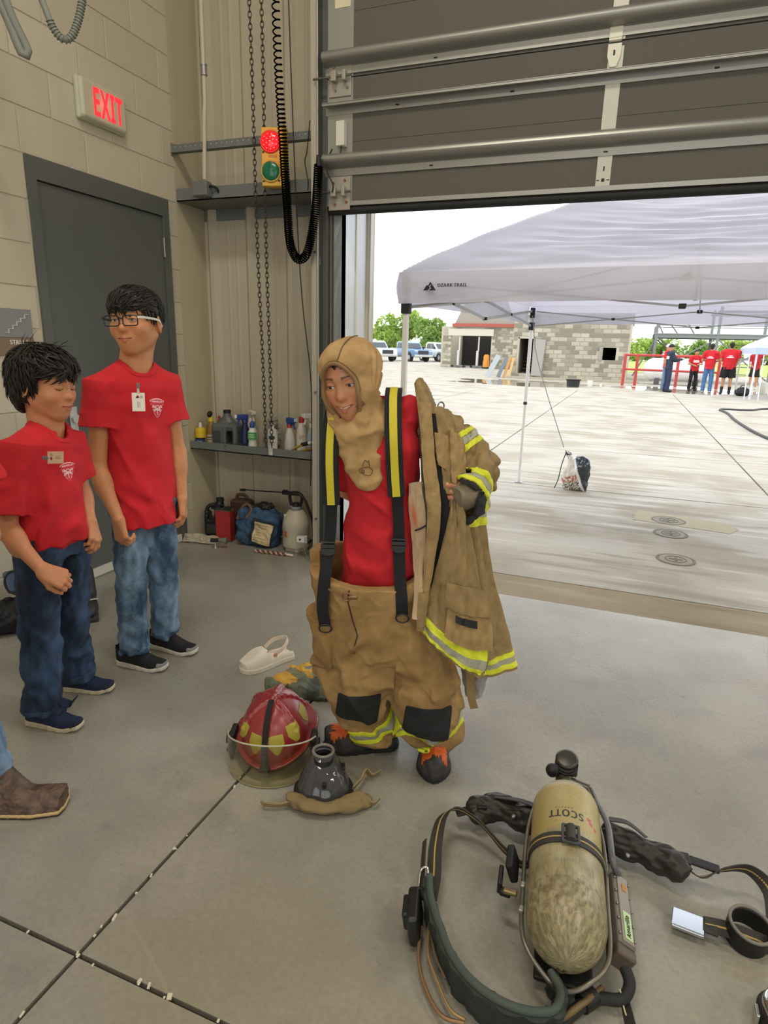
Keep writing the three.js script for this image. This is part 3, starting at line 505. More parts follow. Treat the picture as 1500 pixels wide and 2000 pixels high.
// ----- concrete block training building -----
{
  const t = thing('block_building', 'weathered grey concrete block building beyond the apron', 'building');
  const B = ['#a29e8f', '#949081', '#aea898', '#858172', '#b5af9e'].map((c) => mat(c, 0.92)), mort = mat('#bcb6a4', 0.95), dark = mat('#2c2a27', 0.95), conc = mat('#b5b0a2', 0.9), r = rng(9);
  const wall = (z, x0, x1, y1, holes, depth = 0.25) => { // blocks proud of their mortar
    const sh = new THREE.Shape([[x0, 0], [x1, 0], [x1, y1], [x0, y1]].map((p) => new THREE.Vector2(...p))); for (const [a, b, c, d] of holes) sh.holes.push(new THREE.Path([[a, c], [b, c], [b, d], [a, d]].map((p) => new THREE.Vector2(...p))));
    part('wall', planarUV(new THREE.ExtrudeGeometry(sh, { depth, bevelEnabled: false }).translate(0, 0, z - depth)), mort, t);
    const H = 0.2, L = 0.4, g = rbox(L - 0.025, H - 0.025, 0.03, 0.006, 0, 0, 0, 0, 0, 0, 1), gh = rbox(L / 2 - 0.025, H - 0.025, 0.03, 0.006, 0, 0, 0, 0, 0, 0, 1);
    for (let row = 0; (row + 0.9) * H < y1; row++) for (let k = 0; k * L < x1 - x0 + 0.3; k++) { const a = x0 + k * L - (row % 2 ? 0.2 : 0), c = a + 0.2, cy = (row + 0.5) * H; let w = L, cx = c; if (a < x0 - 0.01) { w = L / 2; cx = a + 0.3; } if (a + L > x1 + 0.01) { if (a + 0.2 > x1) continue; w = L / 2; cx = a + 0.1; }
      const hit = holes.some(([p, q, s, u]) => cx + w / 2 > p + 0.02 && cx - w / 2 < q - 0.02 && cy + H / 2 > s + 0.03 && cy - H / 2 < u - 0.03); if (hit) continue;
      const n = n2(cx * 0.9, cy * 1.1) * 1.6 + r() * 2.4 + 1.4; part('block', w === L ? g : gh, B[clamp(n | 0, 0, 4)], t, [cx, cy, z + 0.012]); }
  };
  wall(-32.3, -5.62, -0.17, 3.0, [[-5.3, -4.62, 0.22, 1.9], [-1.34, -0.74, 0.98, 1.56]]);
  wall(-45.4, -13.0, -7.6, 2.86, [[-12.4, -9.45, 0.0, 2.22]]);
  for (const a of [[-5.62, -5.37, 0, 3.0, -45, -32.55], [-0.42, -0.17, 0, 3.0, -45, -32.55], [-13.2, -12.95, 0, 2.86, -52, -45.65]]) part('side_wall', span(...a), mort, t);
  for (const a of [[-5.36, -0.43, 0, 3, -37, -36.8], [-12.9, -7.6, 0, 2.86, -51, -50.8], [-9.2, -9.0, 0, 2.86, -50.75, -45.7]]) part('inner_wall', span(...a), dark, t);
  part('flat_roof', [span(-5.7, -0.1, 3.0, 3.12, -45, -32.2)], conc, t);
  part('door_surround', [span(-5.36, -5.3, 0.22, 1.96, -32.32, -32.24), span(-4.62, -4.56, 0.22, 1.96, -32.32, -32.24), span(-5.36, -4.56, 1.9, 1.98, -32.32, -32.24)], conc, t);
  for (let k = 0; k < 5; k++) part('step', span(-5.25, -4.66, 0.22 + k * 0.18, 0.26 + k * 0.18, -33.4 - k * 0.28, -33.15 - k * 0.28), mat('#6d6a64', 0.8), t);
  part('shutter', span(-1.5, -1.36, 0.95, 1.58, -32.26, -32.2), mat('#97948a', 0.7), t);
  part('lintel', span(-12.6, -9.3, 2.22, 2.68, -45.38, -45.3), mat('#c7c3b6', 0.9), t);
  part('fascia', span(-12.3, -7.7, 2.84, 3.06, -45.45, -45.2), mat('#a5574a', 0.8), t);
  part('pitched_roof', planarUV(extrude([[-12.2, 3.06], [-7.8, 3.06], [-8.6, 4.7], [-11.4, 4.7]], 0.1, 0).rotateX(0).translate(0, 0, -45.6)), mat('#9a948a', 0.9), t);
  part('sill_strip', span(-5.7, 0.4, -0.02, 0.07, -32.3, -31.4), mat('#a79d8a', 0.95), t);
}
// things about the building
{
  const lean = (label, x, c, w, h, dx) => tag(part('leaning_board', T(rbox(w, h, 0.04, 0.005), x, h / 2 * 0.95, -31.95 + 0.16, -0.2, 0, dx), mat(c, 0.8)), label, 'board');
  lean('pale blue board leaning on the block wall beside the wooden boards', -6.45, '#a9b2b8', 0.26, 1.15, -0.42); lean('grey board leaning between the pale board and the wooden boards', -5.98, '#6f7a84', 0.18, 1.05, -0.32); lean('orange wooden board leaning on the block wall corner', -5.74, '#b98a4d', 0.13, 1.05, -0.25); lean('light wooden board leaning closest to the doorway', -5.54, '#caa56b', 0.12, 1.0, -0.16);
  tag(part('door_leaf', T(rbox(0.5, 1.75, 0.05, 0.01), -4.3, 1.0, -32.1, -0.08, 0, -0.05), mat('#9d9a92', 0.8)), 'detached grey door leaf leaning by the dark doorway', 'door');
  for (const [x, l] of [[-11.75, 'pale steel post jack standing in the garage opening beside its outer edge'], [-10.35, 'pale steel post jack in the middle of the garage opening']]) { const t = thing('post_jack', l, 'jack', [x, 0, -45.2]); part('post', [rbox(0.16, 1.2, 0.16, 0.02, 0, 0.6, 0), rbox(0.09, 1.0, 0.09, 0.01, 0.06, 1.65, 0)], mat('#c7c5bd', 0.5), t); part('base', rbox(0.9, 0.12, 0.5, 0.02, 0.1, 0.1, 0), mat('#6e6f6c', 0.7), t); part('wheel', [cyl(0.09, 0.09, 0.06, -0.35, 0.09, 0.25, Math.PI / 2), cyl(0.09, 0.09, 0.06, 0.5, 0.09, 0.25, Math.PI / 2)], M.rubber, t); }
  { const t = thing('orange_barrel', 'orange barrel at the edge of the garage opening', 'barrel', [-9.55, 0, -44.6]); part('drum', lathe([[0, 0], [0.2, 0], [0.24, 0.05], [0.23, 0.5], [0.2, 0.55], [0.2, 0.85], [0.12, 0.95], [0, 0.96]], 20), mat('#d08a34', 0.6), t); part('base', cyl(0.26, 0.26, 0.1, 0, 0.05, 0), M.rubber, t); }
  { const t = thing('rubber_tub', 'low black rubber tub on the wet ground', 'tub', [-2.1, -0.012, -26.6]); part('shell', lathe([[0, 0.02], [0.22, 0.02], [0.24, 0.0], [0.27, 0.26], [0.3, 0.27], [0.3, 0.25], [0.26, 0.24], [0.23, 0.04], [0, 0.04]], 28), mat('#2c2e30', 0.6), t); part('rim', new THREE.TorusGeometry(0.29, 0.015, 8, 28).rotateX(Math.PI / 2).translate(0, 0.265, 0), M.rubber, t); }
  const bucket = (x, z, s, l) => { const t = thing('bucket', l, 'bucket', [x, -0.012, z]); t.scale.setScalar(s); part('pail', lathe([[0, 0], [0.12, 0], [0.145, 0.36], [0.155, 0.37], [0.145, 0.37], [0.13, 0.33], [0.11, 0.03], [0, 0.02]], 22), M.white, t); part('bail', new THREE.TorusGeometry(0.15, 0.005, 6, 20, Math.PI).rotateX(2.6).translate(0, 0.34, 0), M.steel, t); };
  bucket(-1.43, -26.2, 0.75, 'white bucket on the wet ground beside the black tub'); bucket(-1.03, -26.4, 0.4, 'tiny white pail between the tub and the red rail'); bucket(3.95, -26.2, 0.9, 'white bucket by the legs of the blue canopy'); bucket(4.75, -27.6, 1.1, 'white bucket under the blue canopy beside the worker');
  // shallow water
  const water = (l, pts) => tag(part('puddle', planarUV(extrude(pts, 0.002, 0).rotateX(-Math.PI / 2).translate(0, -0.0125, 0)), phys('#8d8675', 0.04, { specularIntensity: 1 })), l, 'puddle');
  const blob = (cx, cz, rx, rz, s) => { const a = []; for (let k = 0; k < 40; k++) { const q = k / 40 * 6.283, m = 1 + 0.3 * n2(Math.cos(q) * 1.5 + s, Math.sin(q) * 1.5); a.push([cx + Math.cos(q) * rx * m, -cz + Math.sin(q) * rz * m]); } return a; };
  water('wide shallow puddle in front of the block building', blob(-4.2, -27.6, 2.9, 2.4, 3)); water('shallow puddle around the feet of the people by the red rail', blob(2.3, -27.6, 2.4, 2.2, 8));
}
// ----- red pipe rail -----
{
  const t = thing('pipe_rail', 'red painted pipe railing behind the group of people', 'railing'), red = mat('#b8413f', 0.5), z = -29;
  part('top_rail', bar([-0.3, 1.27, z], [3.35, 1.27, z], 0.1, 0.1, true), red, t); part('mid_rail', bar([-0.3, 0.68, z], [3.35, 0.66, z], 0.09, 0.09, true), red, t);
  for (const x of [-0.27, 0.22, 3.33, 1.8]) part('post', bar([x, 0, z], [x, 1.3, z], 0.12, 0.12, true), red, t);
}
{
  const t = thing('gas_tank', 'long white gas tank lying behind the red railing', 'tank', [1.95, 0, -31.5]);
  part('shell', new THREE.CapsuleGeometry(0.5, 1.9, 10, 28).rotateZ(Math.PI / 2).translate(0, 0.66, 0), mat('#e4e4e2', 0.4), t);
  for (const x of [-0.8, 0.8]) part('saddle', rbox(0.2, 0.3, 0.7, 0.02, x, 0.13, 0), mat('#55565a', 0.8), t);
  for (const x of [-0.35, 0.6]) part('strap', new THREE.TorusGeometry(0.505, 0.012, 6, 36).rotateY(Math.PI / 2).translate(x, 0.66, 0), mat('#6d6f70', 0.6), t);
  part('valve_cover', rbox(0.25, 0.14, 0.2, 0.03, 0.1, 1.2, 0), mat('#aab1b8', 0.5), t);
}
// ----- steel training tower -----
{
  const t = thing('steel_tower', 'grey galvanised steel tower frame standing behind the white tank', 'tower'), g = mat('#7f8683', 0.6, { metalness: 0.2 }), y2 = 2.3;
  for (const x of [1.0, 3.75, 6.2, 8.6]) for (const z of [-35, -38]) part('column', bar([x, 0, z], [x, x > 3 ? 3.6 : 2.75, z], 0.13), g, t);
  for (const z of [-35, -38]) { part('beam', span(0.9, 8.8, 2.12, 2.3, z - 0.05, z + 0.05), g, t); part('beam', span(3.6, 8.8, 3.3, 3.42, z - 0.05, z + 0.05), g, t); part('rail_bar', bar([1, 2.72, z], [8.6, 2.72, z], 0.05, 0.05, true), g, t); part('rail_bar', bar([3.75, 1.2, z], [8.6, 1.2, z], 0.05, 0.05, true), g, t); }
  part('platform', span(0.9, 8.8, 2.3, 2.34, -38, -34.9), mat('#9a9f9c', 0.7), t);
  for (const [a, b] of [[[1.1, 2.1, -35], [2.9, 0.9, -38]], [[3.7, 2.1, -35], [1.9, 0.95, -35]], [[1.1, 2.1, -38], [3.6, 0.1, -38]], [[3.75, 2.1, -35], [6.1, 0.2, -35]], [[6.2, 2.1, -35], [4.0, 0.3, -35]], [[1.0, 2.1, -35], [0.1, 0.2, -35]], [[1.3, 2.3, -35], [1.05, 2.75, -35]], [[2.2, 2.3, -38], [1.6, 2.75, -35]], [[3.0, 2.3, -38], [2.4, 2.75, -35]]]) part('brace', bar(a, b, 0.07, 0.07, true), g, t);
  for (let k = 0; k < 5; k++) part('stair_tread', span(4.6, 5.9, 0.4 + k * 0.36, 0.44 + k * 0.36, -36.2 - k * 0.28, -35.95 - k * 0.28), g, t);
}
// ----- second canopy -----
{
  const t = thing('blue_canopy', 'pale blue pop-up canopy standing behind the people', 'canopy'), cloth = phys('#b9cbe6', 0.6, { side: THREE.DoubleSide, transmission: 0.2, thickness: 0 }), x0 = 3.7, x1 = 6.8, z0 = -23.4, z1 = -26.6, yb = 1.42, yt = 1.62;
  const pos = [], idx = [], N = 24; for (let j = 0; j <= N; j++) for (let i = 0; i <= N; i++) { const u = i / N, v = j / N, m = Math.max(Math.abs(2 * u - 1), Math.abs(2 * v - 1)); pos.push(lerp(x0 - 0.05, x1 + 0.05, u), yt + 0.8 * Math.pow(1 - m, 0.8), lerp(z0 + 0.05, z1 - 0.05, v)); }
  for (let j = 0; j < N; j++) for (let i = 0; i < N; i++) { const a = j * (N + 1) + i; idx.push(a, a + 1, a + N + 1, a + 1, a + N + 2, a + N + 1); }
  const g = new THREE.BufferGeometry(); g.setAttribute('position', new THREE.Float32BufferAttribute(pos, 3)); g.setIndex(idx); g.computeVertexNormals(); part('canopy_roof', planarUV(g), cloth, t);
  part('valance', span(x0 - 0.05, x1 + 0.05, yb, yt, z0 + 0.048, z0 + 0.052), cloth, t); part('valance', span(x0 - 0.052, x0 - 0.048, yb, yt, z1, z0 + 0.05), cloth, t);
  for (const [x, z] of [[x0, z0], [x1, z0], [x0, z1], [x1, z1]]) part('leg', rbox(0.05, 1.5, 0.05, 0.005, x, 0.74, z), mat('#dfe2e4', 0.4), t);
  for (const [x, z] of [[x0 + 0.2, z0 + 0.3], [x0 - 0.12, z0 - 0.2]]) part('pole', bar([x, -0.01, z], [x - 0.05, 1.4, z], 0.035, 0.035, true), mat('#dfe2e4', 0.4), t);
}
{
  const t = thing('duffel_bag', 'black bag on the ground beside the blue canopy leg', 'bag', [3.75, -0.012, -25.3]); part('bag_body', net(new Field().u(el([0, 0.14, 0], [0.24, 0.16, 0.15])).d((x, y, z) => 0.02 * n3(x * 9, y * 9, z * 9)).i(plane([0, 0, 0], [0, -1, 0])).f, [-0.32, -0.02, -0.22], [0.32, 0.36, 0.22], 0.025), M.black, t); part('handle', tube([[-0.1, 0.25, 0], [-0.05, 0.36, 0], [0.05, 0.36, 0], [0.1, 0.25, 0]], 0.015, 12, 6), M.black, t);
}
// ----- parked pickups -----
{
  const glass = phys('#39434c', 0.12), tyre = M.rubber, hub = mat('#b9babb', 0.35, { metalness: 0.6 });
  const truck = (label, x, z, ry, c) => {
    const t = thing('pickup_truck', label, 'pickup', [x, -0.012, z], ry, 'pickups parked under the trees'), paint = phys(c, 0.3, { clearcoat: 0.6 });
    const side = (pts, w, b = 0.05) => planarUV(toCreasedNormals(extrude(pts, w - 2 * b, b), 0.5).translate(0, 0, -w / 2 + b));
    part('body', side([[-2.7, 0.5], [-2.25, 0.45], [2.5, 0.45], [2.72, 0.55], [2.74, 0.95], [2.6, 1.12], [1.15, 1.2], [-0.9, 1.2], [-2.7, 1.2]], 1.95, 0.06), paint, t);
    part('cab', side([[1.1, 1.15], [0.45, 1.75], [0.2, 1.83], [-0.85, 1.83], [-1.1, 1.75], [-1.2, 1.15]], 1.72, 0.07), paint, t);
    for (const s of [-1, 1]) for (const p of [[[0.85, 1.22], [0.4, 1.68], [0.0, 1.72], [0.0, 1.22]], [[-0.08, 1.22], [-0.08, 1.72], [-0.8, 1.72], [-0.98, 1.22]]]) part('side_window', planarUV(extrude(p, 0.02, 0).translate(0, 0, s * 0.865 - 0.01)), glass, t);
    part('windscreen', T(rbox(0.02, 0.66, 1.45, 0.01), 0.82, 1.46, 0, 0, 0, 0.83), glass, t); part('rear_window', rbox(0.02, 0.4, 1.3, 0.01, -1.16, 1.5, 0), glass, t);
    for (const s of [-1, 1]) for (const x2 of [1.75, -1.75]) { const w = part('wheel', [cyl(0.4, 0.4, 0.27, x2, 0.4, s * 0.86, Math.PI / 2, 0, 0, 26)], tyre, t); part('hub', cyl(0.22, 0.22, 0.02, x2, 0.4, s * 1.0, Math.PI / 2, 0, 0, 16), hub, w); part('wheel_arch', new THREE.TorusGeometry(0.47, 0.045, 6, 20, Math.PI).translate(x2, 0.42, s * 0.97), M.black, t); }
    part('grille', rbox(0.04, 0.34, 1.1, 0.02, 2.74, 0.86, 0), mat('#3c3f41', 0.4, { metalness: 0.5 }), t); for (const s of [-1, 1]) part('headlight', rbox(0.05, 0.22, 0.32, 0.03, 2.71, 0.92, s * 0.74), phys('#e6eaee', 0.1), t);
    part('bumper', rbox(0.16, 0.22, 1.9, 0.05, 2.76, 0.55, 0), hub, t); for (const s of [-1, 1]) part('mirror', rbox(0.12, 0.2, 0.16, 0.04, 0.85, 1.3, s * 1.02), M.black, t);
  };
  truck('white pickup parked closest to the bay jamb', -22.6, -56, -0.75, '#dfe3e6'); truck('blue pickup with a white roof parked under the trees', -20.2, -59, -0.75, '#5f86ad'); truck('white pickup parked between the blue pickup and a second white one', -18.0, -61.5, -0.75, '#d9dde0'); truck('white pickup parked closest to the block building', -16.3, -64.5, -0.75, '#c9cdd2');
}
// ----- trees -----
{
  const leafM = ['#93b04c', '#7f9f45', '#a5bd5a'].map((c) => phys(c, 0.9, { side: THREE.DoubleSide, transmission: 0.35, thickness: 0 })), bark = mat('#6d5f4e', 0.95);
  const tree = (label, x, z, w, h, n, seed, group, low = 0.15) => {
    const t = thing('tree', label, 'tree', [x, 0, z], 0, group), r = rng(seed), pos = [], s = w * 0.03 + 0.05;
    const lobes = []; for (let k = 0; k < 13; k++) { const a = r() * 6.28, q = Math.sqrt(r()) * w * 0.36; lobes.push([Math.cos(a) * q, h * (low + 0.12 + (0.72 - low) * r()) , Math.sin(a) * q, w * (0.13 + 0.1 * r())]); }
    for (let k = 0; k < n; k++) { const L = lobes[r() * lobes.length | 0], a = r() * 6.28, cz = r() * 2 - 1, sr = Math.sqrt(1 - cz * cz), R = L[3] * (0.55 + 0.5 * Math.sqrt(r())), p = [L[0] + R * sr * Math.cos(a), L[1] + R * cz * 0.8, L[2] + R * sr * Math.sin(a)], d = [r() - 0.5, r() - 0.5, r() - 0.5], e = [r() - 0.5, r() - 0.5, r() - 0.5], q = s * (0.7 + r());
      const A = d.map((v) => v * q * 2), Bv = e.map((v) => v * q * 2), P = (i, j) => pos.push(p[0] + A[0] * i + Bv[0] * j, p[1] + A[1] * i + Bv[1] * j, p[2] + A[2] * i + Bv[2] * j); P(-1, 0); P(0, -0.6); P(1, 0); P(-1, 0); P(1, 0); P(0, 0.6); }
    const g = new THREE.BufferGeometry(); g.setAttribute('position', new THREE.Float32BufferAttribute(pos, 3)); g.computeVertexNormals(); planarUV(g);
    tag(part('crown', g, leafM[seed % 3], t), null, null, null, 'stuff');
    part('trunk', [tube([[0, 0, 0], [0.1, h * 0.25, 0], [-0.05, h * 0.55, 0.1]], w * 0.03, 10, 8), ...lobes.slice(0, 8).map((L) => tube([[0.05, h * 0.3, 0], [L[0] * 0.5, (L[1] + h * 0.35) / 2, L[2] * 0.5], [L[0], L[1], L[2]]], w * 0.008, 8, 5))], bark, t);
  };
  tree('broad bright green tree above the parked pickups', -30.5, -85, 7.6, 6.1, 4200, 3, 'trees above the pickups', 0.05); tree('rounded green tree beside the block building', -24.9, -83, 6.2, 5.9, 3600, 4, 'trees above the pickups', 0.05); tree('smaller green tree near the bay jamb', -37.6, -89, 5.2, 4.6, 2600, 5, 'trees above the pickups', 0.02);
  const hedge = [[-0.6, 3.4], [4.2, 3.8], [9, 3.6], [13.8, 3.9], [18.6, 3.6], [23.4, 4.2]]; const L = ['distant tree seen between the block building and the tower frame', 'distant tree behind the first bay of the tower frame', 'distant tree in the middle of the tower frame', 'distant tree behind the tower braces', 'distant tree behind the tower stairs', 'distant tree behind the blue canopy'];
  hedge.forEach(([x, h], k) => tree(L[k], x, -108 - (k % 2) * 5, 6.2, h, 1900, 20 + k, 'distant trees behind the tower', 0.0));
  structure('lawn', span(-6, 40, -0.02, 0.02, -118, -48), mat('#9bab52', 0.95));
}
// ---------- cloth and strap tools ----------
const crease = (x, y, z, f) => Math.exp(-((n3(x * f, y * f, z * f) / 0.3) ** 2));
const add3 = (a, b, k = 1) => [a[0] + b[0] * k, a[1] + b[1] * k, a[2] + b[2] * k], sub3 = (a, b) => [a[0] - b[0], a[1] - b[1], a[2] - b[2]], nrm3 = (a) => { const l = len3(...a) || 1; return a.map((q) => q / l); }, crs = (a, b) => [a[1] * b[2] - a[2] * b[1], a[2] * b[0] - a[0] * b[2], a[0] * b[1] - a[1] * b[0]];
const skinMat = () => vmat(0.5, {}), clothBump = dataTex(128, 128, (u, v, x, y) => 0.5 + 0.25 * Math.sin(x * 0.785) * Math.sin(y * 0.785) + 0.25 * n2(x * 0.9, y * 0.9), false, [90, 90]);
const knit = (c, o = {}) => mat(c, 0.86, { bumpMap: clothBump, bumpScale: 0.0004, ...o }), knitV = (o = {}) => vmat(0.86, { bumpMap: clothBump, bumpScale: 0.0004, ...o });
const canvasGrain = dataTex(256, 256, (u, v, x, y) => 0.5 + 0.3 * Math.sin(x * 1.57) * Math.sin(y * 1.57) + 0.2 * n2(x * 0.5, y * 0.5), false, [60, 60]);
const placed = (g, m) => { g = g.clone(); g.applyMatrix4(m); return g; };
const boundsOf = (pts, pad) => [[0, 1, 2].map((k) => Math.min(...pts.map((p) => p[k])) - pad), [0, 1, 2].map((k) => Math.max(...pts.map((p) => p[k])) + pad)];
// cloth sheet through rows of points, with thickness; wr(u,v) adds folds; window u0..u1, v0..v1 and offset for trims sewn on it
function sheetAt(rows) { const cs = rows.map((r) => curve(r)); return (u, v) => curve(cs.map((c) => c.getPoint(u).toArray())).getPoint(v); }
function sheet(rows, o = {}) {
  const nu = o.nu ?? 28, nv = o.nv ?? 28, th = o.th ?? 0.006, off = o.off ?? 0, u0 = o.u0 ?? 0, u1 = o.u1 ?? 1, v0 = o.v0 ?? 0, v1 = o.v1 ?? 1, wr = o.wr ?? (() => 0), flip = o.flip ? -1 : 1, cs = rows.map((r) => curve(r));
  const P = (u, v) => curve(cs.map((c) => c.getPoint(clamp(u)).toArray())).getPoint(clamp(v)), pos = [], uv = [], idx = [];
  const LU = o.unit ? 1 : cs[cs.length >> 1].getLength() / 0.3, LV = o.unit ? 1 : P(0.5, 0).distanceTo(P(0.5, 1)) / 0.3;
  const edge = o.edge ?? ((u, v) => [u, v]);
  for (const s of [1, -1]) for (let j = 0; j <= nv; j++) for (let i = 0; i <= nu; i++) {
    let u = lerp(u0, u1, i / nu), v = lerp(v0, v1, j / nv); [u, v] = edge(u, v); const e = 0.01, p = P(u, v), a = P(Math.min(1, u + e), v).sub(P(Math.max(0, u - e), v)), b = P(u, Math.min(1, v + e)).sub(P(u, Math.max(0, v - e))), n = a.cross(b).normalize().multiplyScalar(flip);
    p.addScaledVector(n, wr(u, v) + off + (s > 0 ? th / 2 : -th / 2)); pos.push(p.x, p.y, p.z); uv.push(u * (o.uw ?? LU), v * (o.vw ?? LV));
  }
  const W = nu + 1, K = W * (nv + 1); for (let j = 0; j < nv; j++) for (let i = 0; i < nu; i++) { const a = j * W + i; const q = [a, a + 1, a + W, a + 1, a + W + 1, a + W]; if (flip < 0) idx.push(...q.slice().reverse()); else idx.push(...q); const w = q.map((k) => k + K); if (flip < 0) idx.push(...w); else idx.push(...w.reverse()); }
  const rim = (a, b) => { idx.push(a, b, a + K, b, b + K, a + K); }; for (let i = 0; i < nu; i++) { rim(i + 1, i); rim(nv * W + i, nv * W + i + 1); } for (let j = 0; j < nv; j++) { rim(j * W, (j + 1) * W); rim((j + 1) * W + nu, j * W + nu); }
  let g = new THREE.BufferGeometry(); g.setAttribute('position', new THREE.Float32BufferAttribute(pos, 3)); g.setAttribute('uv', new THREE.Float32BufferAttribute(uv, 2)); g.setIndex(idx); g = g.toNonIndexed(); g.computeVertexNormals(); return toCreasedNormals(g, 1.0);
}
// ================= THINGS ON THE WALLS =================
{
  const t = thing('exit_sign', 'white EXIT sign with red letters on the block wall above the door', 'sign', [WX + 0.001, 2.59, -2.975]);
  part('housing', [rbox(0.05, 0.19, 0.315, 0.018, 0.026, 0, 0, 0, 0, 0, 3), rbox(0.03, 0.2, 0.325, 0.012, 0.014, 0, 0)], mat('#c4c3ab', 0.45), t);
  const g = new TextGeometry('EXIT', { font: BOLD, size: 0.135, depth: 0.002, curveSegments: 4 }); g.computeBoundingBox(); const b = g.boundingBox; g.translate(-(b.min.x + b.max.x) / 2, -(b.min.y + b.max.y) / 2, 0); g.scale(0.205 / (b.max.x - b.min.x), 1.0, 1).rotateY(Math.PI / 2).translate(0.0505, 0, -0.022);
  const e = part('sign_letters', planarUV(g), mat('#e8323c', 0.5, { emissive: C('#ff2a34'), emissiveIntensity: 0.75 }), t); e.userData.label = 'red glowing letters EXIT';
  const l = new THREE.PointLight('#ff3a40', 0.006, 0, 2); l.position.set(0.09, 0, 0); l.name = 'sign_glow'; t.add(l);
}
{
  const t = thing('stair_sign', 'grey and brown wall sign with a white staircase and the words STAIR 1', 'sign', [WX + 0.002, 1.41, -2.295]);
  part('upper_plate', rbox(0.006, 0.135, 0.215, 0.002, 0.004, 0.038, 0), mat('#87898a', 0.5), t); part('lower_plate', rbox(0.006, 0.085, 0.215, 0.002, 0.004, -0.073, 0), mat('#84705c', 0.6), t);
  const pts = [[0.085, -0.005]]; let z = 0.03, y = 0.0; const path = [[0.075, 0.0]]; z = 0.055; y = 0; path.push([z, y]); for (let k = 0; k < 5; k++) { y += 0.0155; path.push([z, y]); z -= 0.021; path.push([z, y]); } const st = []; for (let k = 0; k + 1 < path.length; k++) st.push(bar([0.008, path[k][1] * 1.15 - 0.008, path[k][0] * 1.15 - 0.035], [0.008, path[k + 1][1] * 1.15 - 0.008, path[k + 1][0] * 1.15 - 0.035], 0.006, 0.002)); part('stair_symbol', st, M.white, t);
  const g = new TextGeometry('STAIR 1', { font: BOLD, size: 0.021, depth: 0.001, curveSegments: 3 }); g.computeBoundingBox(); g.translate(-g.boundingBox.max.x / 2, 0, 0).rotateY(Math.PI / 2).translate(0.0072, -0.062, -0.02); part('lettering', planarUV(g), M.white, t);
}
// traffic light
{
  const t = thing('traffic_light', 'yellow two-lamp traffic light, red above green, fixed to the girt', 'traffic light', [-2.075, 2.425, -3.50], 0.3);
  part('housing', [rbox(0.135, 0.31, 0.06, 0.008, 0, 0, -0.02), rbox(0.012, 0.31, 0.11, 0.004, 0.073, 0, 0.0)], mat('#d9ae3f', 0.5), t);
  const lens = (y, c, glow, name, lab) => { const l = part(name, [lathe([[0, 0.016], [0.03, 0.013], [0.05, 0.004], [0.053, 0]], 30).rotateX(Math.PI / 2).translate(-0.012, y, 0.014)], phys(c, 0.2, glow ? { emissive: C(glow), emissiveIntensity: 0.55 } : {}), t); l.userData.label = lab; const leds = []; const ring = [[0, 1], [0.02, 6], [0.038, 11]]; for (const [r, n] of ring) for (let k = 0; k < n; k++) { const a = k / n * 6.283 + r * 20; leds.push(ball(0.0048, 0.0048, 0.003, -0.012 + r * Math.cos(a), y + r * Math.sin(a), 0.0275 - r * r * 5, 8)); } tag(part('lamp_dots', leds, glow ? mat('#ffd6d2', 0.3, { emissive: C('#ffb3a8'), emissiveIntensity: 0.9 }) : phys('#1f7d5c', 0.25), l), null, null, null, 'stuff'); part('lens_rim', new THREE.TorusGeometry(0.055, 0.006, 8, 30).translate(-0.012, y, 0.012), mat(glow ? '#d9302c' : '#c9a03c', 0.4), t); };
  lens(0.078, '#c3161f', '#c01018', 'signal_lens', 'red lit lens with bright dots'); lens(-0.075, '#0f6a4a', null, 'signal_lens', 'dark green lens');
  const pl = new THREE.PointLight('#ff3030', 0.008, 0, 2); pl.position.set(-0.012, 0.078, 0.06); pl.name = 'signal_glow'; t.add(pl);
  part('label_plate', rbox(0.05, 0.014, 0.002, 0.001, 0.0, 0.005, 0.011), mat('#b98a3c', 0.6), t); part('clip', [rbox(0.012, 0.008, 0.006, 0.002, -0.055, 0.025, 0.012), rbox(0.012, 0.008, 0.006, 0.002, -0.055, -0.128, 0.012), rbox(0.012, 0.008, 0.006, 0.002, 0.035, -0.125, 0.012)], M.black, t); part('mounting_plate', rbox(0.03, 0.3, 0.012, 0.003, 0.05, 0, -0.045), M.galvDark, t);
}
// hoist chain: two falls of links
{
  const t = thing('hoist_chain', 'dark hand chain of a door hoist hanging in two falls to the shelf', 'chain'), iron = mat('#4b4339', 0.5, { metalness: 0.6 });
  const g = new THREE.TorusGeometry(0.0105, 0.0032, 5, 12).scale(0.85, 1.65, 1), run = (a, b) => { const n = Math.round(v3(a).distanceTo(v3(b)) / 0.0285); for (let k = 0; k < n; k++) { const q = (k + 0.5) / n, p = part('chain_link', g, iron, t, [lerp(a[0], b[0], q) + 0.004 * Math.sin(q * 9), lerp(a[1], b[1], q), lerp(a[2], b[2], q)], [0, (k % 2) * 1.5708 + 0.5, 0]); } };
  run([-2.216, 3.45, -3.5], [-2.20, 0.72, -3.545]); run([-2.135, 3.45, -3.5], [-2.155, 0.72, -3.545]);
}
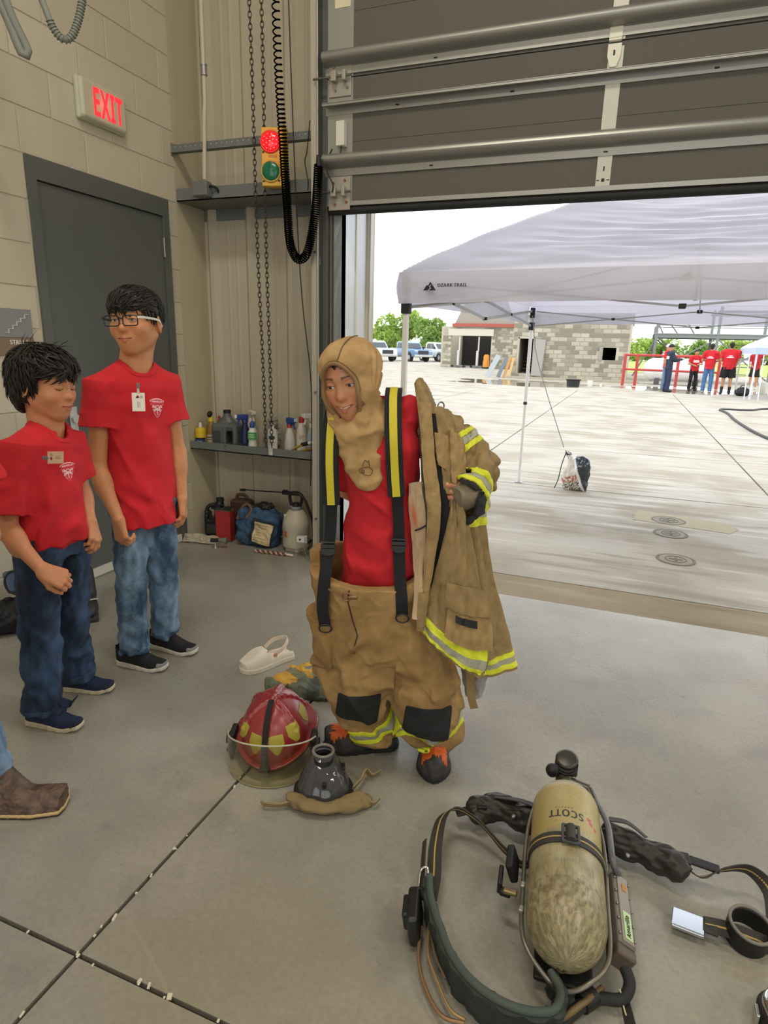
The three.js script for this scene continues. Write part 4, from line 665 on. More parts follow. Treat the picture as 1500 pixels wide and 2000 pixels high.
// coiled control cord
{
  const t = thing('coiled_cord', 'black coiled cord hanging from above and looping up to the overhead door', 'cord');
  const path = curve([[-1.99, 3.75, -3.4], [-1.985, 3.2, -3.4], [-1.972, 2.8, -3.4], [-1.95, 2.45, -3.4], [-1.93, 2.15, -3.4], [-1.915, 1.95, -3.4], [-1.87, 1.86, -3.4], [-1.81, 1.88, -3.4], [-1.765, 2.0, -3.39], [-1.735, 2.15, -3.38], [-1.72, 2.33, -3.38]], false, 0.5);
  const L = path.getLength(), pts = []; let ph = 0; const N = 2200; for (let i = 0; i <= N; i++) { const u = i / N, P = path.getPointAt(u), D = path.getTangentAt(u), s = u * L, pitch = lerp(0.046, 0.0112, sstep(0.3, 1.65, s)), R = lerp(0.019, 0.0225, sstep(0.6, 1.6, s)); ph += (L / N) / pitch * 6.283; const A = new THREE.Vector3(0, 0, 1), B = new THREE.Vector3().crossVectors(D, A).normalize(); pts.push(P.addScaledVector(A, Math.cos(ph) * R).addScaledVector(B, Math.sin(ph) * R).toArray()); }
  // wind the helix as its own swept tube
  const pos = [], nor = [], idx = [], r = 0.0042, K = 5; for (let i = 0; i <= N; i++) { const a = v3(pts[Math.max(0, i - 1)]), b = v3(pts[Math.min(N, i + 1)]), d = b.sub(a).normalize(), u = new THREE.Vector3().crossVectors(d, new THREE.Vector3(0.31, 0.2, 0.93)).normalize(), w = new THREE.Vector3().crossVectors(d, u); for (let k = 0; k < K; k++) { const q = k / K * 6.283, n = u.clone().multiplyScalar(Math.cos(q)).addScaledVector(w, Math.sin(q)); nor.push(n.x, n.y, n.z); pos.push(pts[i][0] + n.x * r, pts[i][1] + n.y * r, pts[i][2] + n.z * r); } }
  for (let i = 0; i < N; i++) for (let k = 0; k < K; k++) { const a = i * K + k, b = i * K + (k + 1) % K; idx.push(a, a + K, b, b, a + K, b + K); }
  const g = new THREE.BufferGeometry(); g.setAttribute('position', new THREE.Float32BufferAttribute(pos, 3)); g.setAttribute('normal', new THREE.Float32BufferAttribute(nor, 3)); g.setIndex(idx); planarUV(g); part('coil', g, mat('#1a1a1b', 0.42), t); part('plug', cyl(0.016, 0.012, 0.06, -1.72, 2.35, -3.38), M.black, t);
}
tag(part('pull_cord', tube([[-1.93, 3.6, -3.42], [-1.905, 2.6, -3.43], [-1.885, 2.0, -3.44], [-1.862, 1.6, -3.45], [-1.82, 1.15, -3.47], [-1.83, 0.62, -3.48], [-1.845, 0.5, -3.5]], 0.0032, 60, 6), M.black), 'thin dark cord hanging beside the door track', 'cord');
tag(part('loose_wire', tube([[-1.845, 2.6, -3.52], [-1.87, 2.45, -3.53], [-1.89, 2.4, -3.54], [-1.87, 2.3, -3.54], [-1.85, 2.24, -3.5]], 0.003, 30, 6), M.black), 'short loose black wire beside the traffic light', 'wire');
// exhaust hoses hanging by the ceiling
tag(part('air_hose', tube([[-2.62, 3.4, -1.9], [-2.52, 2.95, -1.98], [-2.43, 2.62, -2.09], [-2.395, 2.475, -2.125], [-2.38, 2.462, -2.135], [-2.378, 2.49, -2.14], [-2.41, 2.62, -2.1], [-2.45, 2.9, -2.04], [-2.5, 3.4, -2.0]], 0.017, 90, 10), mat('#7d8078', 0.55)), 'smooth grey air hose hanging in a narrow loop at the ceiling corner', 'hose');
{
  const t = thing('ribbed_hose', 'ribbed grey hose hanging in a wide loop below the ceiling', 'hose'), c = [[-2.45, 3.2, -2.05], [-2.36, 2.8, -2.16], [-2.325, 2.64, -2.2], [-2.31, 2.575, -2.22], [-2.285, 2.548, -2.245], [-2.255, 2.585, -2.27], [-2.225, 2.72, -2.3], [-2.2, 3.0, -2.33], [-2.18, 3.3, -2.36]];
  part('hose_core', tube(c, 0.0125, 90, 10), mat('#86897f', 0.6), t); const k = curve(c), n = 130, rings = []; for (let i = 0; i < n; i++) { const u = i / n; if (u < 0.42) continue; const P = k.getPointAt(u), D = k.getTangentAt(u), g = new THREE.TorusGeometry(0.0135, 0.003, 5, 12).applyQuaternion(new THREE.Quaternion().setFromUnitVectors(new THREE.Vector3(0, 0, 1), D)).translate(P.x, P.y, P.z); rings.push(g); } tag(part('hose_ribs', rings, mat('#7c7f76', 0.6), t), null, null, null, 'stuff');
}

// ================= SHELF =================
const shelfY = 0.6562;
const labelMat = (w, h, draw) => new THREE.MeshStandardMaterial({ map: canvasTex(w, h, draw), roughness: 0.5 });
function wrapLabel(t, r, h, y, m, arc = 2.4) { return part('label', new THREE.CylinderGeometry(r, r, h, 24, 1, true, -arc / 2, arc).translate(0, y, 0), m, t); }
function bottle(name, label, x, z, prof, color, cap, capProf, lab, o = {}) {
  const t = thing(name, label, 'bottle', [x, o.y ?? shelfY, z], o.ry ?? 0.35); const g = lathe(prof, 28); if (o.flat) g.scale(1, 1, o.flat); part('body', g, phys(color, o.rough ?? 0.35, o.mat ?? {}), t); part('cap', lathe(capProf, 20), mat(cap, 0.45), t);
  if (lab) { const q = wrapLabel(t, lab.r, lab.h, lab.y, lab.m, lab.arc ?? 2.4); if (o.flat) q.scale.set(1, 1, o.flat * 1.01); } return t;
}
function sprayHead(t, y, col, nozzle) { part('trigger_head', [rbox(0.03, 0.035, 0.085, 0.008, 0, y + 0.03, 0.018), rbox(0.026, 0.025, 0.04, 0.006, 0, y + 0.008, 0)], mat(col, 0.45), t); part('nozzle', rbox(0.022, 0.022, 0.014, 0.003, 0, y + 0.035, 0.066), mat(nozzle, 0.45), t); part('trigger', T(rbox(0.014, 0.055, 0.012, 0.004), 0, y - 0.002, 0.045, -0.35), mat(col, 0.45), t); }
{
  bottle('spray_can', 'short yellow and blue spray can at the end of the shelf', -2.80, -3.655, [[0, 0], [0.037, 0], [0.038, 0.004], [0.038, 0.12], [0.03, 0.135], [0, 0.14]], '#d8b51f', '#d9d6cc', [[0.012, 0.138], [0.012, 0.16], [0.006, 0.172], [0, 0.172]], { r: 0.0385, h: 0.065, y: 0.036, m: labelMat(256, 128, (c, w, h) => { c.fillStyle = '#253a7c'; c.fillRect(0, 0, w, h); c.fillStyle = '#111'; c.fillRect(0, 0, w, 20); c.fillStyle = '#e9e3c4'; c.font = 'bold 28px sans-serif'; c.textAlign = 'center'; c.fillText('Cleaner', w / 2, 60); c.fillText('Lubricant', w / 2, 95); }) });
  { const t = bottle('pump_bottle', 'clear amber bottle with a black nozzle on a yellow collar', -2.742, -3.70, [[0, 0], [0.03, 0], [0.032, 0.01], [0.032, 0.15], [0.02, 0.175], [0.016, 0.185], [0, 0.185]], '#a88334', '#d8bf2a', [[0.018, 0.18], [0.018, 0.205], [0.014, 0.215], [0, 0.215]], { r: 0.0325, h: 0.06, y: 0.06, m: labelMat(128, 64, (c, w, h) => { c.fillStyle = '#b9b191'; c.fillRect(0, 0, w, h); c.fillStyle = '#333'; c.fillRect(20, 18, 80, 8); c.fillRect(20, 34, 60, 6); }) }, { mat: { transmission: 0.35, thickness: 0 } }); part('nozzle', [T(rbox(0.032, 0.036, 0.05, 0.014), -0.004, 0.232, 0.008, 0.3)], M.black, t); }
  tag(part('red_cap_tube', lathe([[0, 0], [0.016, 0], [0.016, 0.18], [0.01, 0.19], [0.01, 0.215], [0, 0.216]], 16).translate(-2.705, shelfY, -3.75), mat('#9c2b26', 0.5)), 'slim red tube standing behind the amber bottle', 'tube');
  { const t = thing('plastic_jug', 'large dark grey plastic jug with a moulded handle on the shelf', 'jug', [-2.602, shelfY, -3.7], 0.2), gr = phys('#5c605f', 0.38), f = new Field().u(rb([0, 0.088, 0], [0.098, 0.088, 0.065], 0.024)).u(et([[0, 0.16, 0, 0.088, 0.056], [0, 0.232, 0, 0.026, 0.026], [0, 0.25, 0, 0.022, 0.022]]), 0.02).s(rb([0.036, 0.09, 0.05], [0.03, 0.06, 0.1], 0.018), 0.008); f.u(rc([0.072, 0.045, 0.055], [0.072, 0.13, 0.05], 0.014), 0.008).u(rc([0.0, 0.045, 0.055], [0.0, 0.13, 0.05], 0.012), 0.008).u(rc([0.0, 0.14, 0.046], [0.072, 0.14, 0.046], 0.014), 0.012); part('body', net(f.f, [-0.12, -0.01, -0.09], [0.12, 0.27, 0.09], 0.005), gr, t); part('cap', [cyl(0.027, 0.026, 0.022, 0, 0.258, 0)], M.black, t); const lb = part('label', rbox(0.06, 0.08, 0.002, 0.001, -0.058, 0.09, 0.0665), labelMat(128, 160, (c, w, h) => { c.fillStyle = '#3c403f'; c.fillRect(0, 0, w, h); c.fillStyle = '#c6c6be'; for (let k = 0; k < 7; k++) c.fillRect(12, 20 + k * 18, 60 + (k * 37) % 44, 6); }), t); }
  tag(part('scoop', [T(rbox(0.06, 0.012, 0.03, 0.006), -2.53, shelfY + 0.03, -3.6, 0, 0.4, -0.3), T(rbox(0.05, 0.02, 0.034, 0.008), -2.49, shelfY + 0.02, -3.6, 0, 0.2, -0.1)], M.black), 'small black scoop lying in front of the grey jug', 'scoop');
  { const t = bottle('spray_bottle', 'dark blue trigger spray bottle beside the grey jug', -2.432, -3.66, [[0, 0], [0.04, 0], [0.042, 0.01], [0.042, 0.07], [0.034, 0.11], [0.028, 0.15], [0.017, 0.185], [0.015, 0.2], [0, 0.2]], '#1a2250', '#1c2a66', [[0.018, 0.19], [0.018, 0.215], [0, 0.216]], { r: 0.0424, h: 0.05, y: 0.042, m: labelMat(256, 110, (c, w, h) => { c.fillStyle = '#16203f'; c.fillRect(0, 0, w, h); c.fillStyle = '#9bbf6a'; c.font = 'bold 40px sans-serif'; c.textAlign = 'center'; c.fillText('LA\'s', w / 2, 44); c.fillStyle = '#b73b32'; c.fillRect(30, 60, 120, 34); c.fillStyle = '#d8d3a8'; c.fillRect(160, 64, 60, 24); }) }, { ry: -0.6 }); sprayHead(t, 0.205, '#2f3f86', '#e9e6dc'); }
  { const t = bottle('spray_bottle', 'white trigger spray bottle hidden behind the dark blue one', -2.465, -3.79, [[0, 0], [0.038, 0], [0.04, 0.01], [0.04, 0.12], [0.02, 0.18], [0.015, 0.2], [0, 0.2]], '#cfcbc0', '#e1ddd2', [[0.018, 0.19], [0.018, 0.215], [0, 0.216]], null, { ry: 0.9 }); sprayHead(t, 0.22, '#d9d4c4', '#d9d4c4'); }
  bottle('cleaner_bottle', 'white bottle with a green label and angled blue cap', -2.348, -3.62, [[0, 0], [0.028, 0], [0.03, 0.006], [0.03, 0.06], [0.026, 0.08], [0.033, 0.1], [0.033, 0.135], [0.02, 0.16], [0.014, 0.172], [0, 0.173]], '#d9dccf', '#2c4f9c', [[0.014, 0.17], [0.017, 0.176], [0.016, 0.2], [0.008, 0.215], [0, 0.216]], { r: 0.0335, h: 0.05, y: 0.118, m: labelMat(128, 96, (c, w, h) => { c.fillStyle = '#4f9c5a'; c.fillRect(0, 0, w, h); c.fillStyle = '#dff0d6'; c.font = 'bold 24px sans-serif'; c.textAlign = 'center'; c.fillText('Bowl', w / 2, 40); c.fillText('Cleaner', w / 2, 68); }) });
  bottle('spray_can', 'white aerosol can with a dark oval label standing at the front of the shelf', -2.185, -3.61, [[0, 0], [0.033, 0], [0.0335, 0.004], [0.0335, 0.155], [0.027, 0.17], [0.018, 0.176], [0, 0.176]], '#d6d5cf', '#e6e4dc', [[0.012, 0.174], [0.012, 0.195], [0.007, 0.205], [0, 0.205]], { r: 0.0339, h: 0.14, y: 0.08, m: labelMat(256, 256, (c, w, h) => { c.fillStyle = '#d9d8d2'; c.fillRect(0, 0, w, h); c.fillStyle = '#33414f'; c.beginPath(); c.ellipse(w / 2, 54, 70, 28, 0, 0, 6.3); c.fill(); c.fillStyle = '#4a5560'; c.font = 'bold 30px sans-serif'; c.textAlign = 'center'; c.fillText('Stainless', w / 2, 120); c.fillText('Cleaner', w / 2, 152); c.fillStyle = '#9aa3ab'; for (let k = 0; k < 5; k++) c.fillRect(60, 170 + k * 14, 136, 4); }) });
  { const t = bottle('spray_bottle', 'white spray bottle with a blue and red trigger behind the aerosol can', -2.105, -3.7, [[0, 0], [0.036, 0], [0.038, 0.01], [0.036, 0.08], [0.03, 0.13], [0.016, 0.175], [0.014, 0.19], [0, 0.19]], '#d3cfc6', '#b5342f', [[0.018, 0.18], [0.018, 0.205], [0, 0.206]], null, { ry: 1.2 }); sprayHead(t, 0.2, '#2b4a94', '#cfd6df'); }
  bottle('squeeze_bottle', 'tall white bottle with a red cap', -2.035, -3.74, [[0, 0], [0.034, 0], [0.036, 0.008], [0.036, 0.17], [0.026, 0.2], [0.016, 0.215], [0, 0.216]], '#d9cfc0', '#b02e2c', [[0.018, 0.212], [0.018, 0.25], [0.014, 0.255], [0, 0.255]], { r: 0.0364, h: 0.06, y: 0.12, m: labelMat(128, 64, (c, w, h) => { c.fillStyle = '#dccfbc'; c.fillRect(0, 0, w, h); c.strokeStyle = '#a3968a'; c.lineWidth = 3; c.font = 'bold 40px sans-serif'; c.strokeText('NY', 40, 48); }) });
  { const t = bottle('spray_bottle', 'clear spray bottle with a white trigger at the door end of the shelf', -1.945, -3.72, [[0, 0], [0.034, 0], [0.036, 0.01], [0.036, 0.13], [0.02, 0.18], [0.015, 0.2], [0, 0.2]], '#b9c7cf', '#dcdad2', [[0.018, 0.19], [0.018, 0.215], [0, 0.216]], null, { ry: -0.8, mat: { transmission: 0.3, thickness: 0 } }); sprayHead(t, 0.235, '#d6d4cb', '#d6d4cb'); }
  { const t = thing('fuel_line', 'coil of yellow hose with a black and white fitting on the shelf', 'hose', [-1.98, shelfY, -3.63]); part('hose', tube([[-0.1, 0.008, 0.02], [-0.05, 0.05, 0.02], [0.02, 0.085, 0.015], [0.1, 0.09, 0.0], [0.12, 0.06, -0.04], [0.05, 0.05, -0.05], [-0.03, 0.03, -0.03], [-0.06, 0.01, 0.01]], 0.0075, 60, 8), mat('#a88b2e', 0.5), t); part('fitting', [bar([0.01, 0.085, 0.01], [0.06, 0.098, 0.01], 0.026, 0.026, true)], M.black, t); part('nozzle', bar([0.06, 0.098, 0.01], [0.11, 0.108, 0.01], 0.022, 0.022, true), M.white, t); }
  tag(part('red_bowl', lathe([[0, 0.0], [0.03, 0], [0.055, 0.05], [0.052, 0.052], [0.028, 0.008], [0, 0.008]], 24).translate(-1.855, shelfY, -3.8), mat('#8f2a2c', 0.5)), 'small dark red bowl at the door end of the shelf', 'bowl');
  { const t = thing('plastic_bag', 'crumpled clear plastic bag on the shelf behind the chain', 'bag', [-2.26, shelfY + 0.004, -3.73]); part('bag_body', net(new Field().u(el([0, 0.08, 0], [0.06, 0.09, 0.045])).u(rc([0, 0.15, 0], [0.01, 0.2, 0], 0.02, 0.035), 0.03).d((x, y, z) => 0.012 * n3(x * 25, y * 25, z * 25) + 0.006 * n3(x * 60, y * 60, z * 60)).i(plane([0, 0, 0], [0, -1, 0])).f, [-0.1, -0.01, -0.08], [0.1, 0.26, 0.08], 0.006), phys('#a9a698', 0.3, { transmission: 0.25, thickness: 0 }), t); part('tie', new THREE.TorusGeometry(0.024, 0.004, 6, 16).rotateX(1.57).translate(0.003, 0.16, 0), M.white, t); }
}
// ================= FLOOR CORNER =================
{
  { const t = thing('oil_jug', 'black plastic oil jug standing in the corner', 'jug', [-2.72, 0, -3.68], 0.3), f = new Field().u(rb([0, 0.085, 0], [0.075, 0.085, 0.055], 0.02)).u(et([[0, 0.15, 0, 0.07, 0.05], [0.03, 0.235, 0, 0.03, 0.03], [0.035, 0.26, 0, 0.024, 0.024]]), 0.02).u(tubeField([[0.03, 0.24, 0.0], [-0.05, 0.22, 0.01], [-0.068, 0.14, 0.02], [-0.05, 0.09, 0.03]], 0.013), 0.01).s(rb([-0.022, 0.165, 0.02], [0.024, 0.038, 0.1], 0.015), 0.008); part('body', net(f.f, [-0.1, -0.01, -0.09], [0.1, 0.28, 0.09], 0.005), mat('#191a1c', 0.35), t); part('cap', cyl(0.028, 0.027, 0.025, 0.036, 0.272, 0), M.black, t); part('label', rbox(0.11, 0.07, 0.002, 0.001, 0, 0.06, 0.0565), labelMat(160, 100, (c, w, h) => { c.fillStyle = '#3a3836'; c.fillRect(0, 0, w, h); c.fillStyle = '#b9652f'; c.fillRect(10, 48, 100, 36); c.fillStyle = '#d6d2c6'; for (let k = 0; k < 4; k++) c.fillRect(12, 10 + k * 9, 90 - k * 10, 4); }), t); }
  { const t = thing('metal_can', 'red rectangular metal can with a yellow label square beside the black jug', 'can', [-2.585, 0, -3.6], 0.12); part('body', rbox(0.115, 0.23, 0.075, 0.008, 0, 0.115, 0), mat('#a32f2d', 0.35), t); part('rim', [rbox(0.118, 0.006, 0.078, 0.002, 0, 0.228, 0), rbox(0.118, 0.006, 0.078, 0.002, 0, 0.004, 0)], M.steel, t); part('front_label', rbox(0.108, 0.218, 0.001, 0.0004, 0, 0.115, 0.0382), labelMat(150, 300, (c, w, h) => { c.fillStyle = '#a52a2a'; c.fillRect(0, 0, w, h); c.fillStyle = '#efe3cf'; c.font = 'bold 34px sans-serif'; c.textAlign = 'center'; c.fillText('TRU', w / 2, 34); c.font = 'bold 18px sans-serif'; c.fillText('FUEL', w / 2, 56); for (let k = 0; k < 6; k++) c.fillRect(40, 84 + k * 16, 66 + (k * 13) % 24, 5); c.fillStyle = '#d9b92b'; c.fillRect(34, 206, 80, 66); c.fillStyle = '#7a5c12'; for (let k = 0; k < 4; k++) c.fillRect(44, 216 + k * 13, 58, 4); }), t); part('screw_cap', cyl(0.018, 0.018, 0.022, 0.03, 0.24, 0), M.black, t); part('handle', tube([[-0.04, 0.23, 0], [-0.04, 0.255, 0], [0.0, 0.255, 0], [0.0, 0.23, 0]], 0.005, 16, 6), M.black, t); }
  { const t = thing('fuel_can', 'dark rusty can half hidden behind the red can', 'can', [-2.56, 0, -3.78], 0.1); part('body', rbox(0.15, 0.27, 0.1, 0.02, 0, 0.135, 0), mat('#4a3329', 0.6), t); part('spout', tube([[-0.04, 0.27, 0], [-0.03, 0.3, 0], [0.03, 0.3, 0], [0.05, 0.275, 0]], 0.012, 16, 8), mat('#5b3a2d', 0.6), t); }
  { const t = thing('tool_bag', 'blue canvas tool bag leaning with a handwritten paper note on its front', 'bag', [-2.31, 0, -3.62], 0.1), f = new Field().u(rb([0.0, 0.13, 0], [0.15, 0.125, 0.085], 0.05, [0.0, 0, -0.1])).u(el([0.02, 0.22, -0.005], [0.125, 0.06, 0.07]), 0.05).d((x, y, z) => 0.01 * n3(x * 9, y * 9, z * 9) + 0.005 * n3(x * 22, y * 22, z * 22) + 0.003 * Math.sin(y * 60 + x * 30)).i(plane([0, 0.0, 0], [0, -1, 0]));
    part('bag_body', net(f.f, [-0.22, -0.01, -0.13], [0.22, 0.33, 0.13], 0.006, (x, y, z) => mixc(lin('#27425f'), lin('#3f5f80'), clamp(0.5 + n3(x * 12, y * 12, z * 12) * 0.6))), knitV(), t);
    part('front_pocket', patch(f.f, [0.055, 0.115, 0.2], [0.082, -0.02, 0], [0.024, 0.092, 0], [0, 0, -1], 18, 18, 0.005), knit('#2b3440', { side: THREE.DoubleSide }), t);
    part('paper_note', patch(f.f, [0.062, 0.112, 0.2], [0.064, -0.014, 0], [0.018, 0.076, 0], [0, 0, -1], 18, 18, 0.0075), new THREE.MeshStandardMaterial({ roughness: 0.8, side: THREE.DoubleSide, map: canvasTex(200, 230, (c, w, h) => { c.fillStyle = '#d8c59c'; c.fillRect(0, 0, w, h); c.fillStyle = '#3b342a'; c.font = 'italic 24px serif'; const L = ['Blast Hood 1', '2 Nozzles', 'bag', 'rope', 'gloves', 'harness kit', 'do not move']; L.forEach((s, k) => c.fillText(s, 16 + (k % 2) * 8, 34 + k * 29)); }) }), t);
    part('bag_flap', net(new Field().u(el([0.05, 0.285, 0.0], [0.055, 0.03, 0.05])).u(rc([-0.06, 0.265, 0.02], [0.0, 0.29, 0.02], 0.02, 0.018), 0.02).d((x, y, z) => 0.008 * n3(x * 30, y * 30, z * 30)).f, [-0.12, 0.22, -0.08], [0.14, 0.35, 0.1], 0.006), M.black, t); part('strap', tube([[-0.14, 0.19, 0.06], [-0.11, 0.27, 0.04], [-0.07, 0.295, 0.03], [-0.03, 0.26, 0.06], [-0.06, 0.21, 0.085]], 0.011, 30, 6), mat('#6d5448', 0.8), t); }
  { const t = thing('pump_sprayer', 'white garden pump sprayer with a black handle and long wand', 'sprayer', [-2.03, 0, -3.64], 0.0), W = phys('#cfc6b2', 0.4, { transmission: 0.12, thickness: 0 }); const f = (x, y, z) => { const r = y < 0.03 ? 0.078 + 0.006 * Math.cos(Math.atan2(z, x) * 6) : y < 0.17 ? 0.092 : 0.092 * Math.sqrt(Math.max(0.05, 1 - ((y - 0.17) / 0.135) ** 2)); return Math.max(Math.hypot(x, z) - r - 0.002 * Math.sin(y * 40), -y - 0.0, y - 0.285) * 0.8; };
    part('tank', net(f, [-0.12, -0.01, -0.12], [0.12, 0.31, 0.12], 0.006), W, t); part('tank_neck', lathe([[0.034, 0.27], [0.036, 0.3], [0.04, 0.31], [0, 0.311]], 24), mat('#8d9297', 0.5), t); part('pump_handle', [tube([[-0.03, 0.315, 0], [-0.042, 0.34, 0], [-0.045, 0.39, 0], [0.0, 0.405, 0], [0.045, 0.39, 0], [0.042, 0.34, 0], [0.03, 0.315, 0]], 0.011, 40, 8), cyl(0.028, 0.02, 0.03, 0, 0.32, 0)], M.black, t);
    part('wand', bar([-0.41, 0.385, 0.02], [-0.06, 0.402, 0.02], 0.009, 0.009, true), M.black, t); part('wand_tip', bar([-0.43, 0.382, 0.02], [-0.39, 0.386, 0.02], 0.018, 0.018, true), M.black, t); part('wand_grip', [bar([-0.09, 0.4, 0.02], [0.03, 0.402, 0.02], 0.024, 0.02), rbox(0.035, 0.016, 0.02, 0.004, -0.07, 0.412, 0.02)], M.black, t); part('hose', tube([[0.03, 0.402, 0.02], [0.07, 0.38, 0.02], [0.11, 0.3, 0.02], [0.135, 0.2, 0.01], [0.13, 0.1, 0.0], [0.08, 0.05, 0.0]], 0.009, 40, 8), M.black, t); part('mark', planarUV(extrude([[-0.02, -0.02], [-0.006, 0], [-0.02, 0.02], [-0.006, 0.02], [0.0, 0.008], [0.006, 0.02], [0.02, 0.02], [0.006, 0], [0.02, -0.02], [0.006, -0.02], [0, -0.008], [-0.006, -0.02]].map(([a, b]) => [a, b]), 0.002, 0).rotateY(-0.35).translate(-0.035, 0.13, 0.086)), mat('#c96a34', 0.6), t); part('valve', rbox(0.02, 0.028, 0.012, 0.004, -0.055, 0.245, 0.05), mat('#d9d4c6', 0.5), t); }
  { const t = thing('photo_eye', 'small chrome sensor box on the track bracket near the floor', 'sensor', [-1.905, 0.115, -3.5], 0.3); part('case', rbox(0.075, 0.055, 0.05, 0.004, 0, 0.02, 0), M.chrome, t); part('face_plate', rbox(0.05, 0.04, 0.002, 0.001, -0.01, 0.02, 0.026), mat('#d9d7d0', 0.4), t); part('lens', cyl(0.007, 0.007, 0.004, -0.012, 0.02, 0.028, Math.PI / 2), M.black, t); part('bracket', [bar([0.03, 0.02, -0.02], [0.1, 0.03, 0.01], 0.02, 0.004)], M.galv, t); part('ball_chain', tube([[0.02, -0.005, 0.01], [0.015, -0.05, 0.02], [0.03, -0.085, 0.03], [0.05, -0.11, 0.04], [0.09, -0.108, 0.05], [0.12, -0.1, 0.04]], 0.002, 30, 5), M.steel, t); }
  { const t = thing('rag', 'crumpled pale cloth rag on the floor by the black jug', 'rag', [-2.79, 0, -3.475], 0.2); const f = new Field().u(rb([0.08, 0.02, 0.0], [0.13, 0.02, 0.045], 0.018)).u(tubeField([[-0.04, 0.03, 0.0], [0.0, 0.045, 0.02], [0.06, 0.04, -0.01], [0.1, 0.03, 0.02]], 0.016), 0.02).d((x, y, z) => 0.009 * n3(x * 16, y * 16, z * 16) + 0.004 * n3(x * 40, y * 40, z * 40)).i(plane([0, 0, 0], [0, -1, 0])); part('cloth', net(f.f, [-0.1, -0.01, -0.08], [0.25, 0.09, 0.08], 0.005), knit('#b5ab98'), t); part('cloth_edge', tube([[-0.04, 0.012, 0.045], [0.04, 0.02, 0.052], [0.12, 0.014, 0.05], [0.2, 0.01, 0.04]], 0.005, 30, 6), knit('#c4baa6'), t); }
  { const t = thing('hose_valve', 'small metal fitting on a flared foot on the floor in front of the rag', 'fitting', [-2.545, 0, -3.42], 0.3); part('stem', lathe([[0.0, 0], [0.02, 0.001], [0.022, 0.004], [0.008, 0.012], [0.006, 0.05], [0.0, 0.052]], 18), M.galv, t); part('body', bar([-0.03, 0.055, 0], [0.025, 0.058, 0], 0.028, 0.028, true), M.black, t); part('horn', planarUV(cyl(0.026, 0.01, 0.06, 0.055, 0.058, 0.0, 0, 0, 1.5)), M.galv, t); }
  { const t = thing('rope_piece', 'short twisted brown and white rope lying below the blue bag', 'rope', [-2.16, 0, -3.46], 0); const a = [], b = []; for (let k = 0; k <= 60; k++) { const u = k / 60, x = -0.09 + 0.24 * u, q = u * 40; a.push([x, 0.012 + 0.006 * Math.cos(q), -0.02 * u + 0.006 * Math.sin(q)]); b.push([x, 0.012 - 0.006 * Math.cos(q), -0.02 * u - 0.006 * Math.sin(q)]); } part('strand', tube(a, 0.0065, 160, 6), mat('#c4b29b', 0.9), t); part('strand', tube(b, 0.0065, 160, 6), mat('#7d4a40', 0.9), t); part('end_tape', bar([0.14, 0.012, -0.02], [0.19, 0.01, -0.024], 0.016, 0.016, true), M.white, t); }
}
function tubeField(pts, r) { const c = curve(pts), q = []; for (let k = 0; k <= 14; k++) q.push(c.getPoint(k / 14).toArray()); const s = []; for (let k = 0; k < 14; k++) s.push(rc(q[k], q[k + 1], r)); return (x, y, z) => { let d = 1e3; for (const f of s) d = Math.min(d, f(x, y, z)); return d; }; }
// dark gear behind the small person
{
  const t = thing('gear_bag', 'open black gear bag with a blue case on the floor by the block wall', 'bag', [-2.66, 0, -2.02], 0.9); const f = new Field().u(rb([0, 0.06, 0], [0.2, 0.06, 0.12], 0.05)).u(rb([0.06, 0.14, -0.02], [0.09, 0.09, 0.06], 0.03), 0.03).u(rc([-0.18, 0.08, 0.08], [0.0, 0.12, 0.1], 0.03, 0.05), 0.03).d((x, y, z) => 0.014 * n3(x * 10, y * 10, z * 10) + 0.006 * n3(x * 28, y * 28, z * 28)).i(plane([0, 0, 0], [0, -1, 0]));
  part('bag_body', net(f.f, [-0.27, -0.01, -0.18], [0.27, 0.28, 0.18], 0.008), mat('#17181a', 0.7), t); const cs = part('case', rbox(0.085, 0.11, 0.03, 0.014, -0.02, 0.24, 0.01, -0.2, 0, 0.12, 3), phys('#44556b', 0.25), t); part('case_rim', new THREE.TorusGeometry(0.05, 0.005, 6, 24).scale(0.86, 1.12, 1).rotateX(-0.2).rotateZ(0.12).translate(-0.02, 0.238, 0.026), M.black, cs); part('strap', strap([[-0.2, 0.14, 0.02, 0, 0, 1], [-0.17, 0.17, 0.05, 0, 0.2, 1], [-0.13, 0.1, 0.1, 0, 0.2, 1], [-0.16, 0.03, 0.12, 0, 0.2, 1]], 0.03, 0.004, 24), M.black, t); part('buckle', [rbox(0.02, 0.03, 0.006, 0.003, -0.14, 0.13, 0.1), rbox(0.02, 0.02, 0.006, 0.003, -0.12, 0.1, 0.115)], M.white, t);
}
{
  const t = thing('spare_boot', 'black boot toe showing behind the legs of the small person', 'boot', [-2.52, 0, -2.27], 0.85); const f = new Field().u(el([0, 0.05, 0.07], [0.055, 0.06, 0.11])).u(rc([0, 0.09, -0.02], [0, 0.2, -0.03], 0.055, 0.05), 0.03).i(plane([0, 0.015, 0], [0, -1, 0])); part('upper', net(f.f, [-0.09, 0, -0.12], [0.09, 0.27, 0.2], 0.006), mat('#26292a', 0.5), t); part('sole', rbox(0.1, 0.03, 0.25, 0.014, 0, 0.015, 0.05), mat('#3a3432', 0.8), t); part('welt', tube([[-0.055, 0.05, -0.02], [-0.05, 0.09, 0.08], [0, 0.11, 0.13], [0.05, 0.09, 0.08], [0.055, 0.05, -0.02]], 0.004, 30, 6), mat('#c9c6bb', 0.6), t);
}
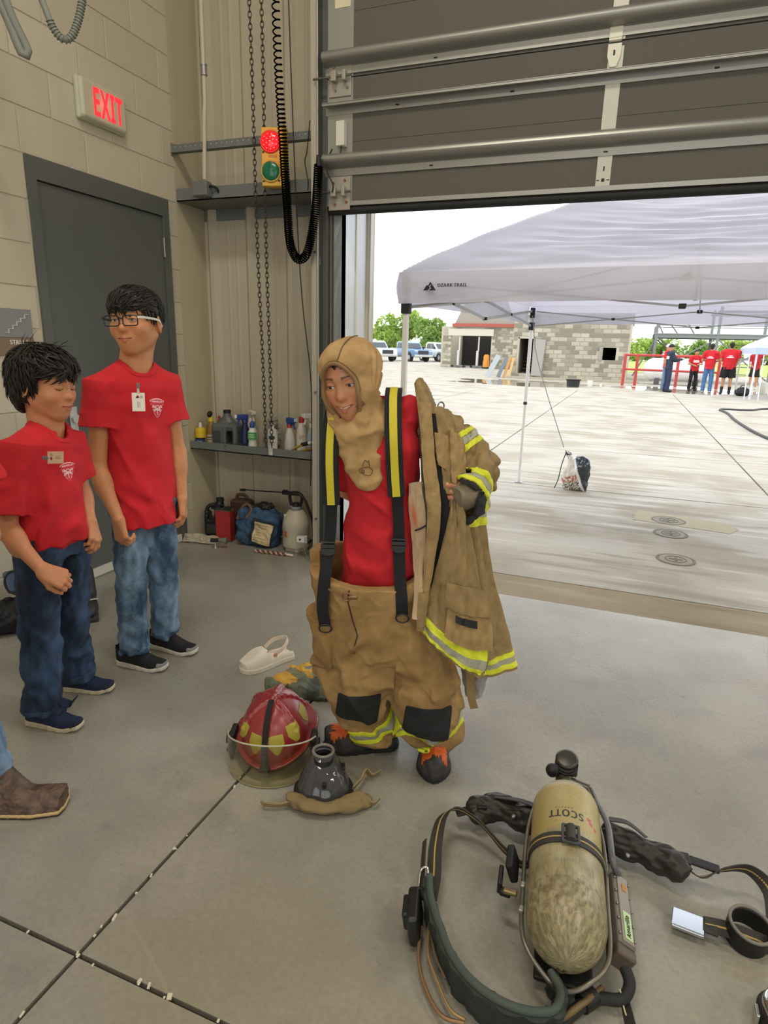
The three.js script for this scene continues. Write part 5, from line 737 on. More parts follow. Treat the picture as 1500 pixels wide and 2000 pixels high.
// ================= GEAR ON THE FLOOR =================
// helmet with face shield
{
  const t = thing('fire_helmet', 'red fire helmet with yellow reflective patches and a clear face shield on the floor', 'helmet', [-1.0, 0, -1.63], 0.3);
  const red = phys('#8c2a2c', 0.34, { clearcoat: 0.4, clearcoatRoughness: 0.3 }), patchM = mat('#a59a3c', 0.55);
  const tilt = new THREE.Group(); const TX = 0.2; // the shell leans towards its front
  const rotm = new THREE.Matrix4().makeRotationX(TX).setPosition(0, 0.075, -0.01), P = (g) => placed(g, rotm);
  const dome0 = new Field().u(el([0, 0.03, 0], [0.112, 0.128, 0.14])); for (let k = 0; k < 6; k++) { const a = k * Math.PI / 3 + Math.PI / 2; const pts = []; for (let i = 0; i < 8; i++) { const q = i / 7 * 1.35; pts.push([Math.cos(a) * 0.113 * Math.sin(q), 0.032 + 0.128 * Math.cos(q), Math.sin(a) * 0.141 * Math.sin(q)]); } for (let i = 0; i < 7; i++) dome0.u(rc(pts[i], pts[i + 1], k % 3 === 0 ? 0.008 : 0.0055), 0.008); }
  dome0.i(plane([0, 0.0, 0], [0, -1, 0])); const df = dome0.f;
  const shell = part('shell', P(net(df, [-0.14, -0.02, -0.17], [0.14, 0.19, 0.17], 0.0042)), red, t);
  const brim = (x, y, z) => { const a = Math.hypot(x / 0.135, (z + 0.03) / (z < -0.03 ? 0.2 : 0.185)), e = z < -0.05 ? -0.045 * sstep(0.05, 0.2, -z) : 0.012 * (Math.abs(x) / 0.13); return Math.max((a - 1) * 0.12, Math.abs(y + 0.004 - e) - 0.004, -el([0, 0.0, 0], [0.1, 0.1, 0.128])(x, y, z) - 0.0) - 0.0025; };
  const br = part('brim', P(net(brim, [-0.16, -0.08, -0.27], [0.16, 0.05, 0.19], 0.004)), red, t); part('brim_edge', P(tube(Array.from({ length: 40 }, (_, k) => { const a = k / 40 * 6.283, z = Math.sin(a), zz = -0.03 + z * (z < 0 ? 0.2 : 0.185), x = Math.cos(a) * 0.135; return [x, -0.004 + (zz < -0.05 ? -0.045 * sstep(0.05, 0.2, -zz) : 0.012 * Math.abs(x) / 0.13), zz]; }), 0.006, 160, 8, true)), mat('#4a3130', 0.6), br);
  // reflective patches
  const pent = (u, v) => { const x = (u - 0.5) * 2, y = (v - 0.5) * 2; return y > 0 ? Math.abs(x) < 0.98 - 0.15 * y : Math.abs(x) < 0.98 + y * 0.75; };
  for (const [a, h, s] of [[0.32, 0.062, 1], [-0.32, 0.062, 1], [0.95, 0.075, 1.0], [-0.95, 0.07, 0.9], [1.7, 0.075, 1]]) { const c = [Math.sin(a) * 0.18, h + 0.03, Math.cos(a) * 0.2], d = nrm3([-Math.sin(a), -0.25, -Math.cos(a)]), U = [Math.cos(a) * 0.029 * s, 0, -Math.sin(a) * 0.029 * s]; part('reflective_patch', P(patch(df, c, U, [0, 0.034 * s, 0], d, 30, 30, 0.0012, pent)), patchM, shell); }
  // crest strap of worn leather down the front
  const cs = []; for (let i = 0; i < 9; i++) { const q = 0.12 + i / 8 * 1.35; cs.push([0, 0.03 + 0.14 * Math.cos(q), 0.152 * Math.sin(q), 1, 0, 0]); } part('crest_strap', P(strap(cs, 0.018, 0.006, 40)), mat('#2c2a29', 0.9, { bumpMap: canvasGrain, bumpScale: 0.002 }), shell);
  part('front_holder', [P(rbox(0.02, 0.05, 0.014, 0.004, 0, 0.035, 0.158, -0.2)), P(rbox(0.034, 0.014, 0.02, 0.004, 0, 0.008, 0.162))], M.black, shell);
  // face shield hardware and lens
  for (const s of [-1, 1]) part('shield_bracket', [P(rbox(0.02, 0.05, 0.06, 0.006, s * 0.138, 0.015, 0.03)), P(cyl(0.02, 0.02, 0.016, s * 0.15, 0.01, 0.04, 0, 0, Math.PI / 2)), P(rbox(0.012, 0.075, 0.05, 0.005, s * 0.142, -0.02, 0.06, 0.3))], M.black, t);
  { const rows = []; for (let j = 0; j < 5; j++) { const y = [0.108, 0.085, 0.055, 0.025, 0.006][j], R = [0.150, 0.152, 0.152, 0.15, 0.146][j], zc = [0.03, 0.033, 0.038, 0.042, 0.042][j], w = [1.45, 1.42, 1.36, 1.25, 1.05][j], r = []; for (let i = 0; i < 9; i++) { const a = (i / 8 * 2 - 1) * w; r.push([Math.sin(a) * R, y + [0.045, 0.034, 0.018, 0.005, 0][j] * Math.cos(a), zc + Math.cos(a) * R * 0.94]); } rows.push(r); }
    const sh = part('face_shield', sheet(rows, { th: 0.0015, nu: 60, nv: 24 }), phys('#f6f4e4', 0.05, { transmission: 1, thickness: 0, side: THREE.DoubleSide }), t); sh.userData.label = 'clear curved face shield'; part('shield_edge', tube(rows[0], 0.003, 60, 6), mat('#b6b29c', 0.3), sh); part('shield_edge', tube(rows[4], 0.0016, 60, 6), mat('#a8a274', 0.3), sh); }
}
// breathing mask
{
  const t = thing('breathing_mask', 'dark clear breathing mask with tan straps lying beside the helmet', 'mask', [-0.765, 0, -1.53], 0.5);
  const lens = phys('#8f9096', 0.05, { transmission: 0.82, thickness: 0, side: THREE.DoubleSide }), ring = (y, rx, rz, zc, n = 24) => Array.from({ length: n + 1 }, (_, k) => { const a = k / n * 6.2832; return [Math.sin(a) * rx * (1 + 0.08 * Math.cos(2 * a)), y, zc + Math.cos(a) * rz]; });
  part('lens', sheet([ring(0.028, 0.088, 0.07, 0.02), ring(0.055, 0.082, 0.066, 0.012), ring(0.095, 0.06, 0.052, 0.0), ring(0.128, 0.036, 0.034, -0.012), ring(0.136, 0.03, 0.029, -0.014)], { th: 0.003, nu: 64, nv: 30, flip: true }), lens, t);
  part('inner_cup', [lathe([[0.03, 0.13], [0.033, 0.1], [0.05, 0.06], [0.074, 0.03], [0.078, 0.012]], 36).scale(1, 1, 0.84).translate(0, 0, 0.012)], mat('#17181b', 0.4, { side: THREE.DoubleSide }), t);
  part('port_ring', [new THREE.TorusGeometry(0.032, 0.005, 10, 30).rotateX(Math.PI / 2).translate(0, 0.136, -0.014), new THREE.TorusGeometry(0.034, 0.003, 8, 30).rotateX(Math.PI / 2).translate(0, 0.122, -0.011)], phys('#a09c96', 0.12, { transmission: 0.5, thickness: 0 }), t);
  part('face_seal', [tube(ring(0.02, 0.092, 0.075, 0.022).slice(0, -1), 0.011, 80, 10, true)], mat('#1b1c1e', 0.5), t);
  part('lens_clip', rbox(0.012, 0.02, 0.012, 0.004, 0.0, 0.075, 0.072), M.black, t); part('lens_clip', rbox(0.01, 0.012, 0.03, 0.004, 0.062, 0.1, 0.02, 0, 0, -0.5), M.black, t);
  part('head_net', net(new Field().u(tubeField([[-0.1, 0.025, 0.06], [-0.05, 0.03, 0.102], [0.0, 0.026, 0.112], [0.05, 0.03, 0.106], [0.1, 0.03, 0.075]], 0.02), 0.01).u(tubeField([[0.06, 0.02, 0.108], [0.1, 0.022, 0.1], [0.13, 0.02, 0.08]], 0.02), 0.02).d((x, y, z) => 0.004 * n3(x * 14, y * 30, z * 30) + 0.002 * Math.sin(y * 160 + x * 20)).i(plane([0, 0, 0], [0, -1, 0])).f, [-0.14, -0.01, 0.0], [0.17, 0.07, 0.15], 0.0045), knit('#84724e'), t);
  for (const p of [[[0.09, 0.03, 0.04], [0.12, 0.03, 0.0], [0.14, 0.04, -0.03], [0.16, 0.02, -0.03], [0.19, 0.016, -0.05]], [[-0.1, 0.02, 0.07], [-0.14, 0.018, 0.075], [-0.18, 0.02, 0.07], [-0.19, 0.014, 0.06]], [[0.13, 0.02, 0.08], [0.15, 0.02, 0.1], [0.17, 0.03, 0.09]]]) part('strap', strap(p.map((q, i) => [...q, 0.1, i % 2 ? 0.8 : 1, 0.4]), 0.02, 0.005, 24), knit('#8f7d58'), t);
}
// gloves
{
  const glove = (label, pos, ry, c1, c2, seed) => { const t = thing('work_glove', label, 'glove', pos, ry); const f = new Field().u(rb([0, 0.028, 0], [0.05, 0.026, 0.06], 0.022)).u(rb([0, 0.03, -0.085], [0.048, 0.028, 0.045], 0.022), 0.02); for (let k = 0; k < 4; k++) f.u(rc([-0.036 + k * 0.024, 0.03, 0.05], [-0.046 + k * 0.03, 0.022 + (k % 2) * 0.012, 0.12 - Math.abs(k - 1.5) * 0.012], 0.014, 0.0115), 0.005); f.u(rc([0.045, 0.026, -0.01], [0.08, 0.022, 0.045], 0.017, 0.012), 0.012).d((x, y, z) => 0.005 * n3(x * 16 + seed, y * 16, z * 16) - 0.005 * crease(x, y, z, 12)).i(plane([0, 0, 0], [0, -1, 0])); const ff = f.f;
    part('glove_body', net(ff, [-0.1, -0.01, -0.16], [0.12, 0.09, 0.16], 0.0045, (x, y, z) => { const s = Math.sin(x * 130 + seed); return z > 0.045 ? (s > 0.2 ? lin(c2) : lin(c1)) : z > -0.03 && z < 0.02 ? mixc(lin(c2), lin(c1), 0.1) : mixc(lin(c1), [0.2, 0.12, 0.03], 0.3 * clamp(n3(x * 20, y * 20, z * 20))); }), vmat(0.75), t); part('cuff', net(shellOf(ff, (x, y, z) => z + 0.105, 0.004, 0.012), [-0.09, -0.01, -0.16], [0.09, 0.09, -0.09], 0.0045), knit(c2), t); return t; };
  glove('yellow and green work glove on top of the pair behind the helmet', [-1.15, 0.012, -2.05], 2.75, '#c79a34', '#66705a', 1); glove('dark green work glove lying partly under the yellow one', [-1.045, 0, -2.02], 1.9, '#5d6658', '#454c44', 7);
}
// clog
{
  const t = thing('foam_clog', 'single white foam clog with a heel strap on the floor behind the helmet', 'shoe', [-1.3, 0, -2.27], -2.45 + Math.PI * 0.0); t.rotation.y = 0.78 - 1.3;
  const w = (z) => z < 0.07 ? 0.036 : z < 0.18 ? lerp(0.036, 0.053, (z - 0.07) / 0.11) : lerp(0.053, 0.028, ((z - 0.18) / 0.07) ** 2), plan = (x, z) => Math.max(Math.abs(x) - w(clamp(z, 0, 0.25)), z - 0.25 + x * x * 10, -z + x * x * 5);
  const up = (x, y, z) => { const h = z < 0.12 ? 0.055 : 0.055 + 0.03 * sstep(0.11, 0.14, z) - 0.035 * sstep(0.16, 0.25, z), q = clamp((y - 0.02) / (h - 0.015)); const d = Math.max(Math.abs(x) - w(clamp(z, 0, 0.25)) * Math.sqrt(Math.max(0.02, 1 - q ** 3)), plan(x, z), y - h, 0.015 - y); return smax(d, -Math.max(Math.abs(x) - w(clamp(z, 0, 0.25)) + 0.007, 0.026 - y, z - 0.115), 0.006) * 0.75; };
  const g = new THREE.Group(); g.name = 'clog_shell'; part('upper', net(up, [-0.07, 0, -0.02], [0.07, 0.1, 0.27], 0.0042), mat('#d9cfc0', 0.6), t); part('sole', net((x, y, z) => Math.max(plan(x, z) - 0.004, Math.abs(y - 0.011) - 0.011), [-0.08, -0.004, -0.02], [0.08, 0.03, 0.27], 0.0045), mat('#cfc6b6', 0.7), t);
  part('heel_strap', strap([[-0.046, 0.06, 0.11, 0, 1, 0], [-0.045, 0.085, 0.06, 0, 1, 0.2], [0, 0.1, 0.02, 0, 1, 0.3], [0.045, 0.085, 0.06, 0, 1, 0.2], [0.046, 0.06, 0.11, 0, 1, 0]], 0.018, 0.004, 40), mat('#d6c8b6', 0.6), t); for (const s of [-1, 1]) part('rivet', cyl(0.009, 0.009, 0.006, s * 0.049, 0.06, 0.108, 0, 0, Math.PI / 2, 12), mat('#b98a74', 0.5), t); part('trim_line', tube([[-0.03, 0.078, 0.13], [-0.034, 0.062, 0.18], [-0.03, 0.045, 0.225]], 0.0025, 20, 6), mat('#b3806b', 0.6), t); part('trim_line', tube([[0.03, 0.078, 0.13], [0.034, 0.062, 0.18], [0.03, 0.045, 0.225]], 0.0025, 20, 6), mat('#b3806b', 0.6), t);
}
// breathing apparatus
{
  const O = [-0.006, 0, -1.39], t = thing('breathing_apparatus', 'breathing apparatus with a scuffed yellow air cylinder and black harness on the floor', 'air pack', O, 0), W = (p) => [p[0] - O[0], p[1], p[2] - O[2], ...p.slice(3)];
  // cylinder
  const prof0 = []; for (let k = 0; k <= 8; k++) { const a = k / 8 * Math.PI / 2; prof0.push([0.024 + 0.066 * Math.sin(a), 0.02 + 0.075 * (1 - Math.cos(a))]); } prof0.unshift([0, 0.004], [0.02, 0.004]); prof0.push([0.09, 0.44]); for (let k = 1; k <= 10; k++) { const a = k / 10 * Math.PI / 2; prof0.push([0.09 * Math.cos(a), 0.44 + 0.105 * Math.sin(a)]); }
  const cv = new THREE.CatmullRomCurve3(prof0.map((p) => new THREE.Vector3(p[0], p[1], 0)), false, 'catmullrom', 0.15), prof = Array.from({ length: 70 }, (_, k) => { const p = cv.getPointAt(k / 69); return [Math.max(0, p.x), p.y]; });
  const total = cv.getLength(), vOf = (y) => (0.09 + y - 0.02) / total;
  const base = document.createElement('canvas'); const tex = canvasTex(1536, 1536, (c, w, h) => {
    const img = c.createImageData(w, h), d = img.data, tan = lin('#8f8660'), pale = lin('#aaa282'), dark = lin('#4f4630'), lab = lin('#ad9a56'), wear = lin('#6f6444');
    for (let y = 0; y < h; y++) for (let x = 0; x < w; x++) { const u = x / w, v = 1 - y / h, a = fbm2(u * 9, v * 6 + 3, 4), st = fbm2(u * 160, v * 7, 3), b = fbm2(u * 30 + 9, v * 20, 3); let q = mixc(tan, pale, clamp(0.5 + a)); const on = v > 0.2 && v < 0.47 ? 1 : 0; if (on) q = mixc(q, lab, 0.75 - 0.3 * clamp(a)); q = mixc(q, dark, clamp(st * 0.9 + b * 0.5 - (v > 0.62 ? 0.0 : 0.22)) * (v > 0.5 ? 0.85 : 0.6)); if (v > 0.7) q = mixc(q, wear, clamp(0.35 + b)); const n = n2(x * 0.7, y * 0.7); if (n > 0.86) q = pale; const k = (y * w + x) * 4; for (let m = 0; m < 3; m++) d[k + m] = Math.pow(clamp(q[m]), 1 / 2.2) * 255; d[k + 3] = 255; }
    c.putImageData(img, 0, 0); const r = rng(8); c.lineCap = 'round'; for (let k = 0; k < 260; k++) { const x = r() * w, y = r() * h, L = 8 + r() * 60, a = r() * 6.28; c.strokeStyle = r() < 0.55 ? 'rgba(60,50,30,0.45)' : 'rgba(214,205,170,0.5)'; c.lineWidth = 0.8 + r() * 1.8; c.beginPath(); c.moveTo(x, y); c.quadraticCurveTo(x + L * 0.5, y + r() * 14 - 7, x + Math.cos(a) * L, y + Math.sin(a) * L * 0.5); c.stroke(); }
    c.fillStyle = '#2b2822'; c.font = 'bold 84px sans-serif'; c.textAlign = 'center'; c.save(); c.translate(w * 0.5, h * (1 - 0.37)); c.fillText('SCOTT', 20, 0, 270); c.font = 'bold 20px sans-serif'; c.fillText('S  A  F  E  T  Y', 36, 28); c.fillStyle = '#b0433a'; c.fillRect(-180, -50, 34, 28); c.fillRect(-166, -24, 34, 28); c.fillRect(-220, -66, 28, 26); c.restore();
  });
  const tank = part('air_cylinder', T(new THREE.LatheGeometry(prof.map((p) => new THREE.Vector2(...p)), 64), 0, 0, 0, Math.PI / 2).translate(0, 0, -0.27).rotateX(0.018).rotateY(0.1).translate(-0.002, 0.128, 0.0), new THREE.MeshStandardMaterial({ map: tex, roughness: 0.42 }), t); tank.userData.label = 'scuffed yellow and olive air cylinder';
  const AX = (z, r, a) => { const q = new THREE.Vector3(Math.sin(a) * r, Math.cos(a) * r, z).applyEuler(new THREE.Euler(0.018, 0, 0)); q.applyEuler(new THREE.Euler(0, 0.1, 0)); return [q.x - 0.002, q.y + 0.128, q.z]; };
  part('end_boss', new THREE.TorusGeometry(0.007, 0.003, 6, 14).translate(...AX(0.268, 0.03, 3.4)), mat('#4a4128', 0.6), tank);
  // cylinder band with buckle
  const bandPts = (z, r, n = 40) => Array.from({ length: n }, (_, k) => { const a = -1.95 + k / (n - 1) * 3.9; return [...AX(z + 0.012 * Math.cos(a * 1.2), r, a), ...new THREE.Vector3(0.1, -0.02, 1).toArray()]; });
  const wb = mat('#35332f', 0.7), yl = mat('#b99f5e', 0.7); const cb = part('cylinder_band', strap(bandPts(0.005, 0.0925), 0.034, 0.004, 90), wb, t); part('band_stripe', strap(bandPts(0.005, 0.0949), 0.0035, 0.001, 90), yl, cb);
  { const b = AX(0.012, 0.1, 0.02), g = new THREE.Group(); g.name = 'band_buckle'; g.position.set(...b); g.rotation.set(0, 0.1, 0); t.add(g); part('buckle_frame', [rbox(0.042, 0.008, 0.007, 0.002, 0, 0, -0.028), rbox(0.042, 0.008, 0.007, 0.002, 0, 0, 0.028), rbox(0.007, 0.008, 0.06, 0.002, -0.019, 0, 0), rbox(0.007, 0.008, 0.06, 0.002, 0.019, 0, 0)], mat('#3c3d40', 0.4), g); part('buckle_roll', cyl(0.0125, 0.0125, 0.048, 0, 0.001, 0, Math.PI / 2, 0, 0, 16), wb, g); }
  // valve group
  { const v = part('valve_body', [bar(AX(-0.262, 0, 0), AX(-0.315, 0, 0), 0.046, 0.046, true), ball(0.03, 0.026, 0.03, ...AX(-0.325, 0.0, 0))], mat('#6d675c', 0.35, { metalness: 0.7 }), t); part('hand_wheel', [cyl(0.036, 0.036, 0.028, ...AX(-0.345, 0.025, 0), 0.35, 0, 0, 10), cyl(0.03, 0.03, 0.036, ...AX(-0.345, 0.025, 0), 0.35, 0, 0, 24)], M.black, v); part('hand_wheel_cap', [T(lathe([[0.032, 0.0], [0.034, 0.006], [0.026, 0.011], [0, 0.012]], 24), ...AX(-0.352, 0.046, 0), 0.35)], mat('#45423c', 0.35, { metalness: 0.4 }), v); part('gauge', [ball(0.02, 0.02, 0.02, ...AX(-0.315, 0.05, -0.95)), cyl(0.017, 0.017, 0.03, ...AX(-0.318, 0.048, -1.0), 1.2)], M.black, v); part('coupling', [bar(AX(-0.31, 0.01, 1.2), AX(-0.29, 0.065, 1.5), 0.03, 0.03, true), bar(AX(-0.29, 0.065, 1.5), AX(-0.245, 0.085, 1.7), 0.026, 0.026, true)], mat('#544f46', 0.35, { metalness: 0.6 }), v); part('neck_nuts', [0, 1, 2, 3].map((k) => cyl(0.006, 0.006, 0.012, ...AX(-0.262, 0.024, -0.9 + k * 0.6), 1.57, 0, 0, 6)), mat('#c9c5b8', 0.3, { metalness: 0.5 }), v); }
  // wire frame and backplate under the cylinder
  part('back_frame', [tube([AX(-0.24, 0.08, 1.75), AX(-0.1, 0.1, 1.72), AX(0.08, 0.1, 1.75), AX(0.22, 0.095, 1.8), AX(0.28, 0.06, 2.2), AX(0.29, 0.06, 3.14), AX(0.28, 0.06, 4.0), AX(0.22, 0.095, 4.5), AX(0.08, 0.102, 4.55), AX(-0.1, 0.1, 4.55), AX(-0.24, 0.08, 4.5)], 0.0055, 120, 8)], mat('#7c776c', 0.35, { metalness: 0.6 }), t);
  part('back_plate', [rbox(0.13, 0.012, 0.5, 0.006, -0.0, 0.028, 0.0, 0, 0.1, 0), rbox(0.2, 0.014, 0.1, 0.006, 0.02, 0.026, -0.2, 0, 0.1, 0)], M.black, t);
  for (const z of [0.09, 0.16]) part('frame_bracket', rbox(0.012, 0.012, 0.016, 0.003, ...AX(z, 0.102, 4.6)), mat('#a19b8c', 0.35, { metalness: 0.6 }), t);
  { const p = AX(0.05, 0.125, 4.62); part('side_latch', [rbox(0.02, 0.055, 0.075, 0.006, p[0] - 0.008, p[1], p[2] - 0.02, 0, 0.1, 0.35), rbox(0.012, 0.035, 0.06, 0.004, p[0] - 0.03, p[1] - 0.02, p[2] + 0.02, 0, 0.1, 0), rbox(0.028, 0.016, 0.02, 0.005, p[0] - 0.012, p[1] - 0.025, p[2] + 0.05)], M.black, t); part('latch_pin', rbox(0.034, 0.012, 0.014, 0.004, p[0] + 0.0, p[1] - 0.015, p[2] + 0.055), mat('#8f7f58', 0.4, { metalness: 0.6 }), t); }
  // reducer box with rivets and a green tape label
  { const g = new THREE.Group(); g.name = 'control_box'; g.position.set(...W([0.123, 0.075, -1.335])); g.rotation.set(0, 0.1, -0.5); t.add(g); part('box', rbox(0.048, 0.05, 0.2, 0.005), mat('#6a625a', 0.5), g); part('lid', rbox(0.03, 0.004, 0.19, 0.0015, 0.002, 0.026, 0), mat('#8b8378', 0.45), g); for (let k = 0; k < 5; k++) for (const s of [-1, 1]) part('rivet', ball(0.0035, 0.003, 0.0035, s * 0.0195 + (s < 0 ? 0 : 0.001), 0.027, -0.08 + k * 0.04, 8), M.steel, g); const lb = part('tape_label', rbox(0.02, 0.0012, 0.075, 0.0004, 0.003, 0.0288, 0.05), new THREE.MeshStandardMaterial({ color: '#b7d3a0', roughness: 0.6 }), g); lb.userData.label = 'pale green tape label'; const tx = new TextGeometry('Amarillo', { font: BOLD, size: 0.0105, depth: 0.0005, curveSegments: 2 }); part('handwriting', planarUV(tx.rotateX(-Math.PI / 2).rotateY(Math.PI / 2).translate(0.0075, 0.0296, 0.082)), mat('#23261f', 0.8), lb); part('sticker', rbox(0.012, 0.001, 0.02, 0.0004, 0.004, 0.0288, -0.06), mat('#b37a2a', 0.6), g); part('end_cap', rbox(0.05, 0.046, 0.03, 0.006, 0.0, -0.002, 0.113), mat('#54483f', 0.5), g); }
  part('air_hose', tube([AX(-0.25, 0.085, 1.55), AX(-0.15, 0.11, 1.45), AX(-0.03, 0.115, 1.5), W([0.125, 0.085, -1.44])], 0.0085, 40, 8), mat('#5d6063', 0.3), t);
  part('air_hose', tube([W([0.14, 0.06, -1.22]), W([0.155, 0.045, -1.19]), W([0.14, 0.03, -1.16]), W([0.09, 0.03, -1.14]), W([0.045, 0.032, -1.09]), W([0.02, 0.03, -1.04]), W([0.01, 0.03, -0.98])], 0.013, 60, 10), M.rubber, t);
  part('air_hose', tube([W([0.1, 0.03, -1.17]), W([0.06, 0.05, -1.1]), W([0.01, 0.04, -1.05]), W([-0.06, 0.03, -1.035])], 0.007, 40, 8), mat('#6e5a3a', 0.5), t);
  part('hose_collar', bar(W([0.085, 0.03, -1.145]), W([0.06, 0.031, -1.115]), 0.04, 0.04, true), M.black, t);
  part('tag_string', tube([W([0.135, 0.045, -1.17]), W([0.15, 0.02, -1.14]), W([0.17, 0.006, -1.13])], 0.002, 16, 5), mat('#c9bd92', 0.7), t);
  part('trailing_strap', strap([[0.15, 0.02, -1.16, 0.6, 0.8, 0], [0.165, 0.02, -1.1, 0.8, 0.6, 0], [0.185, 0.018, -1.05, 0.9, 0.4, 0], [0.21, 0.012, -0.97, 1, 0.2, 0], [0.25, 0.008, -0.85, 1, 0.1, 0]].map(W), 0.024, 0.003, 40), wb, t);
  // harness: shoulder pads, webbing loops, buckles
  const padF = (pts, r, seed) => new Field().u(tubeField(pts, r)).d((x, y, z) => 0.008 * n3(x * 9 + seed, y * 14, z * 14) + 0.004 * n3(x * 20, y * 44, z * 44)).i(plane([0, 0.002, 0], [0, -1, 0])).f;
  const leather = mat('#26241f', 0.5);
  { const pts = [[-0.09, 0.06, -1.6], [-0.15, 0.055, -1.585], [-0.21, 0.06, -1.6], [-0.27, 0.05, -1.575]].map(W); part('shoulder_pad', net(padF(pts, 0.038, 1), ...boundsOf(pts, 0.07), 0.0055), leather, t); part('pad_stripe', strap([[-0.1, 0.1, -1.6, 0, 0.3, 1], [-0.16, 0.105, -1.6, 0, 0.4, 1], [-0.23, 0.095, -1.6, 0, 0.5, 1]].map(W), 0.03, 0.003, 20), wb, t); part('pad_label', T(rbox(0.04, 0.003, 0.09, 0.001), ...W([-0.088, 0.095, -1.575]).slice(0, 3), 0.25, 0.2, 0.2), mat('#d3d1c6', 0.5), t); part('snap', ball(0.008, 0.006, 0.008, ...W([-0.165, 0.088, -1.548]), 10), M.steel, t); part('strap_end', [T(rbox(0.06, 0.008, 0.03, 0.004), ...W([-0.305, 0.055, -1.555]), 0, 0.5, 0.2), T(rbox(0.03, 0.012, 0.04, 0.003), ...W([-0.265, 0.075, -1.575]), 0, 0.4, 0)], M.black, t); }
  { const pts = [[0.1, 0.06, -1.61], [0.15, 0.06, -1.6], [0.2, 0.055, -1.59], [0.265, 0.06, -1.565]].map(W); part('shoulder_pad', net(padF(pts, 0.036, 5), ...boundsOf(pts, 0.07), 0.0055), leather, t); part('pad_stripe', strap([[0.09, 0.1, -1.63, 0, 0.3, 1], [0.14, 0.108, -1.625, 0, 0.4, 1], [0.19, 0.098, -1.6, 0, 0.5, 1]].map(W), 0.03, 0.003, 20), wb, t); part('snap', ball(0.008, 0.006, 0.008, ...W([0.145, 0.07, -1.545]), 10), M.steel, t); part('strap_end', [T(rbox(0.075, 0.008, 0.03, 0.004), ...W([0.335, 0.075, -1.585]), 0, -0.1, 0), T(rbox(0.03, 0.014, 0.04, 0.003), ...W([0.285, 0.078, -1.58]), 0, 0.1, 0)], M.black, t); }
  const web = (pts, w = 0.038) => { const P2 = pts.map(W), s = part('webbing', strap(P2, w, 0.0028, 90), wb, t); for (const sg of [1, -1]) { const q = P2.map((p, i) => { const a = P2[Math.max(0, i - 1)], b = P2[Math.min(P2.length - 1, i + 1)], d = nrm3(sub3(b.slice(0, 3), a.slice(0, 3))), n = nrm3(crs(d, nrm3(p.slice(3)))); return [...add3(p.slice(0, 3), n, sg * 0.0018), ...p.slice(3)]; }); part('webbing_stripe', strap(q, 0.004, 0.0008, 90), yl, s); } };
  web([[-0.075, 0.06, -1.5, 0, 1, 0.5], [-0.11, 0.035, -1.44, 0, 1, 0.35], [-0.17, 0.045, -1.46, 0, 1, 0.4], [-0.25, 0.075, -1.5, 0, 1, 0.6], [-0.32, 0.1, -1.5, 0.2, 0.9, 0.6], [-0.35, 0.1, -1.45, 0.8, 0.6, 0.3], [-0.345, 0.075, -1.37, 1, 0.3, 0.1], [-0.325, 0.055, -1.29, 1, 0.2, 0], [-0.315, 0.05, -1.22, 1, 0.2, 0]]);
  web([[0.29, 0.06, -1.575, 0.2, 0.6, 1], [0.33, 0.055, -1.56, 0.2, 0.7, 0.9], [0.38, 0.075, -1.585, 0, 0.9, 0.6], [0.44, 0.085, -1.6, 0.3, 1, 0.3], [0.485, 0.07, -1.565, 1, 0.5, 0.2], [0.49, 0.04, -1.5, 1, 0.2, 0.1], [0.478, 0.02, -1.445, 0.9, 0.3, -0.4], [0.44, 0.03, -1.435, 0.2, 0.5, -1], [0.38, 0.03, -1.44, 0, 0.4, -1], [0.33, 0.03, -1.435, 0, 0.3, -1]]);
  { const g = new THREE.Group(); g.name = 'belt_ring'; g.position.set(...W([0.425, 0.032, -1.45])); g.rotation.set(0.12, 0, -0.1); t.add(g); part('ring', lathe([[0.048, -0.026], [0.05, 0.02], [0.0505, 0.026], [0.043, 0.027], [0.041, 0.02], [0.041, -0.026], [0.048, -0.026]], 40), M.black, g); part('ring_lip', new THREE.TorusGeometry(0.047, 0.0042, 8, 40).rotateX(Math.PI / 2).translate(0, 0.027, 0), mat('#77736a', 0.4), g); }
  { const p = W([0.292, 0.024, -1.43]); const b = part('belt_plate', T(rbox(0.075, 0.012, 0.06, 0.004), p[0], p[1], p[2], 0, -0.12, 0.02), mat('#b9c0c9', 0.16, { metalness: 0.9 }), t); b.userData.label = 'shiny metal belt tongue'; part('frayed_end', T(rbox(0.035, 0.008, 0.045, 0.003), p[0] + 0.05, p[1] + 0.004, p[2] - 0.004, 0, -0.1, 0), wb, t); }
  // padded waist belt standing on edge
  { const c = [[-0.325, 0.055, -1.255], [-0.305, 0.055, -1.2], [-0.265, 0.055, -1.135], [-0.215, 0.055, -1.07], [-0.15, 0.055, -1.025], [-0.07, 0.055, -1.01], [0.0, 0.055, -1.03], [0.015, 0.06, -1.09], [-0.01, 0.06, -1.13]].map(W); const rows = [0.0, 0.3, 0.7, 1].map((q) => c.map((p, i) => [p[0], 0.006 + q * (i > 6 ? 0.075 : 0.092), p[2] + (q - 0.5) * 0.02])); const belt = part('waist_belt', sheet(rows, { th: 0.022, nu: 90, nv: 12, wr: (u, v) => 0.005 * Math.abs(Math.sin(u * 34)) + 0.004 * n2(u * 20, v * 4) }), mat('#38413c', 0.75, { side: THREE.DoubleSide, bumpMap: canvasGrain, bumpScale: 0.001 }), t); part('belt_binding', tube(rows[3].map((p) => [p[0], p[1] + 0.002, p[2]]), 0.009, 100, 8), mat('#454f49', 0.75), belt); }
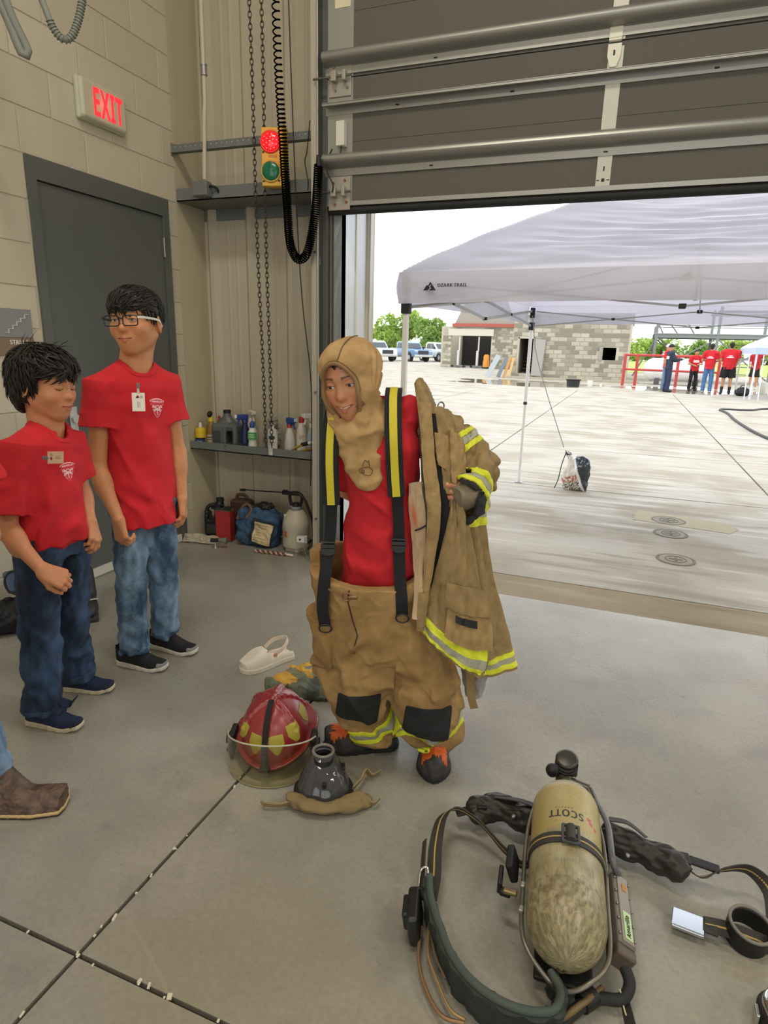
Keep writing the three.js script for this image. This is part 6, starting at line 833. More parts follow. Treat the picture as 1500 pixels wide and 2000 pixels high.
  part('pressure_line', tube([[-0.315, 0.03, -1.16], [-0.3, 0.025, -1.09], [-0.265, 0.022, -1.03], [-0.215, 0.022, -0.985], [-0.165, 0.025, -0.985]].map(W), 0.0045, 40, 7), mat('#8d6d4c', 0.4, { metalness: 0.3 }), t); part('pressure_line', tube([[-0.3, 0.03, -1.17], [-0.28, 0.03, -1.1], [-0.245, 0.03, -1.05], [-0.2, 0.028, -1.0], [-0.165, 0.028, -0.99]].map(W), 0.0035, 40, 7), mat('#a78a5c', 0.4, { metalness: 0.3 }), t); part('pressure_line', tube([[-0.305, 0.04, -1.18], [-0.265, 0.04, -1.1], [-0.225, 0.04, -1.05]].map(W), 0.003, 30, 7), mat('#6f5a45', 0.4), t);
  part('belt_buckle', [T(rbox(0.03, 0.085, 0.1, 0.01), ...W([-0.335, 0.05, -1.165]), 0, 0.25, 0.15), T(rbox(0.02, 0.05, 0.06, 0.006), ...W([-0.352, 0.06, -1.16]), 0, 0.25, 0.15)], mat('#1d1e1f', 0.4), t); part('buckle_wire', tube([[-0.345, 0.08, -1.22], [-0.35, 0.1, -1.25], [-0.335, 0.105, -1.26], [-0.325, 0.085, -1.225]].map(W), 0.004, 24, 6), M.chrome, t); part('belt_tail', strap([[-0.33, 0.06, -1.21, 0.3, 0.9, 0], [-0.35, 0.09, -1.27, 0.3, 0.9, 0], [-0.365, 0.12, -1.33, 0.3, 1, 0]].map(W), 0.03, 0.003, 20), wb, t);
  part('regulator', net(new Field().u(rc(W([0.02, 0.03, -1.01]), W([0.0, 0.03, -0.95]), 0.028, 0.034)).d((x, y, z) => 0.004 * Math.sin(z * 160) + 0.004 * n3(x * 40, y * 40, z * 40)).f, ...boundsOf([W([0.01, 0.03, -0.98])], 0.09), 0.005), mat('#2d2d33', 0.5), t);
}
// glossy round hose fitting at the picture corner
{
  const t = thing('hose_coupling', 'shiny round metal coupling on the floor at the corner of the view', 'coupling', [0.475, 0, -1.255]);
  part('base_ring', lathe([[0.052, 0], [0.06, 0.004], [0.062, 0.03], [0.056, 0.04], [0.05, 0.04], [0.05, 0]], 40), M.black, t); part('chrome_bowl', lathe([[0.05, 0.03], [0.054, 0.045], [0.05, 0.058], [0.038, 0.06], [0.03, 0.05]], 40), M.chrome, t); part('centre_cap', lathe([[0, 0.068], [0.02, 0.067], [0.026, 0.058], [0.03, 0.045]], 30), mat('#d3d6d6', 0.25, { metalness: 0.4 }), t); part('side_clip', rbox(0.01, 0.03, 0.03, 0.004, -0.062, 0.02, 0.01), M.chrome, t);
}
// ================= PEOPLE: tools =================
// hand: prims added to a field. F forward, N where the palm faces, th = +1/-1 thumb side along F x N
function hand(F0, wrist, F, N, th, curl, s = 0.85, thumb = [0.5, 0.75, 0.35], tb = 0.5) {
  F = nrm3(F); let S = nrm3(crs(F, N)); N = nrm3(crs(S, F)); S = S.map((q) => q * th);
  const P = (f, a, n) => add3(add3(add3(wrist, F, f * s), S, a * s), N, n * s), offs = [0.029, 0.0095, -0.0095, -0.027], lens = [0.068, 0.076, 0.07, 0.055], ks = [0.078, 0.083, 0.079, 0.07];
  for (let i = 0; i < 4; i++) F0.u(rc(P(0.004, offs[i] * 0.55, 0), P(ks[i], offs[i], 0), 0.0145 * s, 0.0115 * s), 0.012 * s);
  F0.u(rc(P(0.01, 0.018, 0.006), P(0.05, 0.026, 0.01), 0.014 * s, 0.011 * s), 0.012 * s);
  for (let i = 0; i < 4; i++) { let p = P(ks[i], offs[i], 0), ang = 0; const seg = [0.46, 0.3, 0.24], r = [0.0092, 0.0083, 0.0076, 0.0066]; for (let k = 0; k < 3; k++) { ang += curl[i] * [0.9, 1.15, 0.8][k]; const d = add3(F.map((q) => q * Math.cos(ang)), N, Math.sin(ang)), e = add3(p, add3(d, S, offs[i] * (curl[i] > 0.8 ? -2 : 1.5)), lens[i] * seg[k] * s); F0.u(rc(p, e, r[k] * s * (i === 3 ? 0.88 : 1), r[k + 1] * s * (i === 3 ? 0.88 : 1)), 0.0035); p = e; } }
  let p = P(0.022, 0.026, 0.006), d = nrm3(add3(add3(F.map((q) => q * thumb[0]), S, thumb[1]), N, thumb[2])); let e = add3(p, d, 0.036 * s); F0.u(rc(p, e, 0.013 * s, 0.0098 * s), 0.01 * s);
  d = nrm3(add3(add3(d, F, tb), S, -tb * 0.9)); p = e; e = add3(p, d, 0.028 * s); F0.u(rc(p, e, 0.0098 * s, 0.0088 * s), 0.004); d = nrm3(add3(add3(d, N, tb * 0.5), S, -tb * 0.4)); p = e; e = add3(p, d, 0.022 * s); F0.u(rc(p, e, 0.0088 * s, 0.007 * s), 0.004);
}
// head in its own axes: eyes at y = 0, face to +z
function headField(o) {
  const f = new Field(), E = o.eye ?? 0.0045, sm = o.smile ?? 0.3;
  f.u(el([0, 0.03, -0.018], [0.074, 0.078, 0.094])).u(el([0, -0.036, 0.018], [0.059, 0.07, 0.064]), 0.03).u(el([0, 0.046, 0.03], [0.06, 0.047, 0.052]), 0.03);
  for (const s of [-1, 1]) { f.u(rc([s * 0.05, -0.045, -0.008], [s * 0.018, -0.092, 0.05], 0.02, 0.015), 0.03); f.u(el([s * 0.037, -0.03 + sm * 0.004, 0.05], [0.028, 0.025 + sm * 0.003, 0.026 + sm * 0.004]), 0.03); }
  f.u(rc([0, -0.094, 0.052], [0, -0.09, 0.058], 0.018, 0.017), 0.022);
  for (const s of [-1, 1]) f.u(rc([s * 0.012, 0.019, 0.077], [s * 0.043, 0.019, 0.062], 0.0095, 0.008), 0.016);
  for (const s of [-1, 1]) f.s(el([s * 0.031, 0.001, 0.095], [0.02, 0.012, 0.018]), 0.014);
  f.u(rc([0, 0.008, 0.075], [0, -0.026, 0.089], 0.006, 0.0088), 0.018).u(rc([0, -0.029, 0.0905], [0, -0.029, 0.0912], 0.0105), 0.009);
  for (const s of [-1, 1]) f.u(rc([s * 0.0118, -0.032, 0.082], [s * 0.0118, -0.032, 0.0821], 0.0075), 0.008).s(rc([s * 0.006, -0.0415, 0.087], [s * 0.007, -0.037, 0.085], 0.003), 0.003);
  f.u(el([0, -0.062, 0.064], [0.031, 0.024, 0.022]), 0.02);
  for (const s of [-1, 1]) { f.u(el([s * 0.031, 0.0005, 0.0692], [0.0165, 0.0125, 0.0142]), 0.004); f.s(el([s * 0.031, -0.0012 - (o.eyeLow ?? 0), 0.084], [0.0128, E, 0.014], [0, 0, s * 0.06]), 0.0015); }
  const cx = 0.022 + sm * 0.006, cy = -0.0625 + sm * 0.009, cz = 0.0765 - sm * 0.003, op = o.open ?? 0;
  for (const s of [-1, 1]) f.u(rc([s * 0.001, -0.0592, 0.0862], [s * cx, cy, cz], 0.0048, 0.0028), 0.006).u(rc([0, -0.0672 - op * 0.7, 0.0855], [s * (cx - 0.003), cy - 0.002 - op * 0.5, cz], 0.0054, 0.0025), 0.006);
  for (const s of [-1, 1]) f.s(rc([0, -0.0634 - op * 0.35, 0.094], [s * (cx - 0.001), cy - 0.0005, cz + 0.006], 0.0013 + op * 0.5, 0.0009), 0.002);
  if (o.ears !== false) for (const s of [-1, 1]) f.u(el([s * 0.0775, -0.013, -0.014], [0.0075, 0.031, 0.0185], [0.15, s * 0.42, 0]), 0.005).s(el([s * 0.0855, -0.01, -0.008], [0.0065, 0.019, 0.0095], [0.15, s * 0.42, 0]), 0.004);
  f.u(rc([0, -0.045, -0.028], o.neck, 0.05, 0.05), 0.022).u(rc(add3(o.neck, [0, 0.02, 0]), add3(o.neck, [0, -0.12, 0]), 0.05, 0.056), 0.02);
  return f.f;
}
function skinTone(base, o = {}) {
  const warm = [base[0] * 1.02, base[1] * 0.78, base[2] * 0.74], lip = o.lip ?? [base[0] * 0.82, base[1] * 0.5, base[2] * 0.5], hair = o.brow ?? [0.02, 0.015, 0.012], sm = o.smile ?? 0.3, op = o.open ?? 0;
  return (x, y, z) => {
    let c = base; const n = n3(x * 60, y * 60, z * 60) * 0.03; const ax = Math.abs(x);
    c = mixc(c, warm, 0.55 * Math.exp(-((ax - 0.038) ** 2 + (y + 0.035) ** 2) / 0.0005) * (z > 0.02 ? 1 : 0)); if (z > 0.085 && y < -0.015 && y > -0.05) c = mixc(c, warm, 0.35);
    if (z > 0.06) {
      const u = ax / (0.023 + sm * 0.006); if (u < 1.05) { const my = lerp(-0.0632, -0.0628 + sm * 0.009, u * u), up = lerp(0.0062, 0.001, u * u) * (ax < 0.004 ? 0.8 : 1), dn = lerp(0.0078 + op * 0.9, 0.0015, u * u); const d = y - my; if (d < up && d > -dn) c = mixc(c, lip, 0.75); if (Math.abs(d + op * 0.3) < 0.0012) c = mixc(c, [0.12, 0.03, 0.03], 0.6); }
      const bx = (ax - 0.012) / 0.034; if (bx > 0 && bx < 1 && o.brow !== null) { const by = 0.0212 + Math.sin(bx * 2.8) * 0.0036 - bx * 0.0015, w = lerp(0.0046, 0.0016, bx); const q = Math.abs(y - by) / w; if (q < 1) c = mixc(c, hair, 0.9 * (1 - q * q * 0.5)); }
      if (o.closed) { const ex = (ax - 0.031) / 0.0145; if (Math.abs(ex) < 1) { const ly = -0.0035 - 0.0032 * (1 - ex * ex); if (Math.abs(y - ly) < 0.0014) c = mixc(c, [0.04, 0.02, 0.015], 0.9); } }
      else { const ex = (ax - 0.031) / 0.0142; if (Math.abs(ex) < 1) { const E = o.eye ?? 0.0045, ly = -0.0012 + (E + 0.0006) * Math.sqrt(1 - ex * ex); if (y > ly - 0.0012 && y < ly + 0.0013) c = mixc(c, [0.05, 0.025, 0.02], 0.8); } }
    }
    return [c[0] * (1 + n), c[1] * (1 + n), c[2] * (1 + n)];
  };
}
function eyeball(s, look = [0, 0]) { // own axes of the head
  const g = new THREE.SphereGeometry(0.0127, 28, 20), col = []; const p = g.attributes.position, d = nrm3([look[0], look[1], 1]);
  for (let i = 0; i < p.count; i++) { const q = nrm3([p.getX(i), p.getY(i), p.getZ(i)]), a = Math.acos(clamp(q[0] * d[0] + q[1] * d[1] + q[2] * d[2], -1, 1)); col.push(...(a < 0.2 ? [0.004, 0.004, 0.004] : a < 0.47 ? [0.06, 0.03, 0.015] : [0.62, 0.58, 0.55])); }
  g.setAttribute('color', new THREE.Float32BufferAttribute(col, 3)); return g.translate(s * 0.031, -0.0008, 0.0683);
}
// locks of hair lying over a skull field: starts, flow(p) -> direction
function locks(f, starts, flow, len, w, seed, lift = 0.004, flick = 0) {
  const r = rng(seed), pos = [], idx = [], nor = [];
  for (const st of starts) {
    let p = st.slice(); const L = len(st) * (0.7 + 0.6 * r()), n = 7, wd = w * (0.6 + 0.8 * r()), jit = [r() - 0.5, r() - 0.5, r() - 0.5], base = pos.length / 3, lf = lift * (0.5 + r() * 1.2);
    for (let k = 0; k <= n; k++) {
      const e = 0.004, g = nrm3([f(p[0] + e, p[1], p[2]) - f(p[0] - e, p[1], p[2]), f(p[0], p[1] + e, p[2]) - f(p[0], p[1] - e, p[2]), f(p[0], p[1], p[2] + e) - f(p[0], p[1], p[2] - e)]);
      let d = add3(flow(p), jit, 0.55); const dg = d[0] * g[0] + d[1] * g[1] + d[2] * g[2]; d = nrm3(add3(d, g, -dg * 0.9)); const a = nrm3(crs(g, d)), t = k / n, W = wd * Math.sin(Math.PI * (0.25 + 0.72 * t)) + 0.0002, H = W * 0.45;
      for (const [u, v] of [[-1, 0], [0, 1], [1, 0], [0, -1]]) { pos.push(p[0] + a[0] * W * u + g[0] * H * v, p[1] + a[1] * W * u + g[1] * H * v, p[2] + a[2] * W * u + g[2] * H * v); nor.push(...nrm3(add3(a.map((q) => q * u), g, v))); }
      p = add3(p, d, L / n); const off = f(...p) - lf * (1 + t * flick * 6); p = add3(p, g, -off * 0.7);
    }
    for (let k = 0; k < n; k++) for (let q = 0; q < 4; q++) { const A = base + k * 4 + q, B = base + k * 4 + (q + 1) % 4; idx.push(A, A + 4, B, B, A + 4, B + 4); }
  }
  const g = new THREE.BufferGeometry(); g.setAttribute('position', new THREE.Float32BufferAttribute(pos, 3)); g.setAttribute('normal', new THREE.Float32BufferAttribute(nor, 3)); g.setIndex(idx); return g;
}
const frameOf = (pos, yaw, pitch, roll, s) => new THREE.Matrix4().compose(v3(pos), new THREE.Quaternion().setFromEuler(new THREE.Euler(pitch, yaw, roll, 'YXZ')), new THREE.Vector3(s, s, s));
const inFrame = (m, p) => v3(p).applyMatrix4(m.clone().invert()).toArray();
function mergeBody(list) { const q = list.map((g) => { const c = g.clone(); if (!c.attributes.uv) planarUV(c); for (const k of Object.keys(c.attributes)) if (!['position', 'normal', 'uv', 'color'].includes(k)) c.deleteAttribute(k); return c; }); return mergeGeometries(q, false); }
// a trainer, toe to +z, heel at 0, origin on the ground
function shoe(name, t, heel, toe, L, colors, side) {
  const g = new THREE.Group(); g.name = name; g.position.set(heel[0], 0, heel[1]); g.rotation.y = Math.atan2(toe[0] - heel[0], toe[1] - heel[1]); t.add(g);
  const s = L / 0.25, W = 0.043;
  const outline = (z) => z < 0.06 ? lerp(0.028, 0.033, z / 0.06) : z < 0.17 ? lerp(0.033, W, (z - 0.06) / 0.11) : lerp(W, 0.024, Math.pow((z - 0.17) / 0.08, 2));
  const foot = (x, y, z) => { const zz = clamp(z, 0.0, 0.25), w = outline(zz), dx = Math.abs(x - 0.004 * Math.sin(zz * 12)) - w, dz = z < 0.03 ? (0.03 - z) - 0.03 * Math.sqrt(Math.max(0, 1 - (x / 0.033) ** 2)) : z > 0.21 ? (z - 0.21) - 0.04 * Math.sqrt(Math.max(0, 1 - (x / 0.05) ** 2)) : -1; return Math.max(dx, dz); };
  const sole = (x, y, z) => { x /= s; y /= s; z /= s; const top = 0.026 - 0.006 * sstep(0.05, 0.2, z) + 0.006 * sstep(0.0, -0.02, z - 0.03), lift = 0.012 * sstep(0.19, 0.25, z); return smax(foot(x, y, z) - 0.003 - 0.0012 * Math.sin(z * 160), Math.max(y - top - lift, lift - y), 0.006) * s; };
  const upper = (x, y, z) => { x /= s; y /= s; z /= s; const h = z < 0.08 ? 0.1 : lerp(0.1, 0.05, sstep(0.08, 0.2, z)); const w = outline(clamp(z, 0, 0.25)) * Math.sqrt(Math.max(0.02, 1 - Math.pow(clamp((y - 0.02) / (h - 0.016)), 2.6))); let d = Math.max(Math.abs(x) - w, foot(x, y, z) + 0.001, y - h, 0.015 - y); d = smax(d, -(len3(x / 0.8, (y - 0.1) * 0.8, z - 0.04) - 0.036), 0.006); return d * 0.7 * s; };
  part('sole', net(sole, [-0.06 * s, -0.004, -0.02 * s], [0.06 * s, 0.06 * s, 0.27 * s], 0.0045 * s), mat(colors.sole, 0.7), g); part('upper', net(upper, [-0.06 * s, 0.0, -0.02 * s], [0.06 * s, 0.1 * s, 0.27 * s], 0.004 * s), knit(colors.upper), g);
  for (let k = 0; k < 4; k++) { const z = 0.105 + k * 0.019, y = lerp(0.093, 0.06, k / 3.3); part('lace', tube([[-0.022, y - 0.008, z], [0, y + 0.0005, z + 0.004], [0.022, y - 0.008, z]].map((p) => p.map((q) => q * s)), 0.0028 * s, 10, 6), mat(colors.lace, 0.8), g); }
  part('toe_cap', net((x, y, z) => Math.max(upper(x, y, z) - 0.0016, sole(x, y, z) < -1 ? 1 : -1, (0.222 * s - z), y - 0.045 * s), [-0.05 * s, 0.0, 0.2 * s], [0.05 * s, 0.06 * s, 0.27 * s], 0.004 * s), mat(colors.cap ?? colors.upper, 0.6), g);
  return { g, s, upper };
}
const denim = (dark, light, seed) => (x, y, z) => { const a = n3(x * 7 + seed, y * 4, z * 7) * 0.5 + n3(x * 22, y * 9 + seed, z * 22) * 0.35 + n3(x * 120, y * 60, z * 120) * 0.2; return mixc(dark, light, clamp(0.35 + a * 0.9)); };
// a standing youth in T-shirt and jeans, from joints in camera-facing axes
function youth(o) {
  const t = thing('person', o.label, 'person', [o.at[0], 0, o.at[1]], Math.atan2(-o.at[0], -o.at[1])), J = o.j, hm = frameOf(J.head, ...o.headTurn, o.headScale), sd = [Math.cos(o.yaw), 0, -Math.sin(o.yaw)], fw = [Math.sin(o.yaw), 0, Math.cos(o.yaw)];
  const tone = lin(o.skin), fo = { eye: o.eye, eyeLow: o.eyeLow, smile: o.smile, open: o.open, neck: inFrame(hm, J.neck) };
  const hf = headField(fo), headG = placed(net(hf, [-0.1, Math.min(-0.2, fo.neck[1] - 0.15), -0.16], [0.1, 0.12, 0.115], 0.0024, skinTone(tone, { ...fo, closed: o.closed, brow: o.brow })), hm);
  const bodyCol = (x, y, z) => { const n = 1 + n3(x * 30, y * 30, z * 30) * 0.05; return [tone[0] * n, tone[1] * n * 0.97, tone[2] * n * 0.95]; };
  const arms = []; for (const k of ['r', 'l']) { const a = J[k], f = new Field().u(rc(a.sh, a.el, 0.037 * o.thick, 0.0305 * o.thick)).u(rc(a.el, a.wr, 0.0315 * o.thick, 0.0205 * o.thick), 0.02).u(el(add3(a.el, sub3(a.wr, a.el), 0.28), [0.031 * o.thick, 0.055, 0.031 * o.thick]), 0.02); hand(f, a.wr, a.F, a.N, a.th, a.curl, o.handScale, a.thumb, a.tb ?? 0.5); f.ops.forEach((q) => q); const fl = f.f; const [lo, hi] = boundsOf([a.el, a.wr, add3(a.wr, nrm3(a.F), 0.13)], 0.065); arms.push(net(fl, lo, hi, 0.0032, bodyCol)); const b2 = boundsOf([a.sh, a.el], 0.05); arms.push(net(fl, ...b2, 0.008, bodyCol)); }
  const trunk = new Field().u(et([[...J.pelvis, 0.085, 0.065], [...J.chest, 0.085, 0.055]], sd)).u(rc(J.chest, add3(J.neck, [0, -0.04, 0]), 0.055, 0.045), 0.04); for (const k of ['r', 'l']) trunk.u(rc(J[k].hip, J[k].kn, 0.06, 0.045), 0.03).u(rc(J[k].kn, J[k].an, 0.042, 0.03), 0.02);
  const body = part('body', mergeBody([headG, ...arms, net(trunk.f, ...boundsOf([J.r.an, J.l.an, J.neck, J.r.hip, J.l.hip, J.chest], 0.13), 0.014, bodyCol)]), skinMat(), t);
  if (!o.closed) for (const s of [-1, 1]) part('eye', placed(eyeball(s, o.look), hm), vmat(0.12), t);
  // shirt
  const tor = new Field().u(et(o.torso.map(([p, ru, rv]) => [...p, ru, rv]), sd), 0.02); for (const k of ['r', 'l']) tor.u(rc(add3(J.neck, [0, o.trap ?? -0.02, 0]), add3(J[k].sh, [0, 0.004, 0]), 0.05, 0.047 * o.thick), 0.035);
  const sh = new Field().u(tor.d(o.folds).f);
  for (const k of ['r', 'l']) { const a = J[k], d = nrm3(sub3(a.el, a.sh)), e = add3(a.sh, d, a.sleeve), out = et([[...add3(a.sh, d, -0.03), 0.054 * o.thick, 0.054 * o.thick], [...add3(a.sh, d, 0.05), 0.058 * o.thick, 0.058 * o.thick], [...e, o.cuff, o.cuff * 1.08]], fw), inn = et([[...add3(e, d, -0.03), o.cuff - 0.017, o.cuff * 1.08 - 0.017], [...add3(e, d, 0.02), o.cuff - 0.013, o.cuff * 1.08 - 0.013]], fw); sh.u((x, y, z) => Math.max(out(x, y, z) + 0.002 * n3(x * 12, y * 10, z * 12) - 0.004 * crease(x, y, z, 6) + 0.002, -inn(x, y, z)), 0.03); }
  const nk = nrm3(sub3(J.head, J.neck)); sh.s(rc(add3(J.neck, fw, 0.012), add3(add3(J.neck, nk, 0.14), fw, 0.03), o.collar ?? 0.058, 0.075), 0.006).s(el(add3(add3(J.neck, fw, 0.052), [0, -0.018, 0]), [0.03, 0.014, 0.03]), 0.014);
  const sf = sh.f, allp = [J.r.sh, J.l.sh, J.r.el, J.l.el, J.neck, ...o.torso.map((q) => q[0])];
  part('shirt', net(sf, ...boundsOf(allp, 0.16), 0.0055), knit(o.shirt), t);
  const cutA = rc(add3(J.neck, fw, 0.012), add3(add3(J.neck, nk, 0.14), fw, 0.03), o.collar ?? 0.058, 0.075), cutB = el(add3(add3(J.neck, fw, 0.052), [0, -0.018, 0]), [0.03, 0.014, 0.03]);
  part('collar', net(shellOf(sf, (x, y, z) => Math.min(cutA(x, y, z), cutB(x, y, z)) - 0.017, 0.0018, 0.008), ...boundsOf([J.neck], 0.14), 0.0045), knit(o.shirt), t);
  // jeans
  const jn = new Field(); for (const k of ['r', 'l']) { const a = J[k]; jn.u(et([[...add3(a.hip, [0, 0.06, 0]), o.leg[0] * 1.0, o.leg[0] * 1.02], [...a.hip, o.leg[0], o.leg[0] * 1.05], [...a.kn, o.leg[1], o.leg[1] * 1.05], [...a.hem, o.leg[2], o.leg[2] * 1.08]], sd), 0.02); }
  jn.u(et([[...add3(J.pelvis, [0, -0.04, 0]), o.waist[0], o.waist[1]], [...J.waist, o.waist[0], o.waist[1]]], sd), 0.035); jn.d(o.jeanFolds);
  const jf = jn.f, jp = [J.r.hem, J.l.hem, J.r.kn, J.l.kn, J.waist, J.pelvis]; const jm = part('jeans', net(jf, ...boundsOf(jp, 0.15), 0.0062, denim(lin(o.denim[0]), lin(o.denim[1]), o.seed)), knitV(), t);
  for (const k of ['r', 'l']) { const a = J[k]; part('hem_band', net(shellOf(jf, (x, y, z) => Math.max(y - a.hem[1] - 0.022, len3(x - a.hem[0], 0, z - a.hem[2]) - 0.12), 0.0022, 0.012), ...boundsOf([a.hem], 0.12), 0.006, denim(lin(o.denim[0]), lin(o.denim[1]), o.seed + 4)), knitV(), jm); }
  return { t, body, hm, hf, sf, jf, sd, fw };
}
// shield print on the chest
const shieldTex = canvasTex(256, 300, (c, w, h) => {
  c.fillStyle = '#d8202c'; c.fillRect(0, 0, w, h); const path = (k) => { c.beginPath(); c.moveTo(w * (0.06 + k), h * (0.12 + k)); c.quadraticCurveTo(w * 0.5, h * (-0.02 + k), w * (0.94 - k), h * (0.12 + k)); c.quadraticCurveTo(w * (0.92 - k), h * 0.5, w * 0.55, h * (0.97 - k)); c.quadraticCurveTo(w * 0.5, h * (1 - k), w * 0.45, h * (0.97 - k)); c.quadraticCurveTo(w * (0.08 + k), h * 0.5, w * (0.06 + k), h * (0.12 + k)); c.closePath(); };
  path(0); c.fillStyle = '#f1dfe0'; c.fill(); path(0.04); c.fillStyle = '#d43a47'; c.fill(); c.fillStyle = '#f6e6e6'; c.font = 'bold 34px sans-serif'; c.textAlign = 'center'; c.fillText('AMARILLO', w / 2, h * 0.24, w * 0.74);
  c.strokeStyle = '#f6e6e6'; c.lineWidth = 9; c.beginPath(); c.arc(w / 2, h * 0.5, 34, 0, 6.3); c.stroke(); for (const [a, b] of [[-62, -20], [62, -20], [-50, 34], [50, 34]]) { c.beginPath(); c.arc(w / 2 + a, h * 0.5 + b, 15, 0, 6.3); c.stroke(); } c.beginPath(); c.moveTo(w / 2 - 60, h * 0.42); c.lineTo(w / 2 + 55, h * 0.66); c.moveTo(w / 2 + 60, h * 0.42); c.lineTo(w / 2 - 55, h * 0.66); c.moveTo(w / 2, h * 0.6); c.lineTo(w / 2, h * 0.84); c.stroke();
});
const inShield = (u, v) => { const x = Math.abs(u - 0.5), y = v; return y > 0.86 ? x < 0.47 - (y - 0.86) * 2.4 : x < 0.03 + 0.45 * Math.pow(clamp(y / 0.86), 0.62); };
const badgeTex = (tone) => canvasTex(200, 280, (c, w, h) => { c.fillStyle = tone; c.fillRect(0, 0, w, h); c.save(); c.translate(w / 2, h / 2); c.rotate(-Math.PI / 2); c.fillStyle = '#3a3836'; c.font = 'bold 26px sans-serif'; c.textAlign = 'center'; c.fillText('VISITOR', -40, 0); c.font = '20px sans-serif'; c.fillText('ACADEMY', -40, 26); c.restore(); c.fillStyle = '#7b2d24'; c.beginPath(); c.moveTo(55, 70); c.lineTo(85, 30); c.lineTo(118, 62); c.lineTo(104, 78); c.lineTo(64, 80); c.fill(); c.fillStyle = '#4a4745'; for (const y of [40, 52, 64, 76]) c.fillRect(125, y, 46, 5); });
function badge(t, label, pos, ry, rz, w, h, tone, clip) {
  const g = thing('name_badge', label, 'badge', [0, 0, 0]); g.position.copy(t.localToWorld(v3(pos))); g.rotation.set(0, t.rotation.y + ry, rz, 'YXZ');
  part('card', rbox(w, h, 0.0012, 0.0005), mat(tone, 0.35), g); const p = new THREE.PlaneGeometry(w * 0.97, h * 0.97); part('card_print', p, new THREE.MeshStandardMaterial({ map: badgeTex(tone), roughness: 0.3 }), g, [0, 0, 0.0009]);
  part('clip_strap', rbox(0.009, clip, 0.002, 0.0008, 0, h / 2 + clip / 2 - 0.004, 0.001), phys('#d8cfc4', 0.2), g); part('clip', [rbox(0.012, 0.014, 0.006, 0.002, 0, h / 2 + clip, 0.002), cyl(0.005, 0.005, 0.005, 0, h / 2 + clip - 0.008, 0.003, Math.PI / 2)], M.steel, g); return g;
}
